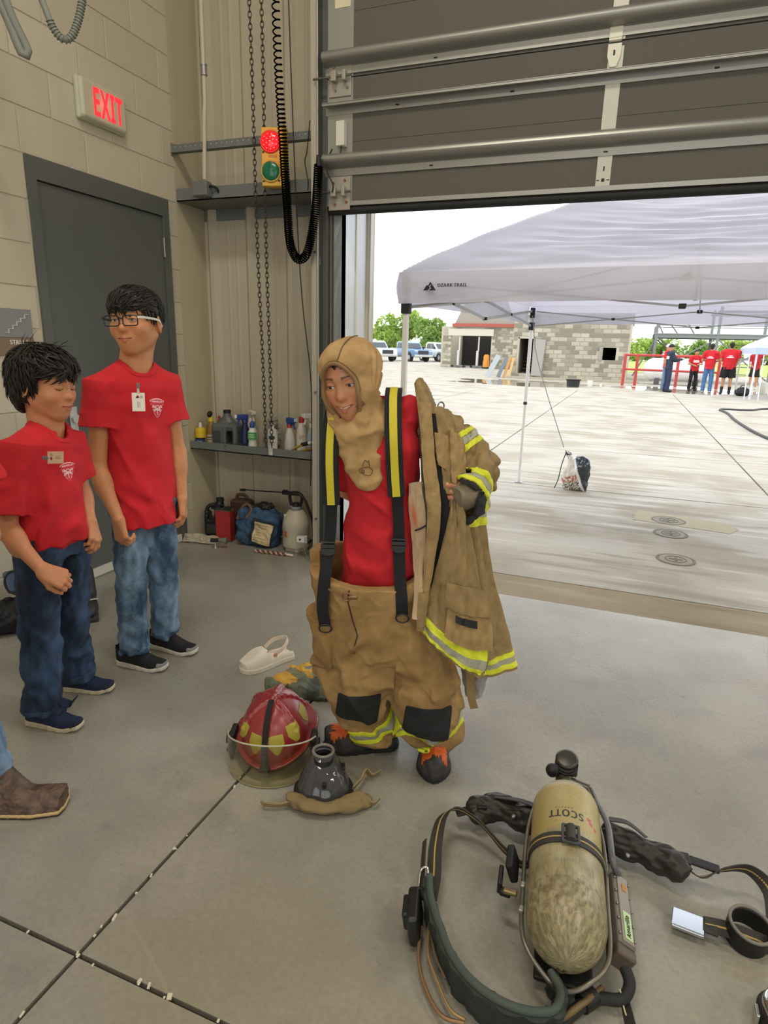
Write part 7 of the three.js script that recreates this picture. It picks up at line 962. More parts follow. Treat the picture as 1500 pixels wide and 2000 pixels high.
// ----- tall youth with glasses -----
{
  const z = 0, P = youth({
    label: 'tall person in a red T-shirt, blue jeans and black glasses beside the grey door', at: [-1.80, -1.99], skin: '#c68a5f', headTurn: [-0.52, -0.02, 0.05], headScale: 1.12, yaw: 0.32, thick: 1.08, handScale: 0.98, smile: 0.35, eye: 0.0042, look: [0.05, 0.02], brow: [0.025, 0.018, 0.014], shirt: '#cf1f2b', cuff: 0.066, denim: ['#2f4a66', '#8aa9c4'], seed: 3, leg: [0.07, 0.059, 0.058], waist: [0.115, 0.085], collar: 0.061, trap: -0.012,
    j: { head: [0.0, 1.455, -0.03], neck: [-0.012, 1.29, -0.04], chest: [-0.02, 1.05, -0.03], pelvis: [-0.03, 0.74, -0.04], waist: [-0.028, 0.8, -0.04],
      r: { sh: [-0.148, 1.2, 0.02], el: [-0.182, 0.885, 0.03], wr: [-0.118, 0.7, 0.115], F: [0.08, -1, 0.12], N: [0.75, 0.0, -0.55], th: -1, curl: [0.75, 0.85, 0.9, 0.95], thumb: [0.75, 0.55, 0.35], sleeve: 0.145, hip: [-0.08, 0.68, -0.02], kn: [-0.095, 0.4, 0.02], an: [-0.115, 0.1, -0.015], hem: [-0.108, 0.075, -0.01] },
      l: { sh: [0.094, 1.21, -0.085], el: [0.128, 0.92, -0.09], wr: [0.132, 0.735, -0.045], F: [0.03, -1, 0.12], N: [-0.8, 0, -0.2], th: 1, curl: [0.45, 0.5, 0.6, 0.65], thumb: [0.8, 0.5, 0.4], sleeve: 0.15, hip: [0.035, 0.68, -0.06], kn: [0.036, 0.41, -0.07], an: [0.02, 0.1, -0.135], hem: [0.03, 0.085, -0.13] } },
    torso: [[[-0.018, 0.645, -0.03], 0.134, 0.116], [[-0.026, 0.8, -0.035], 0.126, 0.106], [[-0.028, 1.0, -0.035], 0.124, 0.096], [[-0.026, 1.13, -0.035], 0.13, 0.09], [[-0.018, 1.2, -0.036], 0.125, 0.082], [[-0.014, 1.262, -0.036], 0.085, 0.066]],
    folds: (x, y, z) => 0.0065 * n3(x * 5 + y * 3.5, y * 2.2 - x * 2, z * 5) * sstep(1.22, 1.0, y) - 0.007 * crease(x * 1.4 + y * 0.3, y * 0.45, z, 4) * sstep(1.18, 1.0, y) + 0.0035 * Math.sin((y * 1.0 + x * 1.25) * 46 + n3(x * 6, y * 6, z * 6) * 2.5) * sstep(0.9, 0.72, y) + 0.003 * n3(x * 14, y * 9, z * 14),
    jeanFolds: (x, y, z) => 0.004 * n3(x * 8, y * 5, z * 8) - 0.006 * crease(x + y * 0.4, y, z, 6) + 0.006 * Math.sin(y * 60 + x * 25 + n3(x * 9, y * 5, z * 9) * 3) * (sstep(0.26, 0.1, y) + 0.6 * Math.exp(-((y - 0.42) ** 2) / 0.006)) + 0.003 * n3(x * 26, y * 16, z * 26),
  });
  // hair: cap plus locks
  const skull = new Field().u(el([0, 0.032, -0.02], [0.078, 0.082, 0.098])).u(el([0, 0.05, 0.03], [0.064, 0.05, 0.056]), 0.03).f;
  const line = (x, y, z) => { const front = z > 0.03 ? 0.03 - 0.012 * Math.cos(x * 30) : lerp(-0.01, 0.028, sstep(-0.02, 0.03, z)); return (z < -0.035 ? -0.055 : front) - y; };
  const cap = (x, y, z) => Math.max(skull(x, y, z) - 0.004 - 0.003 * n3(x * 60, y * 30, z * 60), line(x, y, z));
  const r = rng(4), starts = []; for (let k = 0; k < 950; k++) { const a = r() * 6.283, cz = r() * 1.15 - 0.15, q = Math.sqrt(Math.max(0, 1 - cz * cz)), p = [q * Math.cos(a) * 0.08, 0.035 + cz * 0.083, -0.018 + q * Math.sin(a) * 0.1]; if (line(...p) < 0.004) starts.push(p); }
  const hair = mergeBody([net(cap, [-0.1, -0.08, -0.14], [0.1, 0.14, 0.11], 0.0035), locks(skull, starts, (p) => p[2] > -0.01 && p[1] > 0.03 ? [p[0] * 2 - 0.2, -0.25, 1.0] : [p[0] * 3, -1, -0.25], (p) => (p[2] > 0 ? 0.042 : 0.03), 0.0028, 8, 0.005, 0.0)].map((g) => { g.deleteAttribute('color'); if (!g.attributes.uv) planarUV(g); return placed(g, P.hm); }));
  part('hair', hair, mat('#15120f', 0.55), P.t);
  // glasses
  { const g = thing('glasses', 'black rectangular glasses worn by the tall person', 'glasses'); const rim = []; for (const s of [-1, 1]) { const c = []; for (let k = 0; k < 20; k++) { const a = k / 20 * 6.283, e = 0.42, sx = Math.sign(Math.cos(a)) * Math.pow(Math.abs(Math.cos(a)), e), sy = Math.sign(Math.sin(a)) * Math.pow(Math.abs(Math.sin(a)), e); c.push([s * 0.0335 + sx * 0.026, -0.004 + sy * 0.0165, 0.098 - 0.004 * Math.abs(sx * s + s * 0.3)]); } rim.push(tube(c, 0.0019, 50, 6, true)); const sh = new THREE.Shape(c.map((p) => new THREE.Vector2(p[0], p[1]))); const pl = placed(new THREE.ShapeGeometry(sh).translate(0, 0, 0.0965), P.hm); part('lens', pl, phys('#ffffff', 0.03, { transmission: 1, thickness: 0, side: THREE.DoubleSide }), g); }
    rim.push(tube([[-0.0075, 0.002, 0.0975], [0, 0.005, 0.1005], [0.0075, 0.002, 0.0975]], 0.002, 10, 6)); part('rims', rim.map((q) => placed(q, P.hm)), M.black, g);
    for (const s of [-1, 1]) part('temple', [placed(strap([[s * 0.06, 0.006, 0.094, 0, 1, 0], [s * 0.074, 0.006, 0.08, 0, 1, 0], [s * 0.083, 0.003, 0.02, 0, 1, 0], [s * 0.082, -0.002, -0.012, 0, 1, 0], [s * 0.08, -0.02, -0.03, 0, 1, 0]], 0.007, 0.002, 20), P.hm)], s > 0 ? mat('#d9d7d2', 0.3) : M.black, g);
    g.position.copy(P.t.position); g.rotation.copy(P.t.rotation); }
  P.t.updateMatrixWorld();
  const print = part('chest_print', patch(P.sf, [0.082, 1.125, 0.12], [0.0335, -0.004, -0.012], [0.003, 0.041, 0.003], [-0.28, 0, -1], 18, 22, 0.0012, inShield), new THREE.MeshStandardMaterial({ map: shieldTex, roughness: 0.75 }), P.t); print.userData.label = 'white shield print';
  badge(P.t, 'white name badge clipped to the collar of the tall person', [-0.012, 1.155, 0.098], 0.2, -0.03, 0.047, 0.07, '#eeeae2', 0.03);
  const c = { sole: '#cfc9bb', upper: '#1a1a1c', lace: '#2b2b2d', cap: '#8a8a88' }; const a = shoe('shoe', P.t, [-0.178, -0.052], [0.012, 0.086], 0.24, c); shoe('shoe', P.t, [-0.035, -0.172], [0.134, -0.03], 0.24, c);
  part('shoe_mark', [tube([[0.012, 0.035, 0.12], [0.0, 0.043, 0.128], [0.012, 0.05, 0.136]].map((p) => [p[0] + 0.034, p[1], p[2]]), 0.003, 10, 6), tube([[0.046, 0.05, 0.118], [0.038, 0.043, 0.128], [0.046, 0.036, 0.138]], 0.003, 10, 6)], M.white, a.g);
}
// ----- small youth -----
{
  const P = youth({
    label: 'small person with messy dark hair in a red T-shirt and dark jeans', at: [-1.83, -1.56], skin: '#c78a63', headTurn: [0.86, 0.1, -0.03], headScale: 1.01, yaw: 0.72, thick: 0.98, handScale: 0.9, smile: 0.25, open: 0.003, eye: 0.0001, closed: true, brow: [0.05, 0.03, 0.02], shirt: '#cf1f2b', cuff: 0.064, denim: ['#142138', '#3d587c'], seed: 9, leg: [0.07, 0.058, 0.057], waist: [0.105, 0.085], collar: 0.054, trap: -0.008,
    j: { head: [0.014, 1.232, -0.02], neck: [0.002, 1.08, -0.03], chest: [-0.005, 0.93, 0.0], pelvis: [-0.02, 0.69, -0.01], waist: [-0.02, 0.765, -0.01],
      r: { sh: [-0.092, 1.02, 0.07], el: [-0.148, 0.77, 0.1], wr: [-0.058, 0.648, 0.19], F: [0.85, -0.5, 0.25], N: [0.0, -0.55, -0.75], th: -1, curl: [0.95, 1.0, 1.0, 1.0], thumb: [0.8, 0.5, 0.5], sleeve: 0.2, hip: [-0.068, 0.66, 0.025], kn: [-0.09, 0.37, 0.045], an: [-0.115, 0.09, 0.04], hem: [-0.112, 0.06, 0.045] },
      l: { sh: [0.07, 1.02, -0.09], el: [0.092, 0.83, -0.09], wr: [0.108, 0.745, -0.01], F: [0.12, -0.95, 0.35], N: [-0.75, 0, -0.5], th: 1, curl: [0.5, 0.6, 0.7, 0.8], thumb: [0.7, 0.5, 0.5], sleeve: 0.13, hip: [0.03, 0.665, -0.055], kn: [0.015, 0.385, -0.07], an: [0.0, 0.1, -0.165], hem: [0.005, 0.075, -0.16] } },
    torso: [[[-0.016, 0.7, -0.005], 0.114, 0.104], [[-0.018, 0.76, -0.003], 0.12, 0.11], [[-0.014, 0.86, 0.0], 0.11, 0.096], [[-0.008, 0.96, -0.005], 0.108, 0.086], [[0.0, 1.02, -0.012], 0.105, 0.074], [[0.002, 1.06, -0.02], 0.075, 0.06]],
    folds: (x, y, z) => 0.007 * n3(x * 6 + y * 2.5, y * 2.4 - x * 2, z * 6) * sstep(1.05, 0.9, y) - 0.008 * crease(x * 1.3 - y * 0.4, y * 0.5, z, 5) * sstep(1.02, 0.9, y) + 0.005 * Math.sin((x * 1.2 - y * 0.6) * 55 + n3(x * 7, y * 5, z * 7) * 3) * sstep(0.9, 0.74, y) + 0.003 * n3(x * 15, y * 9, z * 15),
    jeanFolds: (x, y, z) => 0.005 * n3(x * 8 + 3, y * 5, z * 8) - 0.007 * crease(x - y * 0.4, y, z, 6) + 0.007 * Math.sin(y * 55 - x * 25 + n3(x * 9, y * 5, z * 9) * 3) * (sstep(0.3, 0.1, y) + 0.7 * Math.exp(-((y - 0.4) ** 2) / 0.008)) + 0.003 * n3(x * 26, y * 16, z * 26),
  });
  const skull = new Field().u(el([0, 0.036, -0.022], [0.082, 0.086, 0.102])).u(el([0, 0.055, 0.03], [0.066, 0.052, 0.058]), 0.03).u(el([0, -0.035, -0.042], [0.076, 0.072, 0.066]), 0.03).f;
  const line = (x, y, z) => { const front = z > 0.045 ? 0.04 + (x < 0 ? 0.0 : 0.01) : lerp(-0.06, 0.04, sstep(-0.005, 0.045, z)); return (z < -0.045 ? -0.1 : z < 0.0 ? -0.062 : front) - y; };
  const cap = (x, y, z) => Math.max(skull(x, y, z) - 0.006 - 0.004 * n3(x * 40, y * 22, z * 40), line(x, y, z));
  const r = rng(14), starts = []; for (let k = 0; k < 1250; k++) { const a = r() * 6.283, cz = r() * 1.7 - 0.7, q = Math.sqrt(Math.max(0, 1 - cz * cz)), p = [q * Math.cos(a) * 0.088, 0.035 + cz * 0.09, -0.02 + q * Math.sin(a) * 0.106]; if (line(...p) < 0.004) starts.push(p); }
  const strays = []; for (let k = 0; k < 12; k++) { const a = r() * 6.283; strays.push([Math.cos(a) * 0.05, 0.12 + r() * 0.006, -0.02 + Math.sin(a) * 0.06]); }
  const hair = mergeBody([net(cap, [-0.11, -0.12, -0.15], [0.11, 0.15, 0.115], 0.0036), locks(skull, starts, (p) => p[1] > 0.06 ? [p[0] * 5, -0.1, p[2] * 8 + 0.35] : p[2] > 0.03 ? [p[0] * 14, -0.4, -0.1] : [p[0] * 3, -1, 0.25], (p) => (p[1] > 0.06 ? 0.05 : 0.04), 0.0032, 18, 0.008, 0.06), locks((x, y, z) => skull(x, y, z) - 0.012, strays, (p) => [p[0] * 6 + 0.1, 0.35, 0.6], () => 0.035, 0.0012, 21, 0.012, 0.3)].map((g) => { g.deleteAttribute('color'); if (!g.attributes.uv) planarUV(g); return placed(g, P.hm); }));
  part('hair', hair, mat('#17110d', 0.5), P.t);
  P.t.updateMatrixWorld();
  const print = part('chest_print', patch(P.sf, [0.075, 0.945, 0.08], [0.026, 0, -0.026], [0, 0.034, 0], [-0.7, 0, -0.75], 16, 18, 0.0012, inShield), new THREE.MeshStandardMaterial({ map: shieldTex, roughness: 0.75 }), P.t); print.userData.label = 'white shield print';
  badge(P.t, 'tan name badge hanging sideways from the collar of the small person', [0.018, 1.005, 0.118], 0.55, 1.45, 0.04, 0.056, '#cda98c', 0.012);
  // waistband button, fly and pocket
  part('waistband', net(shellOf(P.jf, (x, y, z) => Math.abs(y - 0.745) - 0.022, 0.003, 0.012), [-0.2, 0.7, -0.16], [0.16, 0.79, 0.18], 0.006, denim(lin('#142138'), lin('#38527a'), 2)), knitV(), P.t);
  const c = { sole: '#cbbfa4', upper: '#1d2a4b', lace: '#16203c', cap: '#10172b' }; const a = shoe('shoe', P.t, [-0.17, 0.0], [-0.004, 0.135], 0.22, c), b = shoe('shoe', P.t, [-0.055, -0.205], [0.139, -0.086], 0.22, c);
  const N = new TextGeometry('N', { font: BOLD, size: 0.038, depth: 0.002, curveSegments: 2 }); part('shoe_mark', planarUV(N.rotateY(Math.PI / 2).translate(0.037, 0.03, 0.125)), mat('#6b3a3d', 0.7), a.g); part('heel_disc', cyl(0.013, 0.013, 0.003, 0.031, 0.04, 0.03, 0, 0, Math.PI / 2, 16), mat('#c7bd9c', 0.5), a.g);
  part('hook_strap', strap([[0.0, 0.075, 0.1, 1, 0, 0], [0.01, 0.1, 0.13, 1, 0.2, 0], [0.03, 0.082, 0.165, 1, 0.3, 0], [0.04, 0.11, 0.185, 1, 0.2, 0]], 0.032, 0.003, 24), mat('#141f3d', 0.8), a.g);
}
// ----- youth at the very edge of the picture -----
{
  const t = thing('person', 'person mostly outside the picture in pale jeans and a brown boot', 'person', [-1.62, 0, -1.09], 0.9785), tone = lin('#c68a63'), bc = () => tone;
  const X = -0.085, sh = [X + 0.1, 1.1, 0.0], elb = [X + 0.135, 0.86, 0.0], wr = [X + 0.08, 0.72, 0.14];
  const f = new Field().u(el([X - 0.03, 1.36, 0], [0.075, 0.11, 0.09])).u(rc([X - 0.03, 1.28, 0], [X - 0.03, 1.15, 0], 0.05), 0.03).u(et([[X - 0.03, 0.8, 0, 0.11, 0.08], [X - 0.03, 1.12, 0, 0.12, 0.08]]), 0.04).u(rc(sh, elb, 0.036, 0.03), 0.02).u(rc(elb, wr, 0.031, 0.021), 0.015).u(rc([X - 0.16, 1.1, 0], [X - 0.2, 0.8, 0.05], 0.036, 0.026), 0.02); hand(f, wr, [-0.3, -0.6, 0.5], [-0.5, 0, -0.6], 1, [0.6, 0.6, 0.7, 0.7], 0.9);
  part('body', net(f.f, [-0.4, 0.55, -0.2], [0.2, 1.55, 0.35], 0.006, bc), skinMat(), t);
  part('hair', net(new Field().u(el([X - 0.03, 1.39, -0.008], [0.084, 0.1, 0.1])).i(plane([X - 0.03, 1.375, 0], [0, -1, 0.5]), 0.01).d((x, y, z) => 0.004 * n3(x * 50, y * 30, z * 50)).f, [-0.24, 1.26, -0.14], [0.02, 1.53, 0.12], 0.005), mat('#1d1613', 0.6), t);
  const s = new Field().u(et([[X - 0.03, 0.78, 0, 0.13, 0.1], [X - 0.03, 1.13, 0, 0.13, 0.09]])).u(rc([X - 0.03, 1.14, 0], sh, 0.06, 0.052), 0.04).u(et([[...sh, 0.062, 0.062], [X + 0.145, 1.0, 0, 0.066, 0.066]].map((p) => p)), 0.03).u(rc([X - 0.03, 1.14, 0], [X - 0.2, 1.0, 0.02], 0.06, 0.062), 0.04).d((x, y, z) => 0.006 * n3(x * 8, y * 5, z * 8)); part('shirt', net(s.f, [-0.4, 0.7, -0.2], [0.2, 1.25, 0.2], 0.007), knit('#cf1f2b'), t);
  const j = new Field().u(et([[X + 0.0, 0.78, 0, 0.08, 0.09], [X + 0.03, 0.42, 0.02, 0.066, 0.068], [X + 0.055, 0.075, -0.02, 0.064, 0.07]])).u(et([[X - 0.1, 0.78, 0, 0.08, 0.09], [X - 0.17, 0.06, -0.06, 0.06, 0.065]]), 0.02).d((x, y, z) => 0.006 * n3(x * 9, y * 6, z * 9) + 0.006 * Math.sin(y * 70 + n3(x * 9, y * 6, z * 9) * 3) * sstep(0.3, 0.08, y)); const jm = part('jeans', net(j.f, [-0.4, 0.0, -0.2], [0.15, 0.85, 0.2], 0.0065, denim(lin('#5c7fa3'), lin('#a9c4dc'), 5)), knitV(), t);
  part('hem_band', net(shellOf(j.f, (x, y, z) => y - 0.1, 0.0025, 0.01), [-0.1, 0.02, -0.15], [0.12, 0.13, 0.12], 0.006, denim(lin('#5c7fa3'), lin('#b6cde2'), 7)), knitV(), jm);
  const boot = (hx, hz, tx, tz) => { const g = new THREE.Group(); g.name = 'boot'; g.position.set(hx, 0, hz); g.rotation.y = Math.atan2(tx - hx, tz - hz); t.add(g); const w = (z) => z < 0.07 ? 0.034 : z < 0.19 ? lerp(0.034, 0.05, (z - 0.07) / 0.12) : lerp(0.05, 0.043, (z - 0.19) / 0.08);
    const plan = (x, z, k) => { const q = clamp(z, 0, 0.27); let d = Math.abs(x) - w(q) - k; d = Math.max(d, z - 0.272 - k + Math.max(0, Math.abs(x) - 0.02) * 0.35, -z - k); return d; };
    part('boot_upper', net((x, y, z) => { const h = z < 0.1 ? 0.2 : lerp(0.2, 0.062, sstep(0.08, 0.19, z)), q = clamp((y - 0.012) / (h - 0.008)), rr = Math.sqrt(Math.max(0.01, 1 - Math.pow(q, z < 0.1 ? 12 : 2.4))); return Math.max((Math.abs(x) - w(clamp(z, 0, 0.27)) * rr), plan(x, z, 0.0), y - h, 0.012 - y) * 0.75 - 0.003 + 0.0015 * n3(x * 60, y * 60, z * 60); }, [-0.07, 0, -0.02], [0.07, 0.23, 0.3], 0.0045, (x, y, z) => mixc(lin('#4a392f'), lin('#6b5547'), clamp(0.4 + n3(x * 25, y * 25, z * 25) * 0.6))), vmat(0.55), g);
    part('welt', net((x, y, z) => Math.max(plan(x, z, 0.006), Math.abs(y - 0.013) - 0.004) - 0.001, [-0.08, 0, -0.02], [0.08, 0.03, 0.3], 0.004), mat('#c3a877', 0.7), g); part('boot_sole', net((x, y, z) => Math.max(plan(x, z, 0.004), Math.abs(y - 0.005) - 0.005), [-0.08, -0.004, -0.02], [0.08, 0.02, 0.3], 0.004), mat('#3a2f27', 0.8), g); };
  boot(-0.095, -0.03, 0.115, 0.075); boot(-0.3, -0.1, -0.1, 0.02);
}
// ----- person half dressed in firefighting gear -----
const snap = (f, p, off = 0.001) => { p = p.slice(); for (let k = 0; k < 12; k++) { const d = f(...p) - off, e = 0.003; const g = nrm3([f(p[0] + e, p[1], p[2]) - f(p[0] - e, p[1], p[2]), f(p[0], p[1] + e, p[2]) - f(p[0], p[1] - e, p[2]), f(p[0], p[1], p[2] + e) - f(p[0], p[1], p[2] - e)]); p = add3(p, g, -d * 0.8); } return p; };
const seam = (f, pts, r, off = 0, n = 30) => { const c = curve(pts), q = []; for (let i = 0; i <= n; i++) q.push(snap(f, c.getPoint(i / n).toArray(), off)); return tube(q, r, n * 2, 6); };
const duckC = (a, b, seed = 0) => (x, y, z) => { const t = n3(x * 9 + seed, y * 9, z * 9) * 0.5 + n3(x * 30, y * 30 + seed, z * 30) * 0.3 + n3(x * 200, y * 200, z * 200) * 0.12; return mixc(a, b, clamp(0.5 + t)); };
const duckV = vmat(0.85, { bumpMap: canvasGrain, bumpScale: 0.0004 });
const duckTex = (a, b, seed, s = 1) => dataTex(256, 256, (u, v, x, y) => { const t = perTile((p, q) => fbm2(p + seed, q, 4), u, v, 6) * 0.9 + n2(x * 0.8, y * 0.8) * 0.14; return new THREE.Color().setRGB(...mixc(lin(a), lin(b), clamp(0.5 + t))).convertLinearToSRGB().toArray(); });
const coatTan = new THREE.MeshStandardMaterial({ map: duckTex('#7d6842', '#9c845a', 3), roughness: 0.85, side: THREE.DoubleSide }), coatLight = new THREE.MeshStandardMaterial({ map: duckTex('#8b7148', '#a98d60', 8), roughness: 0.85, side: THREE.DoubleSide });
const limeTex = dataTex(128, 128, (u, v, x, y) => { const t = fbm2(u * 6, v * 6, 4); return new THREE.Color().setRGB(...mixc(lin('#c9cf22'), lin('#e3e83e'), clamp(0.5 + t))).convertLinearToSRGB().toArray(); });
const lime = new THREE.MeshStandardMaterial({ map: limeTex, roughness: 0.6, side: THREE.DoubleSide }), silver = mat('#a3a391', 0.5, { metalness: 0.15, side: THREE.DoubleSide }), limeP = mat('#d3d92c', 0.6), yellowBand = mat('#c6b92f', 0.75);
const webbing = mat('#15161b', 0.75, { bumpMap: clothBump, bumpScale: 0.0006 }), blackPad = mat('#1a1b1d', 0.8, { bumpMap: canvasGrain, bumpScale: 0.0005 });
const GEAR_AT = [-0.64, -1.765], GEAR_RY = 0.34786;
{
  const t = thing('person', 'person in a tan firefighter hood, red T-shirt and baggy bunker trousers with black suspenders', 'person', [GEAR_AT[0], 0, GEAR_AT[1]], GEAR_RY), tone = lin('#c98d6c');
  const hm = frameOf([-0.133, 1.29, 0.022], -0.36, 0.2, 0.17, 1.0), fo = { eye: 0.004, smile: 0.9, open: 0.005, neck: inFrame(hm, [-0.105, 1.17, 0.0]), ears: false };
  const hf = headField(fo), headG = placed(net(hf, [-0.1, -0.19, -0.16], [0.1, 0.12, 0.115], 0.0023, skinTone(tone, { ...fo, brow: [0.06, 0.035, 0.025] })), hm);
  const bc = (x, y, z) => { const n = 1 + n3(x * 30, y * 30, z * 30) * 0.05; return tone.map((q) => q * n); };
  // arms: one reaching back, one bent inside the coat sleeve
  const shl = [0.055, 1.165, -0.03], ell = [0.255, 1.05, -0.05], wrl = [0.258, 0.972, 0.062], arm = new Field().u(rc(shl, ell, 0.036, 0.029)).u(rc(ell, wrl, 0.029, 0.021), 0.02); hand(arm, wrl, [-0.93, -0.02, 0.42], [-0.38, 0.0, -0.9], -1, [0.3, 0.4, 0.45, 0.5], 1.0, [0.9, 0.4, 0.05], 0.2);
  const armB = new Field().u(rc([-0.15, 1.12, -0.02], [-0.16, 0.93, -0.13], 0.036, 0.03)).u(rc([-0.16, 0.93, -0.13], [-0.05, 0.83, -0.17], 0.03, 0.021), 0.02); hand(armB, [-0.05, 0.83, -0.17], [0.9, -0.4, 0], [0, 0, 1], 1, [0.5, 0.5, 0.5, 0.5], 0.85);
  const trunk = new Field().u(et([[-0.04, 0.6, -0.02, 0.085, 0.065], [-0.045, 1.1, 0.0, 0.095, 0.06]])).u(rc([-0.06, 1.1, 0], [-0.105, 1.16, 0.0], 0.06, 0.045), 0.04).u(rc([-0.1, 0.58, 0], [-0.08, 0.1, -0.04], 0.06, 0.035), 0.02).u(rc([0.03, 0.58, 0], [0.16, 0.1, 0], 0.06, 0.035), 0.02);
  part('body', mergeBody([headG, net(arm.f, [0.05, 0.85, -0.1], [0.32, 1.15, 0.2], 0.003, bc), net(armB.f, [-0.25, 0.7, -0.25], [0.12, 1.2, 0.1], 0.006, bc), net(trunk.f, [-0.25, 0, -0.2], [0.3, 1.25, 0.2], 0.014, bc)]), skinMat(), t);
  for (const s of [-1, 1]) part('eye', placed(eyeball(s, [-0.12, -0.12]), hm), vmat(0.12), t);
  part('teeth', placed(tube([[-0.018, -0.0568, 0.0795], [0, -0.0625, 0.087], [0.018, -0.0568, 0.0795]], 0.0032, 16, 6), hm), mat('#e8e0d2', 0.3), t);
  // fringe
  { const skull = new Field().u(el([0, 0.03, -0.018], [0.0745, 0.0785, 0.0945])).u(el([0, 0.046, 0.03], [0.0605, 0.0475, 0.0525]), 0.03).f, r = rng(3), st = []; for (let k = 0; k < 46; k++) st.push([(r() - 0.5) * 0.075, 0.062 + r() * 0.008, 0.075]); part('hair', placed(locks(skull, st, (p) => [p[0] * 3, -1, 0.25], () => 0.017, 0.0028, 5, 0.0015), hm), mat('#1d1614', 0.5), t); }
  // T-shirt
  const sh = new Field().u(et([[-0.035, 0.58, 0.0, 0.118, 0.09], [-0.035, 0.74, 0.02, 0.117, 0.092], [-0.032, 0.93, 0.02, 0.104, 0.088], [-0.042, 1.08, 0.01, 0.118, 0.085], [-0.045, 1.16, -0.005, 0.105, 0.065]])).u(rc([-0.07, 1.19, -0.02], [0.05, 1.19, -0.03], 0.048, 0.05), 0.03).u(rc([-0.1, 1.17, -0.01], [-0.155, 1.12, -0.02], 0.05, 0.05), 0.03).u(et([[-0.15, 1.13, -0.02, 0.055, 0.055], [-0.158, 0.97, -0.07, 0.058, 0.06]]), 0.03)
    .d((x, y, z) => 0.006 * n3(x * 6, y * 4, z * 6) - 0.008 * crease(x + y * 0.5, y * 0.8, z, 6) + 0.004 * Math.sin(y * 42 + x * 18 * Math.sign(0.85 - y) + n3(x * 7, y * 6, z * 7) * 2.4) * (sstep(1.0, 0.93, y) * sstep(0.84, 0.93, y) + sstep(0.82, 0.74, y)) + 0.002 * n3(x * 20, y * 14, z * 20));
  part('shirt', net(sh.f, [-0.28, 0.56, -0.18], [0.14, 1.28, 0.16], 0.005), knit('#c81f2a'), t);
  // hood
  const inv = hm.clone().invert().elements, toH = (x, y, z) => [inv[0] * x + inv[4] * y + inv[8] * z + inv[12], inv[1] * x + inv[5] * y + inv[9] * z + inv[13], inv[2] * x + inv[6] * y + inv[10] * z + inv[14]];
  const hHead = new Field().u(el([0, 0.03, -0.018], [0.0855, 0.089, 0.106])).u(el([0, 0.046, 0.03], [0.071, 0.058, 0.062]), 0.03).u(el([0, -0.04, 0.014], [0.077, 0.087, 0.078]), 0.03).u(el([0.04, -0.03, 0.045], [0.037, 0.036, 0.038]), 0.03).u(el([-0.04, -0.03, 0.045], [0.037, 0.036, 0.038]), 0.03).f;
  const open = (x, y, z) => { const q = Math.hypot(x / 0.0505, (y + 0.02) / 0.083) - 1; return Math.max(q * 0.05, 0.005 - z); };
  const drape = new Field().u(et([[-0.12, 1.2, 0.01, 0.078, 0.075], [-0.105, 1.14, 0.03, 0.1, 0.088], [-0.1, 1.1, 0.05, 0.086, 0.062]])).u(et([[-0.105, 1.13, 0.075, 0.07, 0.04], [-0.09, 1.05, 0.095, 0.055, 0.026], [-0.072, 1.0, 0.104, 0.038, 0.02], [-0.066, 0.982, 0.105, 0.02, 0.014]]), 0.02).u(rc([-0.05, 1.19, -0.03], [-0.02, 1.2, -0.05], 0.05, 0.035), 0.04).u(rc([-0.165, 1.15, 0.03], [-0.175, 1.12, 0.03], 0.04, 0.03), 0.03).f;
  const hood = (x, y, z) => { const [a, b, c] = toH(x, y, z); const hd = hHead(a, b, c), d0 = drape(x, y, z); let d = smin(hd, d0, 0.03); if (Math.abs(d) < 0.06) { const ang = Math.atan2(b + 0.05, -(c - 0.05)); const side = sstep(0.02, 0.06, a) * sstep(0.06, 0.0, c); d += 0.0035 * Math.sin(ang * 17 + n3(a * 14, b * 14, c * 14) * 1.5) * side * sstep(-0.09, -0.02, b) * sstep(0.09, 0.05, b); const nk = sstep(1.215, 1.17, y) * sstep(1.03, 1.1, y); d += nk * 0.0045 * Math.sin((y * 1.0 - Math.abs(x + 0.11) * 0.55) * 88 + n3(x * 12, y * 12, z * 12) * 2.2) + 0.002 * n3(x * 24, y * 24, z * 24); } return smax(d, -open(a, b, c), 0.004); };
  const hd = part('hood', net(hood, [-0.26, 0.95, -0.14], [0.05, 1.44, 0.18], 0.0042, duckC(lin('#a88556'), lin('#bf9d6b'), 2)), duckV, t);
  const rimPts = []; for (let k = 0; k < 40; k++) { const a = k / 40 * 6.283, x = 0.0515 * Math.cos(a), y = -0.02 + 0.084 * Math.sin(a); rimPts.push(v3([x, y, 0.0]).toArray()); }
  const hoodIn = (a, b, c) => { const p = v3([a, b, c]).applyMatrix4(hm); return hood(p.x, p.y, p.z); };
  const onFace = (x, y) => { let z = 0.14; for (let k = 0; k < 60; k++) { const d = hHead(x, y, z); z -= d * 0.6; } return [x, y, z + 0.0035]; };
  part('face_binding', placed(tube(rimPts.map((p) => onFace(p[0] * 1.06, -0.02 + (p[1] + 0.02) * 1.04)), 0.0058, 120, 8, true), hm), mat('#8d6f49', 0.9), hd);
  part('seam_stitching', [placed(seam(hHead, [[0.012, 0.066, 0.1], [0.02, 0.085, 0.085], [0.024, 0.105, 0.05], [0.026, 0.118, 0.0], [0.026, 0.115, -0.05]], 0.0017, 0.002), hm), placed(tube(rimPts.filter((p) => p[1] > -0.06).slice(0, 26).map((p) => onFace(p[0] * 1.2, -0.02 + (p[1] + 0.02) * 1.12)), 0.0011, 80, 5), hm)], mat('#6f5a42', 0.9), hd);
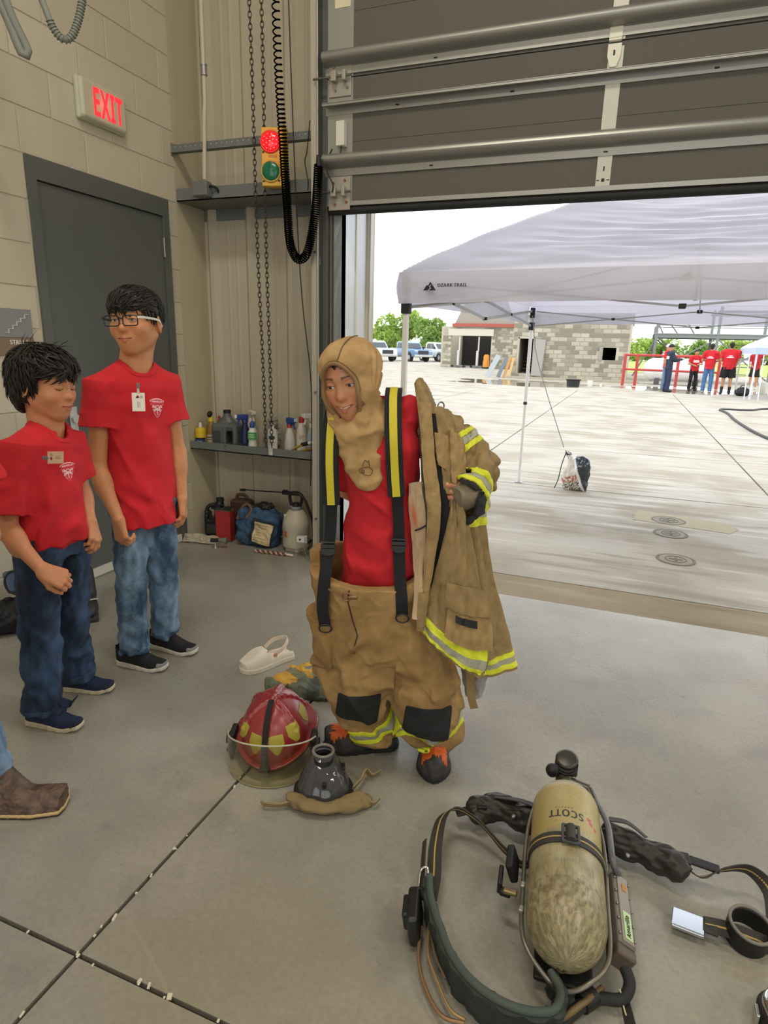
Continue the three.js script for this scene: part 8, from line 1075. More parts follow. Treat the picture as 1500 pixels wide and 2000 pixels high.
  { const E = (q) => seam(hood, q.map(([x, y]) => [-0.085 + x, 1.045 + y, 0.16]), 0.0012, 0.0006, 24), emb = part('bib_emblem', [E([[-0.017, -0.014], [-0.015, 0.0], [0.017, 0.003], [0.018, -0.011], [-0.017, -0.014]]), E([[0.004, -0.004], [-0.003, -0.003], [-0.003, -0.009], [0.004, -0.009], [0.004, -0.004]]), E([[-0.003, 0.007], [0.008, 0.025], [0.02, 0.02], [0.016, 0.006]])], mat('#5e4a30', 0.9), hd); emb.userData.label = 'dark embroidered emblem on the bib'; }
  // bunker trousers
  const tr = new Field().u(et([[-0.065, 0.8, 0.0, 0.19, 0.15], [-0.06, 0.66, 0.005, 0.192, 0.148], [-0.05, 0.52, 0.005, 0.185, 0.14], [-0.03, 0.45, 0.0, 0.18, 0.13]])).u(et([[-0.12, 0.48, 0.0, 0.11, 0.115], [-0.12, 0.32, 0.02, 0.1, 0.1], [-0.095, 0.24, 0.0, 0.096, 0.096], [-0.045, 0.135, -0.04, 0.085, 0.088], [-0.03, 0.085, -0.05, 0.082, 0.086]]), 0.03).u(et([[0.07, 0.48, 0.0, 0.115, 0.12], [0.115, 0.32, 0.04, 0.105, 0.105], [0.14, 0.22, 0.045, 0.1, 0.1], [0.16, 0.13, -0.02, 0.088, 0.086], [0.162, 0.085, -0.035, 0.086, 0.084]]), 0.03)
    .u(rc([-0.05, 0.4, 0.05], [-0.03, 0.36, 0.05], 0.07, 0.05), 0.05).d((x, y, z) => { const cen = x < 0.02 ? -0.1 : 0.12; return 0.01 * n3(x * 5, y * 4.5, z * 5) + 0.004 * n3(x * 11 + 5, y * 9, z * 11) - 0.011 * crease(x, y * 0.75 + x * 0.3, z, 4.5) - 0.003 * crease(x + 3, y, z, 10) + 0.01 * Math.sin(y * 44 + (x - cen) * 20 + n3(x * 6, y * 6, z * 6) * 3) * (Math.exp(-((y - 0.36) ** 2) / 0.004) + 0.8 * sstep(0.22, 0.13, y)) + 0.005 * Math.sin(Math.abs(x + 0.03) * 70 + y * 22) * Math.exp(-((y - 0.5) ** 2) / 0.01); });
  const topCut = (x, y, z) => y - (0.69 + 0.05 * sstep(0.05, 0.2, Math.abs(x + 0.04)) * (x < 0 ? 0.25 : 0.9) - 0.03 * z + (z < 0 ? 0.05 : 0));
  const hollow = et([[-0.065, 0.85, 0.0, 0.17, 0.13], [-0.06, 0.64, 0.0, 0.165, 0.122], [-0.055, 0.585, 0.0, 0.14, 0.1]]);
  const flap = (x, y, z) => 0;
  const trF = (x, y, z) => Math.max(tr.f0(x, y, z), topCut(x, y, z), -hollow(x, y, z)); tr.f0 = tr.f;
  const duck = duckC(lin('#8f7045'), lin('#a88756'), 7), trM = part('bunker_trousers', net(trF, [-0.32, 0.05, -0.24], [0.32, 0.88, 0.24], 0.0058, duck), duckV, t);
  const solid = (x, y, z) => Math.max(tr.f0(x, y, z), topCut(x, y, z));
  const band = (name, m, a, n, w, cx, out = 0.0035, pad = 0.13) => part(name, net(shellOf(tr.f0, (x, y, z) => { const d = (x - a[0]) * n[0] + (y - a[1]) * n[1] + (z - a[2]) * n[2]; return Math.max(Math.abs(d) - w, len3(x - a[0], y - a[1], z - a[2]) - 0.14); }, out, 0.012), ...boundsOf([a], pad), 0.0045), m, trM);
  { const n1 = nrm3([0.35, -1, -0.35]), n2b = nrm3([0.1, -1, -0.1]); for (const [a, n] of [[[-0.05, 0.152, -0.035], n1], [[0.157, 0.152, -0.008], n2b]]) { band('reflective_band', limeP, add3(a, n, -0.022), n, 0.0085); band('reflective_band', silver, a, n, 0.013, 0, 0.003); band('reflective_band', limeP, add3(a, n, 0.022), n, 0.0085); } }
  // knee pads: black panels on the front of the shins
  const pad = (c, h, rot) => part('knee_pad', net(shellOf(tr.f0, rb(c, h, 0.01, rot), 0.0045, 0.012), [c[0] - 0.15, c[1] - 0.14, c[2] - 0.15], [c[0] + 0.15, c[1] + 0.14, c[2] + 0.15], 0.0048), blackPad, trM);
  pad([-0.095, 0.255, 0.09], [0.07, 0.055, 0.07], [0, 0, -0.12]); pad([0.128, 0.235, 0.12], [0.075, 0.055, 0.07], [0, 0, -0.1]);
  part('waist_facing', net(shellOf((x, y, z) => Math.max(-hollow(x, y, z)), (x, y, z) => Math.max(topCut(x, y, z) + 0.004, 0.6 - y, z > 0.2 ? 1 : -1, tr.f0(x, y, z)), 0.001, 0.01), [-0.3, 0.58, -0.2], [0.18, 0.86, 0.2], 0.007, duckC(lin('#7d5f36'), lin('#94713f'), 4)), duckV, trM);
  part('fly_seam', [seam(tr.f0, [[-0.135, 0.69, 0.2], [-0.128, 0.62, 0.2], [-0.12, 0.53, 0.2], [-0.105, 0.46, 0.2]], 0.0022, 0.0005, 6)], mat('#3d2d1b', 0.9), trM);
  { const p = snap(tr.f0, [-0.135, 0.672, 0.2], 0.006); part('clasp', [new THREE.TorusGeometry(0.012, 0.0025, 8, 20).translate(...p), rbox(0.03, 0.01, 0.006, 0.003, p[0] + 0.018, p[1] - 0.002, p[2]), rbox(0.05, 0.006, 0.003, 0.001, p[0] - 0.032, p[1] + 0.012, p[2] - 0.002, 0, 0, -0.4)], mat('#8c6a4d', 0.35, { metalness: 0.8 }), trM); }
  // cargo pocket on the outer side of the trousers
  part('side_pocket', net(shellOf(tr.f0, rb([-0.235, 0.47, 0.03], [0.06, 0.085, 0.09], 0.02), 0.016, 0.01), [-0.33, 0.34, -0.12], [-0.14, 0.6, 0.18], 0.0055, duckC(lin('#86683f'), lin('#a2814f'), 12)), duckV, trM);
  // leg side flap hanging behind the coat
  // suspenders: padded yellow upper part, plain webbing, buckle, loop
  const susp = (pad, web, low, loop) => {
    const s = part('suspender', [strap(pad, 0.05, 0.009, 40)], webbing, t);
    const lime2 = pad.map((p, i) => { const a = pad[Math.max(0, i - 1)], b = pad[Math.min(pad.length - 1, i + 1)], d = nrm3(sub3(b.slice(0, 3), a.slice(0, 3))), n = nrm3(crs(d, p.slice(3))); const sg = n[2] < 0 ? -1 : 1; return [...add3(p.slice(0, 3), n, sg * 0.0056), ...p.slice(3)]; }); part('reflective_band', strap(lime2, 0.0225, 0.0018, 40), yellowBand, s);
    part('webbing', strap(web, 0.034, 0.004, 30), webbing, s); part('webbing', strap(low, 0.036, 0.004, 30), webbing, s);
    const b = low[0]; part('buckle', [rbox(0.044, 0.012, 0.011, 0.002, b[0], b[1] + 0.016, b[2] + 0.003), rbox(0.044, 0.004, 0.012, 0.0015, b[0], b[1] + 0.028, b[2] + 0.004), planarUV(extrude([[-0.022, 0.008], [0.022, 0.008], [0.018, -0.008], [0.008, -0.014], [-0.008, -0.014], [-0.018, -0.008]], 0.006, 0.0015).translate(b[0], b[1], b[2] + 0.002))], mat('#26272b', 0.45), s);
    part('loop', new THREE.TorusGeometry(0.019, 0.003, 8, 24).scale(1, 0.7, 1).translate(...loop), M.black, s);
  };
  susp([[-0.165, 1.22, -0.06, 1, 0, 0.1], [-0.178, 1.215, 0.02, 1, 0, 0.2], [-0.186, 1.16, 0.075, 1, 0, 0.25], [-0.188, 1.06, 0.1, 1, 0, 0.2], [-0.183, 0.93, 0.1, 1, 0, 0.1]], [[-0.183, 0.935, 0.097, 1, 0, 0.1], [-0.185, 0.86, 0.1, 1, 0, 0.1], [-0.19, 0.8, 0.105, 1, 0, 0.1]], [[-0.191, 0.79, 0.112, 1, 0, 0], [-0.2, 0.7, 0.135, 1, 0, 0], [-0.205, 0.62, 0.14, 1, 0, 0.1], [-0.198, 0.555, 0.135, 1, 0, 0.1]], [-0.196, 0.55, 0.142]);
  susp([[-0.01, 1.24, -0.1, 1, 0, 0], [-0.008, 1.262, -0.03, 1, 0, 0], [-0.01, 1.235, 0.045, 1, 0, 0], [-0.006, 1.14, 0.105, 1, 0, 0], [0.002, 1.03, 0.115, 1, 0, 0], [0.008, 0.965, 0.118, 1, 0, 0]], [[0.01, 0.97, 0.114, 1, 0, 0], [0.016, 0.9, 0.118, 1, 0, 0], [0.02, 0.82, 0.12, 1, 0, 0]], [[0.02, 0.81, 0.125, 1, 0, 0], [0.026, 0.72, 0.145, 1, 0, 0], [0.033, 0.66, 0.158, 1, 0, 0], [0.036, 0.61, 0.156, 1, 0, 0]], [0.037, 0.602, 0.164]);
  // rubber boots
  const boot = (hx, hz, tx, tz) => {
    const g = new THREE.Group(); g.name = 'rubber_boot'; g.position.set(hx, 0, hz); g.rotation.y = Math.atan2(tx - hx, tz - hz); t.add(g); const L = 0.262, w = (z) => z < 0.08 ? 0.044 : z < 0.2 ? lerp(0.042, 0.056, (z - 0.08) / 0.12) : lerp(0.056, 0.03, ((z - 0.2) / 0.075) ** 2);
    const f = (x, y, z) => { const h = z < 0.12 ? 0.26 : lerp(0.26, 0.085, sstep(0.1, 0.2, z)), q = clamp(y / h), ww = w(clamp(z, 0, L)) * Math.sqrt(Math.max(0.01, 1 - Math.pow(q, z < 0.12 ? 20 : 2.8))); return smax(smax(Math.abs(x) - ww, Math.max(z - L + x * x * 18, -z + x * x * 12), 0.02), Math.max(y - h, -y), 0.012) * 0.75; };
    part('boot_upper', net(f, [-0.08, -0.01, -0.03], [0.08, 0.28, 0.3], 0.0045, (x, y, z) => mixc([0.03, 0.03, 0.03], [0.075, 0.07, 0.065], clamp(0.4 + n3(x * 25, y * 25, z * 25) * 0.6))), vmat(0.75), g);
    part('toe_patch', net(shellOf(f, (x, y, z) => Math.max(0.15 - z + 0.012 * n3(x * 60, 0, z * 30), z - 0.235 + 0.016 * n2(x * 90, y * 40), Math.abs(x) - 0.04 - 0.006 * n2(z * 80, 3), 0.042 - y), 0.0015, 0.006), [-0.07, 0.02, 0.13], [0.07, 0.16, 0.27], 0.0035), mat('#d8622a', 0.65), g);
    part('boot_sole', net((x, y, z) => Math.max(f(x, Math.max(y, 0.012), z) - 0.004, y - 0.018, -y), [-0.08, -0.004, -0.03], [0.08, 0.03, 0.3], 0.0045), M.rubber, g);
    part('ankle_flap', new THREE.CylinderGeometry(0.062, 0.07, 0.05, 22, 1, true, -2.2, 4.4).translate(0, 0.1, 0.075), mat('#1b1b1d', 0.8, { side: THREE.DoubleSide }), g);
    part('pull_strap', strap([[0.0, 0.24, 0.0, 1, 0, 0], [0.0, 0.25, -0.03, 1, 0, 0], [0, 0.2, -0.045, 1, 0, 0]], 0.02, 0.003, 14), M.black, g);
  };
  boot(0.04, -0.075, -0.2, -0.045); boot(0.175, -0.135, 0.16, 0.12);
}
// ----- the coat, on one arm only -----
{
  const t = thing('firefighter_coat', 'tan firefighter coat with yellow and silver bands hanging from one arm of the hooded person', 'coat', [GEAR_AT[0], 0, GEAR_AT[1]], GEAR_RY);
  // sleeve
  const sl = new Field().u(et([[0.075, 1.15, -0.035, 0.06, 0.08], [0.13, 1.122, -0.045, 0.07, 0.085], [0.19, 1.075, -0.04, 0.078, 0.085], [0.24, 1.02, -0.005, 0.082, 0.08], [0.216, 0.968, 0.06, 0.082, 0.074], [0.19, 0.957, 0.092, 0.078, 0.07]], [0, 0.6, 0.8])).d((x, y, z) => { const s = Math.atan2(y - 1.0, x - 0.18); return 0.008 * n3(x * 8, y * 8, z * 8) + 0.006 * Math.sin(s * 15 + n3(x * 9, y * 9, z * 9) * 3.2) * sstep(0.14, 0.2, x) * sstep(0.1, 0.0, z) + crease(x, y, z, 9) * 0.007 + 0.004 * n3(x * 22, y * 22, z * 22); });
  const inner = et([[0.225, 1.0, 0.03, 0.066, 0.055], [0.216, 0.968, 0.06, 0.07, 0.062], [0.17, 0.945, 0.12, 0.067, 0.059]], [0, 0.6, 0.8]); const slf0 = sl.f, slF = (x, y, z) => Math.max(slf0(x, y, z), -inner(x, y, z));
  const S = part('sleeve', net(slF, [-0.03, 0.83, -0.17], [0.38, 1.28, 0.2], 0.005, duckC(lin('#7d6842'), lin('#9c845a'), 3)), duckV, t);
  const ax = nrm3([-0.03, -0.06, 0.085]), c0 = [0.19, 0.957, 0.092];
  const ring = (m, d, w, out) => part('reflective_band', net(shellOf(slf0, (x, y, z) => { const q = (x - c0[0]) * ax[0] + (y - c0[1]) * ax[1] + (z - c0[2]) * ax[2]; return Math.max(Math.abs(q + d) - w, len3(x - 0.24, y - 0.985, z - 0.05) - 0.13, -inner(x, y, z)); }, out, 0.01), [0.08, 0.82, -0.1], [0.38, 1.12, 0.2], 0.0042), m, S);
  ring(limeP, 0.026, 0.009, 0.0035); ring(silver, 0.045, 0.0105, 0.003); ring(limeP, 0.064, 0.009, 0.0035);
  part('cuff', net(shellOf(slf0, (x, y, z) => { const q = (x - c0[0]) * ax[0] + (y - c0[1]) * ax[1] + (z - c0[2]) * ax[2]; return Math.max(-(q + 0.013), len3(x - 0.2, y - 0.96, z - 0.08) - 0.12, -inner(x, y, z)); }, 0.005, 0.024), [0.08, 0.82, -0.02], [0.36, 1.1, 0.2], 0.0042), mat('#2e2f33', 0.85, { bumpMap: canvasGrain, bumpScale: 0.001 }), S);
  { const a2 = nrm3([0.65, -0.7, 0.25]), c2 = [0.185, 1.08, -0.03]; for (const [m, d, w] of [[limeP, -0.02, 0.009], [silver, 0, 0.011], [limeP, 0.02, 0.009]]) part('reflective_band', net(shellOf(slf0, (x, y, z) => { const q = (x - c2[0]) * a2[0] + (y - c2[1]) * a2[1] + (z - c2[2]) * a2[2]; return Math.max(Math.abs(q - d) - w, len3(x - c2[0], y - c2[1], z - c2[2]) - 0.13); }, 0.0035, 0.01), [0.05, 0.97, -0.17], [0.34, 1.27, 0.12], 0.0045), m, S); }
  part('wrist_guard', net(new Field().u(et([[0.255, 0.99, 0.03, 0.05, 0.044], [0.215, 0.966, 0.082, 0.051, 0.04], [0.178, 0.958, 0.103, 0.044, 0.03]], [0, 0.6, 0.8])).d((x, y, z) => 0.003 * n3(x * 20, y * 20, z * 20)).f, [0.1, 0.86, -0.06], [0.33, 1.1, 0.18], 0.0045), knit('#8b7f6a'), S);
  // collar standing up
  part('collar', sheet([[[0.052, 1.285, 0.01], [0.065, 1.295, 0.0], [0.078, 1.28, -0.04], [0.09, 1.265, -0.09]], [[0.058, 1.24, 0.035], [0.082, 1.25, 0.03], [0.103, 1.235, -0.03], [0.105, 1.22, -0.1]], [[0.07, 1.19, 0.055], [0.1, 1.195, 0.05], [0.122, 1.19, -0.02], [0.12, 1.18, -0.1]]], { th: 0.016, nu: 20, nv: 16, wr: (u, v) => 0.003 * n2(u * 6, v * 5) }), coatTan, t);
  // tan placket that runs down the front edge, velcro strip, zip and lining
  const pl = (a, z = 0) => a.map(([x, y, q, w]) => [[x - w / 2, y, q + z], [x, y, q + z + 0.006], [x + w / 2, y, q + z]]);
  part('placket', sheet(pl([[0.08, 1.23, 0.045, 0.038], [0.09, 1.15, 0.075, 0.034], [0.098, 1.07, 0.1, 0.034], [0.111, 0.985, 0.125, 0.04], [0.118, 0.91, 0.135, 0.036], [0.113, 0.8, 0.13, 0.03], [0.106, 0.69, 0.135, 0.016], [0.102, 0.62, 0.14, 0.012]]), { th: 0.011, nv: 50, nu: 10, wr: (u, v) => 0.0025 * n2(u * 3, v * 12) }), coatLight, t);
  part('hook_tape', sheet(pl([[0.104, 1.2, 0.05, 0.016], [0.12, 1.1, 0.08, 0.018], [0.132, 1.0, 0.105, 0.022], [0.15, 0.93, 0.113, 0.036], [0.148, 0.86, 0.112, 0.044], [0.142, 0.78, 0.11, 0.036], [0.128, 0.69, 0.118, 0.022], [0.122, 0.65, 0.122, 0.012]]), { th: 0.006, nv: 50, nu: 10, wr: (u, v) => 0.002 * n2(u * 4, v * 14) }), mat('#1d1e21', 0.95, { bumpMap: canvasGrain, bumpScale: 0.002, side: THREE.DoubleSide }), t);
  { const z = [[0.068, 1.2, 0.052], [0.078, 1.1, 0.085], [0.086, 1.0, 0.11], [0.1, 0.92, 0.122], [0.103, 0.82, 0.12], [0.099, 0.74, 0.125], [0.104, 0.68, 0.132]]; part('zip_tape', tube(z, 0.0055, 60, 6), M.black, t); const c = curve(z), teeth = []; for (let k = 0; k < 110; k++) { const p = c.getPoint(k / 110); teeth.push(rbox(0.006, 0.0025, 0.005, 0.0008, p.x - 0.003, p.y, p.z + 0.004, 0, 0, 0, 1)); } tag(part('zip_teeth', teeth, mat('#5b5348', 0.4, { metalness: 0.6 }), t), null, null, null, 'stuff'); }
  const stain = new THREE.MeshStandardMaterial({ roughness: 0.85, side: THREE.DoubleSide, map: dataTex(128, 256, (u, v, x, y) => { const t = fbm2(u * 1.5, v * 9, 4) * 0.6, s = clamp(1.2 - Math.hypot((u - 0.3) / 0.22, (v - 0.24) / 0.12) + t * 0.7) * 0.9, q = v > 0.52 ? 0.08 * Math.sin(y * 1.2) : 0; return new THREE.Color().setRGB(...mixc(mixc(lin('#b59a79'), lin('#c7ad8c'), clamp(0.5 + t + q)), lin('#c9603a'), s)).convertLinearToSRGB().toArray(); }) });
  part('lining', sheet([[[0.045, 1.0, 0.095], [0.06, 1.005, 0.1], [0.085, 1.01, 0.112]], [[0.046, 0.93, 0.1], [0.07, 0.92, 0.108], [0.098, 0.925, 0.118]], [[0.058, 0.84, 0.1], [0.08, 0.845, 0.11], [0.103, 0.86, 0.118]], [[0.066, 0.76, 0.104], [0.085, 0.77, 0.114], [0.101, 0.78, 0.12]], [[0.07, 0.69, 0.125], [0.085, 0.69, 0.135], [0.1, 0.69, 0.135]], [[0.066, 0.6, 0.16], [0.08, 0.6, 0.165], [0.098, 0.6, 0.155]]], { unit: true, th: 0.005, nv: 44, nu: 14, wr: (u, v) => 0.0025 * n2(u * 4, v * 7) }), stain, t);
  part('lining_pocket_edge', tube([[0.066, 0.862, 0.114], [0.085, 0.872, 0.12], [0.1, 0.885, 0.126]], 0.0025, 14, 6), M.black, t);
  part('inner_edge', sheet(pl([[0.098, 0.68, 0.146, 0.028], [0.094, 0.62, 0.16, 0.026], [0.092, 0.565, 0.164, 0.02]]), { th: 0.006, nv: 16, nu: 8 }), coatTan, t);
  // chest panel with storm flap between tape and sleeve
  part('chest_panel', sheet([[[0.1, 1.215, 0.03], [0.13, 1.215, 0.015], [0.165, 1.2, -0.01]], [[0.125, 1.13, 0.07], [0.155, 1.13, 0.055], [0.19, 1.12, 0.03]], [[0.135, 1.05, 0.095], [0.165, 1.05, 0.09], [0.2, 1.05, 0.07]], [[0.145, 0.98, 0.105], [0.17, 0.98, 0.102], [0.195, 0.98, 0.09]]], { th: 0.008, nu: 18, nv: 24, wr: (u, v) => 0.006 * n2(u * 3, v * 4) }), coatTan, t);
  part('storm_flap', sheet([[[0.112, 1.15, 0.082], [0.135, 1.145, 0.075], [0.15, 1.14, 0.068]], [[0.118, 1.1, 0.095], [0.142, 1.09, 0.088], [0.162, 1.085, 0.08]], [[0.124, 1.06, 0.105], [0.148, 1.045, 0.1], [0.16, 1.035, 0.096]]], { th: 0.005, nu: 14, nv: 14, wr: (u, v) => 0.003 * n2(u * 4, v * 4) }), coatLight, t);
  part('radio_pocket', sheet([[[0.155, 1.155, 0.062], [0.18, 1.14, 0.05], [0.2, 1.12, 0.035]], [[0.16, 1.08, 0.09], [0.185, 1.075, 0.082], [0.207, 1.065, 0.066]], [[0.165, 1.01, 0.104], [0.185, 1.0, 0.1], [0.2, 1.0, 0.09]]], { th: 0.012, nu: 14, nv: 16, wr: (u, v) => 0.004 * n2(u * 3, v * 3) }), coatLight, t);
  // front skirt panel, turned out, with its bands, pocket and flap
  const front = [[[0.165, 0.96, 0.115], [0.18, 0.955, 0.117], [0.195, 0.945, 0.105], [0.205, 0.94, 0.09]], [[0.15, 0.84, 0.115], [0.185, 0.84, 0.135], [0.215, 0.84, 0.12], [0.235, 0.83, 0.09]], [[0.13, 0.72, 0.12], [0.175, 0.715, 0.15], [0.225, 0.71, 0.14], [0.265, 0.69, 0.1]], [[0.115, 0.64, 0.13], [0.17, 0.6, 0.165], [0.235, 0.575, 0.16], [0.3, 0.56, 0.12]], [[0.102, 0.575, 0.14], [0.16, 0.53, 0.175], [0.23, 0.48, 0.175], [0.3, 0.45, 0.145]], [[0.1, 0.548, 0.142], [0.155, 0.5, 0.177], [0.215, 0.455, 0.178], [0.278, 0.405, 0.155]]];
  const wrF = (u, v) => 0.007 * n2(u * 3 + 1, v * 2) - 0.006 * (1 - Math.abs(n2(u * 3.5 + v, v * 1.6 + 7))) ** 3 + 0.006 * Math.sin(u * 13 + v * 3) * sstep(0.75, 0.3, v) + 0.002 * n2(u * 12, v * 9);
  const FP = part('front_panel', sheet(front, { th: 0.008, nu: 44, nv: 50, wr: wrF, flip: true }), coatTan, t);
  for (const [m, a, b] of [[lime, 0.7, 0.775], [silver, 0.775, 0.87], [lime, 0.87, 0.95]]) part('reflective_band', sheet(front, { th: 0.0035, nu: 40, nv: 6, wr: wrF, v0: a, v1: b, u0: 0.012, u1: 0.965, off: 0.0055, flip: true }), m, FP);
  part('pocket', sheet(front, { th: 0.016, nu: 26, nv: 20, wr: (u, v) => wrF(u, v) + 0.004 * n2(u * 6, v * 6), u0: 0.33, u1: 0.995, v0: 0.44, v1: 0.71, off: 0.009, flip: true }), coatLight, FP);
  const flapE = (u, v) => [u, v + (u - 0.4) * 0.05]; part('pocket_flap', sheet(front, { th: 0.008, nu: 26, nv: 12, wr: (u, v) => wrF(u, v) + 0.004 * Math.sin(u * 30) * sstep(0.4, 0.5, v), u0: 0.3, u1: 0.995, v0: 0.4, v1: 0.52, off: 0.022, flip: true, edge: flapE }), coatTan, FP);
  part('pocket_gap_shade', sheet(front, { th: 0.004, nu: 16, nv: 6, wr: wrF, u0: 0.45, u1: 0.75, v0: 0.54, v1: 0.575, off: 0.019, flip: true, edge: flapE }), M.black, FP);  // black sheet painting the shaded gap under the flap and its dark velcro
  // back panel
  const back = [[[0.12, 0.99, -0.05], [0.2, 0.985, -0.03], [0.27, 0.975, -0.03], [0.285, 0.96, -0.07]], [[0.15, 0.84, -0.05], [0.225, 0.83, -0.01], [0.285, 0.83, -0.03], [0.29, 0.82, -0.09]], [[0.18, 0.66, -0.04], [0.255, 0.65, 0.02], [0.325, 0.65, -0.02], [0.325, 0.64, -0.1]], [[0.2, 0.48, -0.03], [0.29, 0.465, 0.05], [0.38, 0.465, 0.0], [0.375, 0.46, -0.1]], [[0.21, 0.375, -0.02], [0.305, 0.355, 0.055], [0.425, 0.355, -0.01], [0.42, 0.35, -0.12]]];
  const wrB = (u, v) => 0.006 * n2(u * 3 + 9, v * 2) - 0.008 * (1 - Math.abs(n2(u * 4, v * 1.2 + 3))) ** 3 + 0.008 * Math.sin(u * 17 + v * 2) * sstep(0.05, 0.5, v) * sstep(1, 0.75, v) + 0.002 * n2(u * 12, v * 8);
  const BP = part('back_panel', sheet(back, { th: 0.01, nu: 44, nv: 50, wr: wrB, flip: true }), coatTan, t);
  for (const [m, a, b] of [[lime, 0.1, 0.135], [silver, 0.135, 0.185], [lime, 0.185, 0.23], [lime, 0.845, 0.885], [silver, 0.885, 0.93], [lime, 0.93, 0.975]]) part('reflective_band', sheet(back, { th: 0.004, nu: 40, nv: 5, wr: wrB, v0: a, v1: b, off: 0.0065, flip: true }), m, BP);
  part('tail_liner', sheet([[[0.24, 0.4, -0.05], [0.3, 0.4, 0.0], [0.35, 0.39, -0.04]], [[0.25, 0.32, -0.03], [0.3, 0.31, 0.0], [0.335, 0.31, -0.03]], [[0.27, 0.24, -0.02], [0.3, 0.24, 0.0], [0.32, 0.25, -0.02]]], { th: 0.008, nu: 12, nv: 14, wr: (u, v) => 0.006 * n2(u * 4, v * 4) }), mat('#9c9a92', 0.6, { side: THREE.DoubleSide }), t);
  part('inner_strap', strap([[0.262, 0.44, 0.03, 1, 0, 0], [0.268, 0.36, 0.04, 1, 0, 0.1], [0.275, 0.28, 0.045, 1, 0, 0.1], [0.288, 0.235, 0.05, 1, 0, 0.2]], 0.026, 0.003, 20), coatTan, t);
  part('hang_ring', new THREE.TorusGeometry(0.012, 0.0025, 6, 18).rotateY(0.6).translate(0.135, 1.215, -0.03), M.steel, t);
}
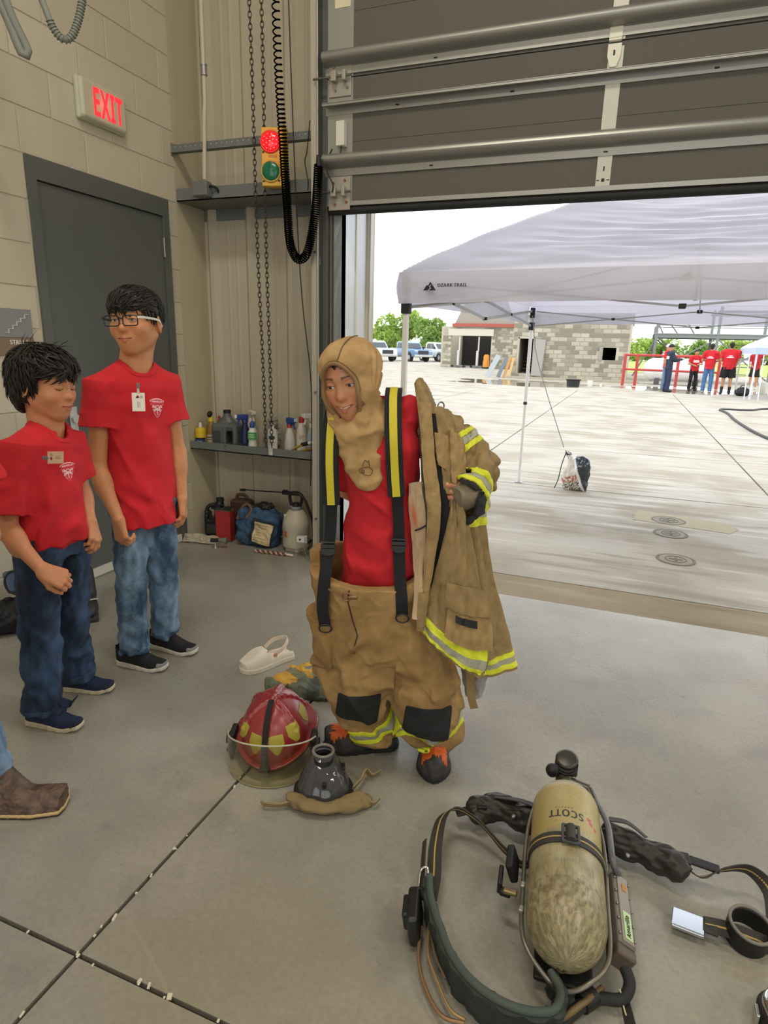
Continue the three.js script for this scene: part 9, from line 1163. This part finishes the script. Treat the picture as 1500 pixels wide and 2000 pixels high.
// ----- people out on the apron -----
{
  const backTex = canvasTex(128, 64, (c, w, h) => { c.fillStyle = '#c9202b'; c.fillRect(0, 0, w, h); c.fillStyle = '#f4e8e6'; c.fillRect(34, 8, 60, 18); c.fillRect(8, 34, 112, 20); c.fillStyle = '#c9202b'; for (let k = 0; k < 14; k++) { c.fillRect(14 + k * 8, 34, 2, 20); if (k > 3 && k < 11) c.fillRect(6 + k * 8, 8, 2, 18); } });
  const far = (label, x, z, h, ry, o) => {
    const t = thing('person', label, 'person', [x, -0.012, z], ry, 'people standing by the red rail'), s = h / 1.75, q = (p) => p.map((v) => v * s), w = o.wide ?? 1, skin = lin('#b98563');
    t.scale.setScalar(1); const sh = [[-0.19 * w, 1.42, 0], [0.19 * w, 1.42, 0]], arms = o.arms, b = new Field().u(el(q([0, 1.62, 0.01]), q([0.075, 0.115, 0.095]))).u(rc(q([0, 1.52, 0]), q([0, 1.42, 0]), 0.055 * s), 0.03).u(et([[...q([0, 0.9, 0]), 0.13 * s * w, 0.09 * s], [...q([0, 1.38, 0]), 0.15 * s * w, 0.09 * s]]), 0.04);
    sh.forEach((a, k) => { b.u(rc(q(a), q(arms[k][0]), 0.048 * s * w, 0.04 * s), 0.02).u(rc(q(arms[k][0]), q(arms[k][1]), 0.04 * s, 0.026 * s), 0.02).u(rc(q(arms[k][1]), q(add3(arms[k][1], nrm3(sub3(arms[k][1], arms[k][0])), 0.1)), 0.034 * s, 0.02 * s), 0.02); });
    for (const d of [-1, 1]) b.u(rc(q([d * 0.09 * w, 0.88, 0]), q([d * 0.11, 0.48, 0.01]), 0.075 * s * w, 0.055 * s), 0.02).u(rc(q([d * 0.11, 0.48, 0.01]), q([d * 0.12, 0.07, -0.02]), 0.055 * s, 0.036 * s), 0.02);
    part('body', net(b.f, q([-0.75, 0.02, -0.5]), q([0.75, 1.78, 0.6]), 0.019 * s, () => skin), skinMat(), t);
    const f = new Field().u(et([[...q([0, 0.84, 0]), 0.17 * s * w, 0.125 * s], [...q([0, 1.2, 0]), 0.18 * s * w, 0.12 * s], [...q([0, 1.42, 0]), 0.165 * s * w, 0.095 * s]])).u(rc(q([0, 1.45, 0]), q([0, 1.44, 0]), 0.075 * s), 0.04); sh.forEach((a, k) => { const d = sub3(arms[k][0], a), e = add3(a, d, o.sleeve ?? 0.72); f.u(rc(q([a[0] * 0.4, 1.45, 0]), q(a), 0.065 * s, 0.07 * s), 0.04).u(et([[...q(a), 0.07 * s * w, 0.07 * s], [...q(e), 0.068 * s * w, 0.068 * s]], [0.3, 0.2, 1]), 0.03); if (o.sleeve > 0.9) f.u(rc(q(arms[k][0]), q(arms[k][1]), 0.055 * s, 0.045 * s), 0.02); }); f.d((a, c, e) => 0.01 * n3(a * 7, c * 5, e * 7));
    part('shirt', net(f.f, q([-0.6, 0.8, -0.4]), q([0.6, 1.55, 0.5]), 0.018 * s), knit(o.shirt), t); if (o.print) { const d = o.print; part('shirt_print', patch(f.f, q([0, 1.26, d * 0.3]), q([0.12 * d, 0, 0]), q([0, 0.055, 0]), [0, 0, -d], 10, 6, 0.004), new THREE.MeshStandardMaterial({ map: o.plain ? null : backTex, color: o.plain ?? '#ffffff', roughness: 0.8 }), t); }
    const g = new Field().u(et([[...q([0, 0.86, 0]), 0.16 * s * w, 0.12 * s], [...q([0, 0.98, 0]), 0.15 * s * w, 0.11 * s]])); for (const d of [-1, 1]) g.u(et(o.short ? [[...q([d * 0.085 * w, 0.9, 0]), 0.095 * s * w, 0.1 * s], [...q([d * 0.11 * w, 0.55, 0.005]), 0.098 * s * w, 0.1 * s]] : [[...q([d * 0.085 * w, 0.9, 0]), 0.09 * s * w, 0.095 * s], [...q([d * 0.11, 0.48, 0.01]), 0.075 * s, 0.075 * s], [...q([d * 0.12, 0.06, -0.02]), 0.068 * s, 0.072 * s]]), 0.03); g.d((a, c, e) => 0.008 * n3(a * 9, c * 6, e * 9));
    part(o.short ? 'shorts' : 'trousers', net(g.f, q([-0.36, 0.03, -0.25]), q([0.36, 1.02, 0.25]), 0.018 * s), knit(o.legs), t);
    for (const d of [-1, 1]) { part('shoe', net(new Field().u(el(q([d * 0.125, 0.045, 0.05]), q([0.05, 0.05, 0.14]))).i(plane([0, 0, 0], [0, -1, 0])).f, q([d * 0.125 - 0.08, -0.01, -0.12]), q([d * 0.125 + 0.08, 0.12, 0.22]), 0.014), mat(o.shoes ?? '#2a2a2c', 0.7), t); if (o.socks) part('sock', cyl(0.045 * s, 0.052 * s, 0.2 * s, d * 0.12 * s, 0.15 * s, -0.015 * s), M.black, t); }
    part(o.cap ? 'cap' : 'hair', net(new Field().u(el(q([0, 1.655, -0.005]), q([0.085, 0.095, 0.105]))).i(plane(q([0, 1.635, 0]), [0, -1, o.cap ? 0.1 : 0.45])).u(o.cap ? el(q([0, 1.665, 0.11]), q([0.07, 0.012, 0.08])) : el(q([0, 1.6, -0.06]), q([0.06, 0.06, 0.045])), 0.015).f, q([-0.13, 1.5, -0.16]), q([0.13, 1.8, 0.24]), 0.012), mat(o.cap ?? '#1a1512', 0.8), t);
  };
  const down = [[[-0.25, 1.13, -0.02], [-0.24, 0.9, 0.06]], [[0.25, 1.13, -0.02], [0.24, 0.9, 0.06]]], fwd = [[[-0.24, 1.18, 0.1], [-0.16, 1.2, 0.34]], [[0.24, 1.16, 0.08], [0.14, 1.14, 0.32]]], fold = [[[-0.27, 1.15, 0.03], [-0.08, 1.08, 0.17]], [[0.27, 1.15, 0.03], [0.08, 1.12, 0.18]]];
  far('far person in a red shirt, jeans and white cap standing behind the one in navy', 1.28, -27.1, 1.74, 1.2, { arms: down, shirt: '#c9202b', legs: '#5d7a9c', cap: '#dcd6d0', shoes: '#8d8a84' });
  far('far person in a dark navy uniform and black cap with arms held out', 1.3, -25.6, 1.72, 1.9, { arms: fwd, shirt: '#28303f', legs: '#28304a', cap: '#191b20', sleeve: 1, print: -1, plain: '#cfd2d6' });
  far('far person in a red shirt and black trousers facing the bay', 2.3, -27.4, 1.55, 0.3, { arms: fold, shirt: '#c9202b', legs: '#1d1d20', print: 1, plain: '#e3c9c9' });
  far('far person in a red shirt and blue jeans seen from behind', 2.72, -26.5, 1.78, 2.9, { arms: fold, shirt: '#c9202b', legs: '#4c75a3', print: -1, shoes: '#cfccc6' });
  far('far broad person in a red shirt and black shorts seen from behind', 3.32, -26.2, 1.84, 3.05, { arms: fold, shirt: '#c9202b', legs: '#17171a', short: true, wide: 1.25, print: -1, socks: true });
  far('far person in a dark red shirt with one hand raised to the head', 4.85, -30.5, 1.66, -0.2, { arms: [[[-0.27, 1.15, 0.0], [-0.14, 1.02, 0.14]], [[0.34, 1.5, 0.1], [0.1, 1.66, 0.16]]], shirt: '#a51f2b', legs: '#17171a', short: true, shoes: '#c9c2ba' });
}
scene.traverse((o) => { if (o.isMesh) { o.castShadow = true; o.receiveShadow = true; } });
renderer.render(scene, camera);
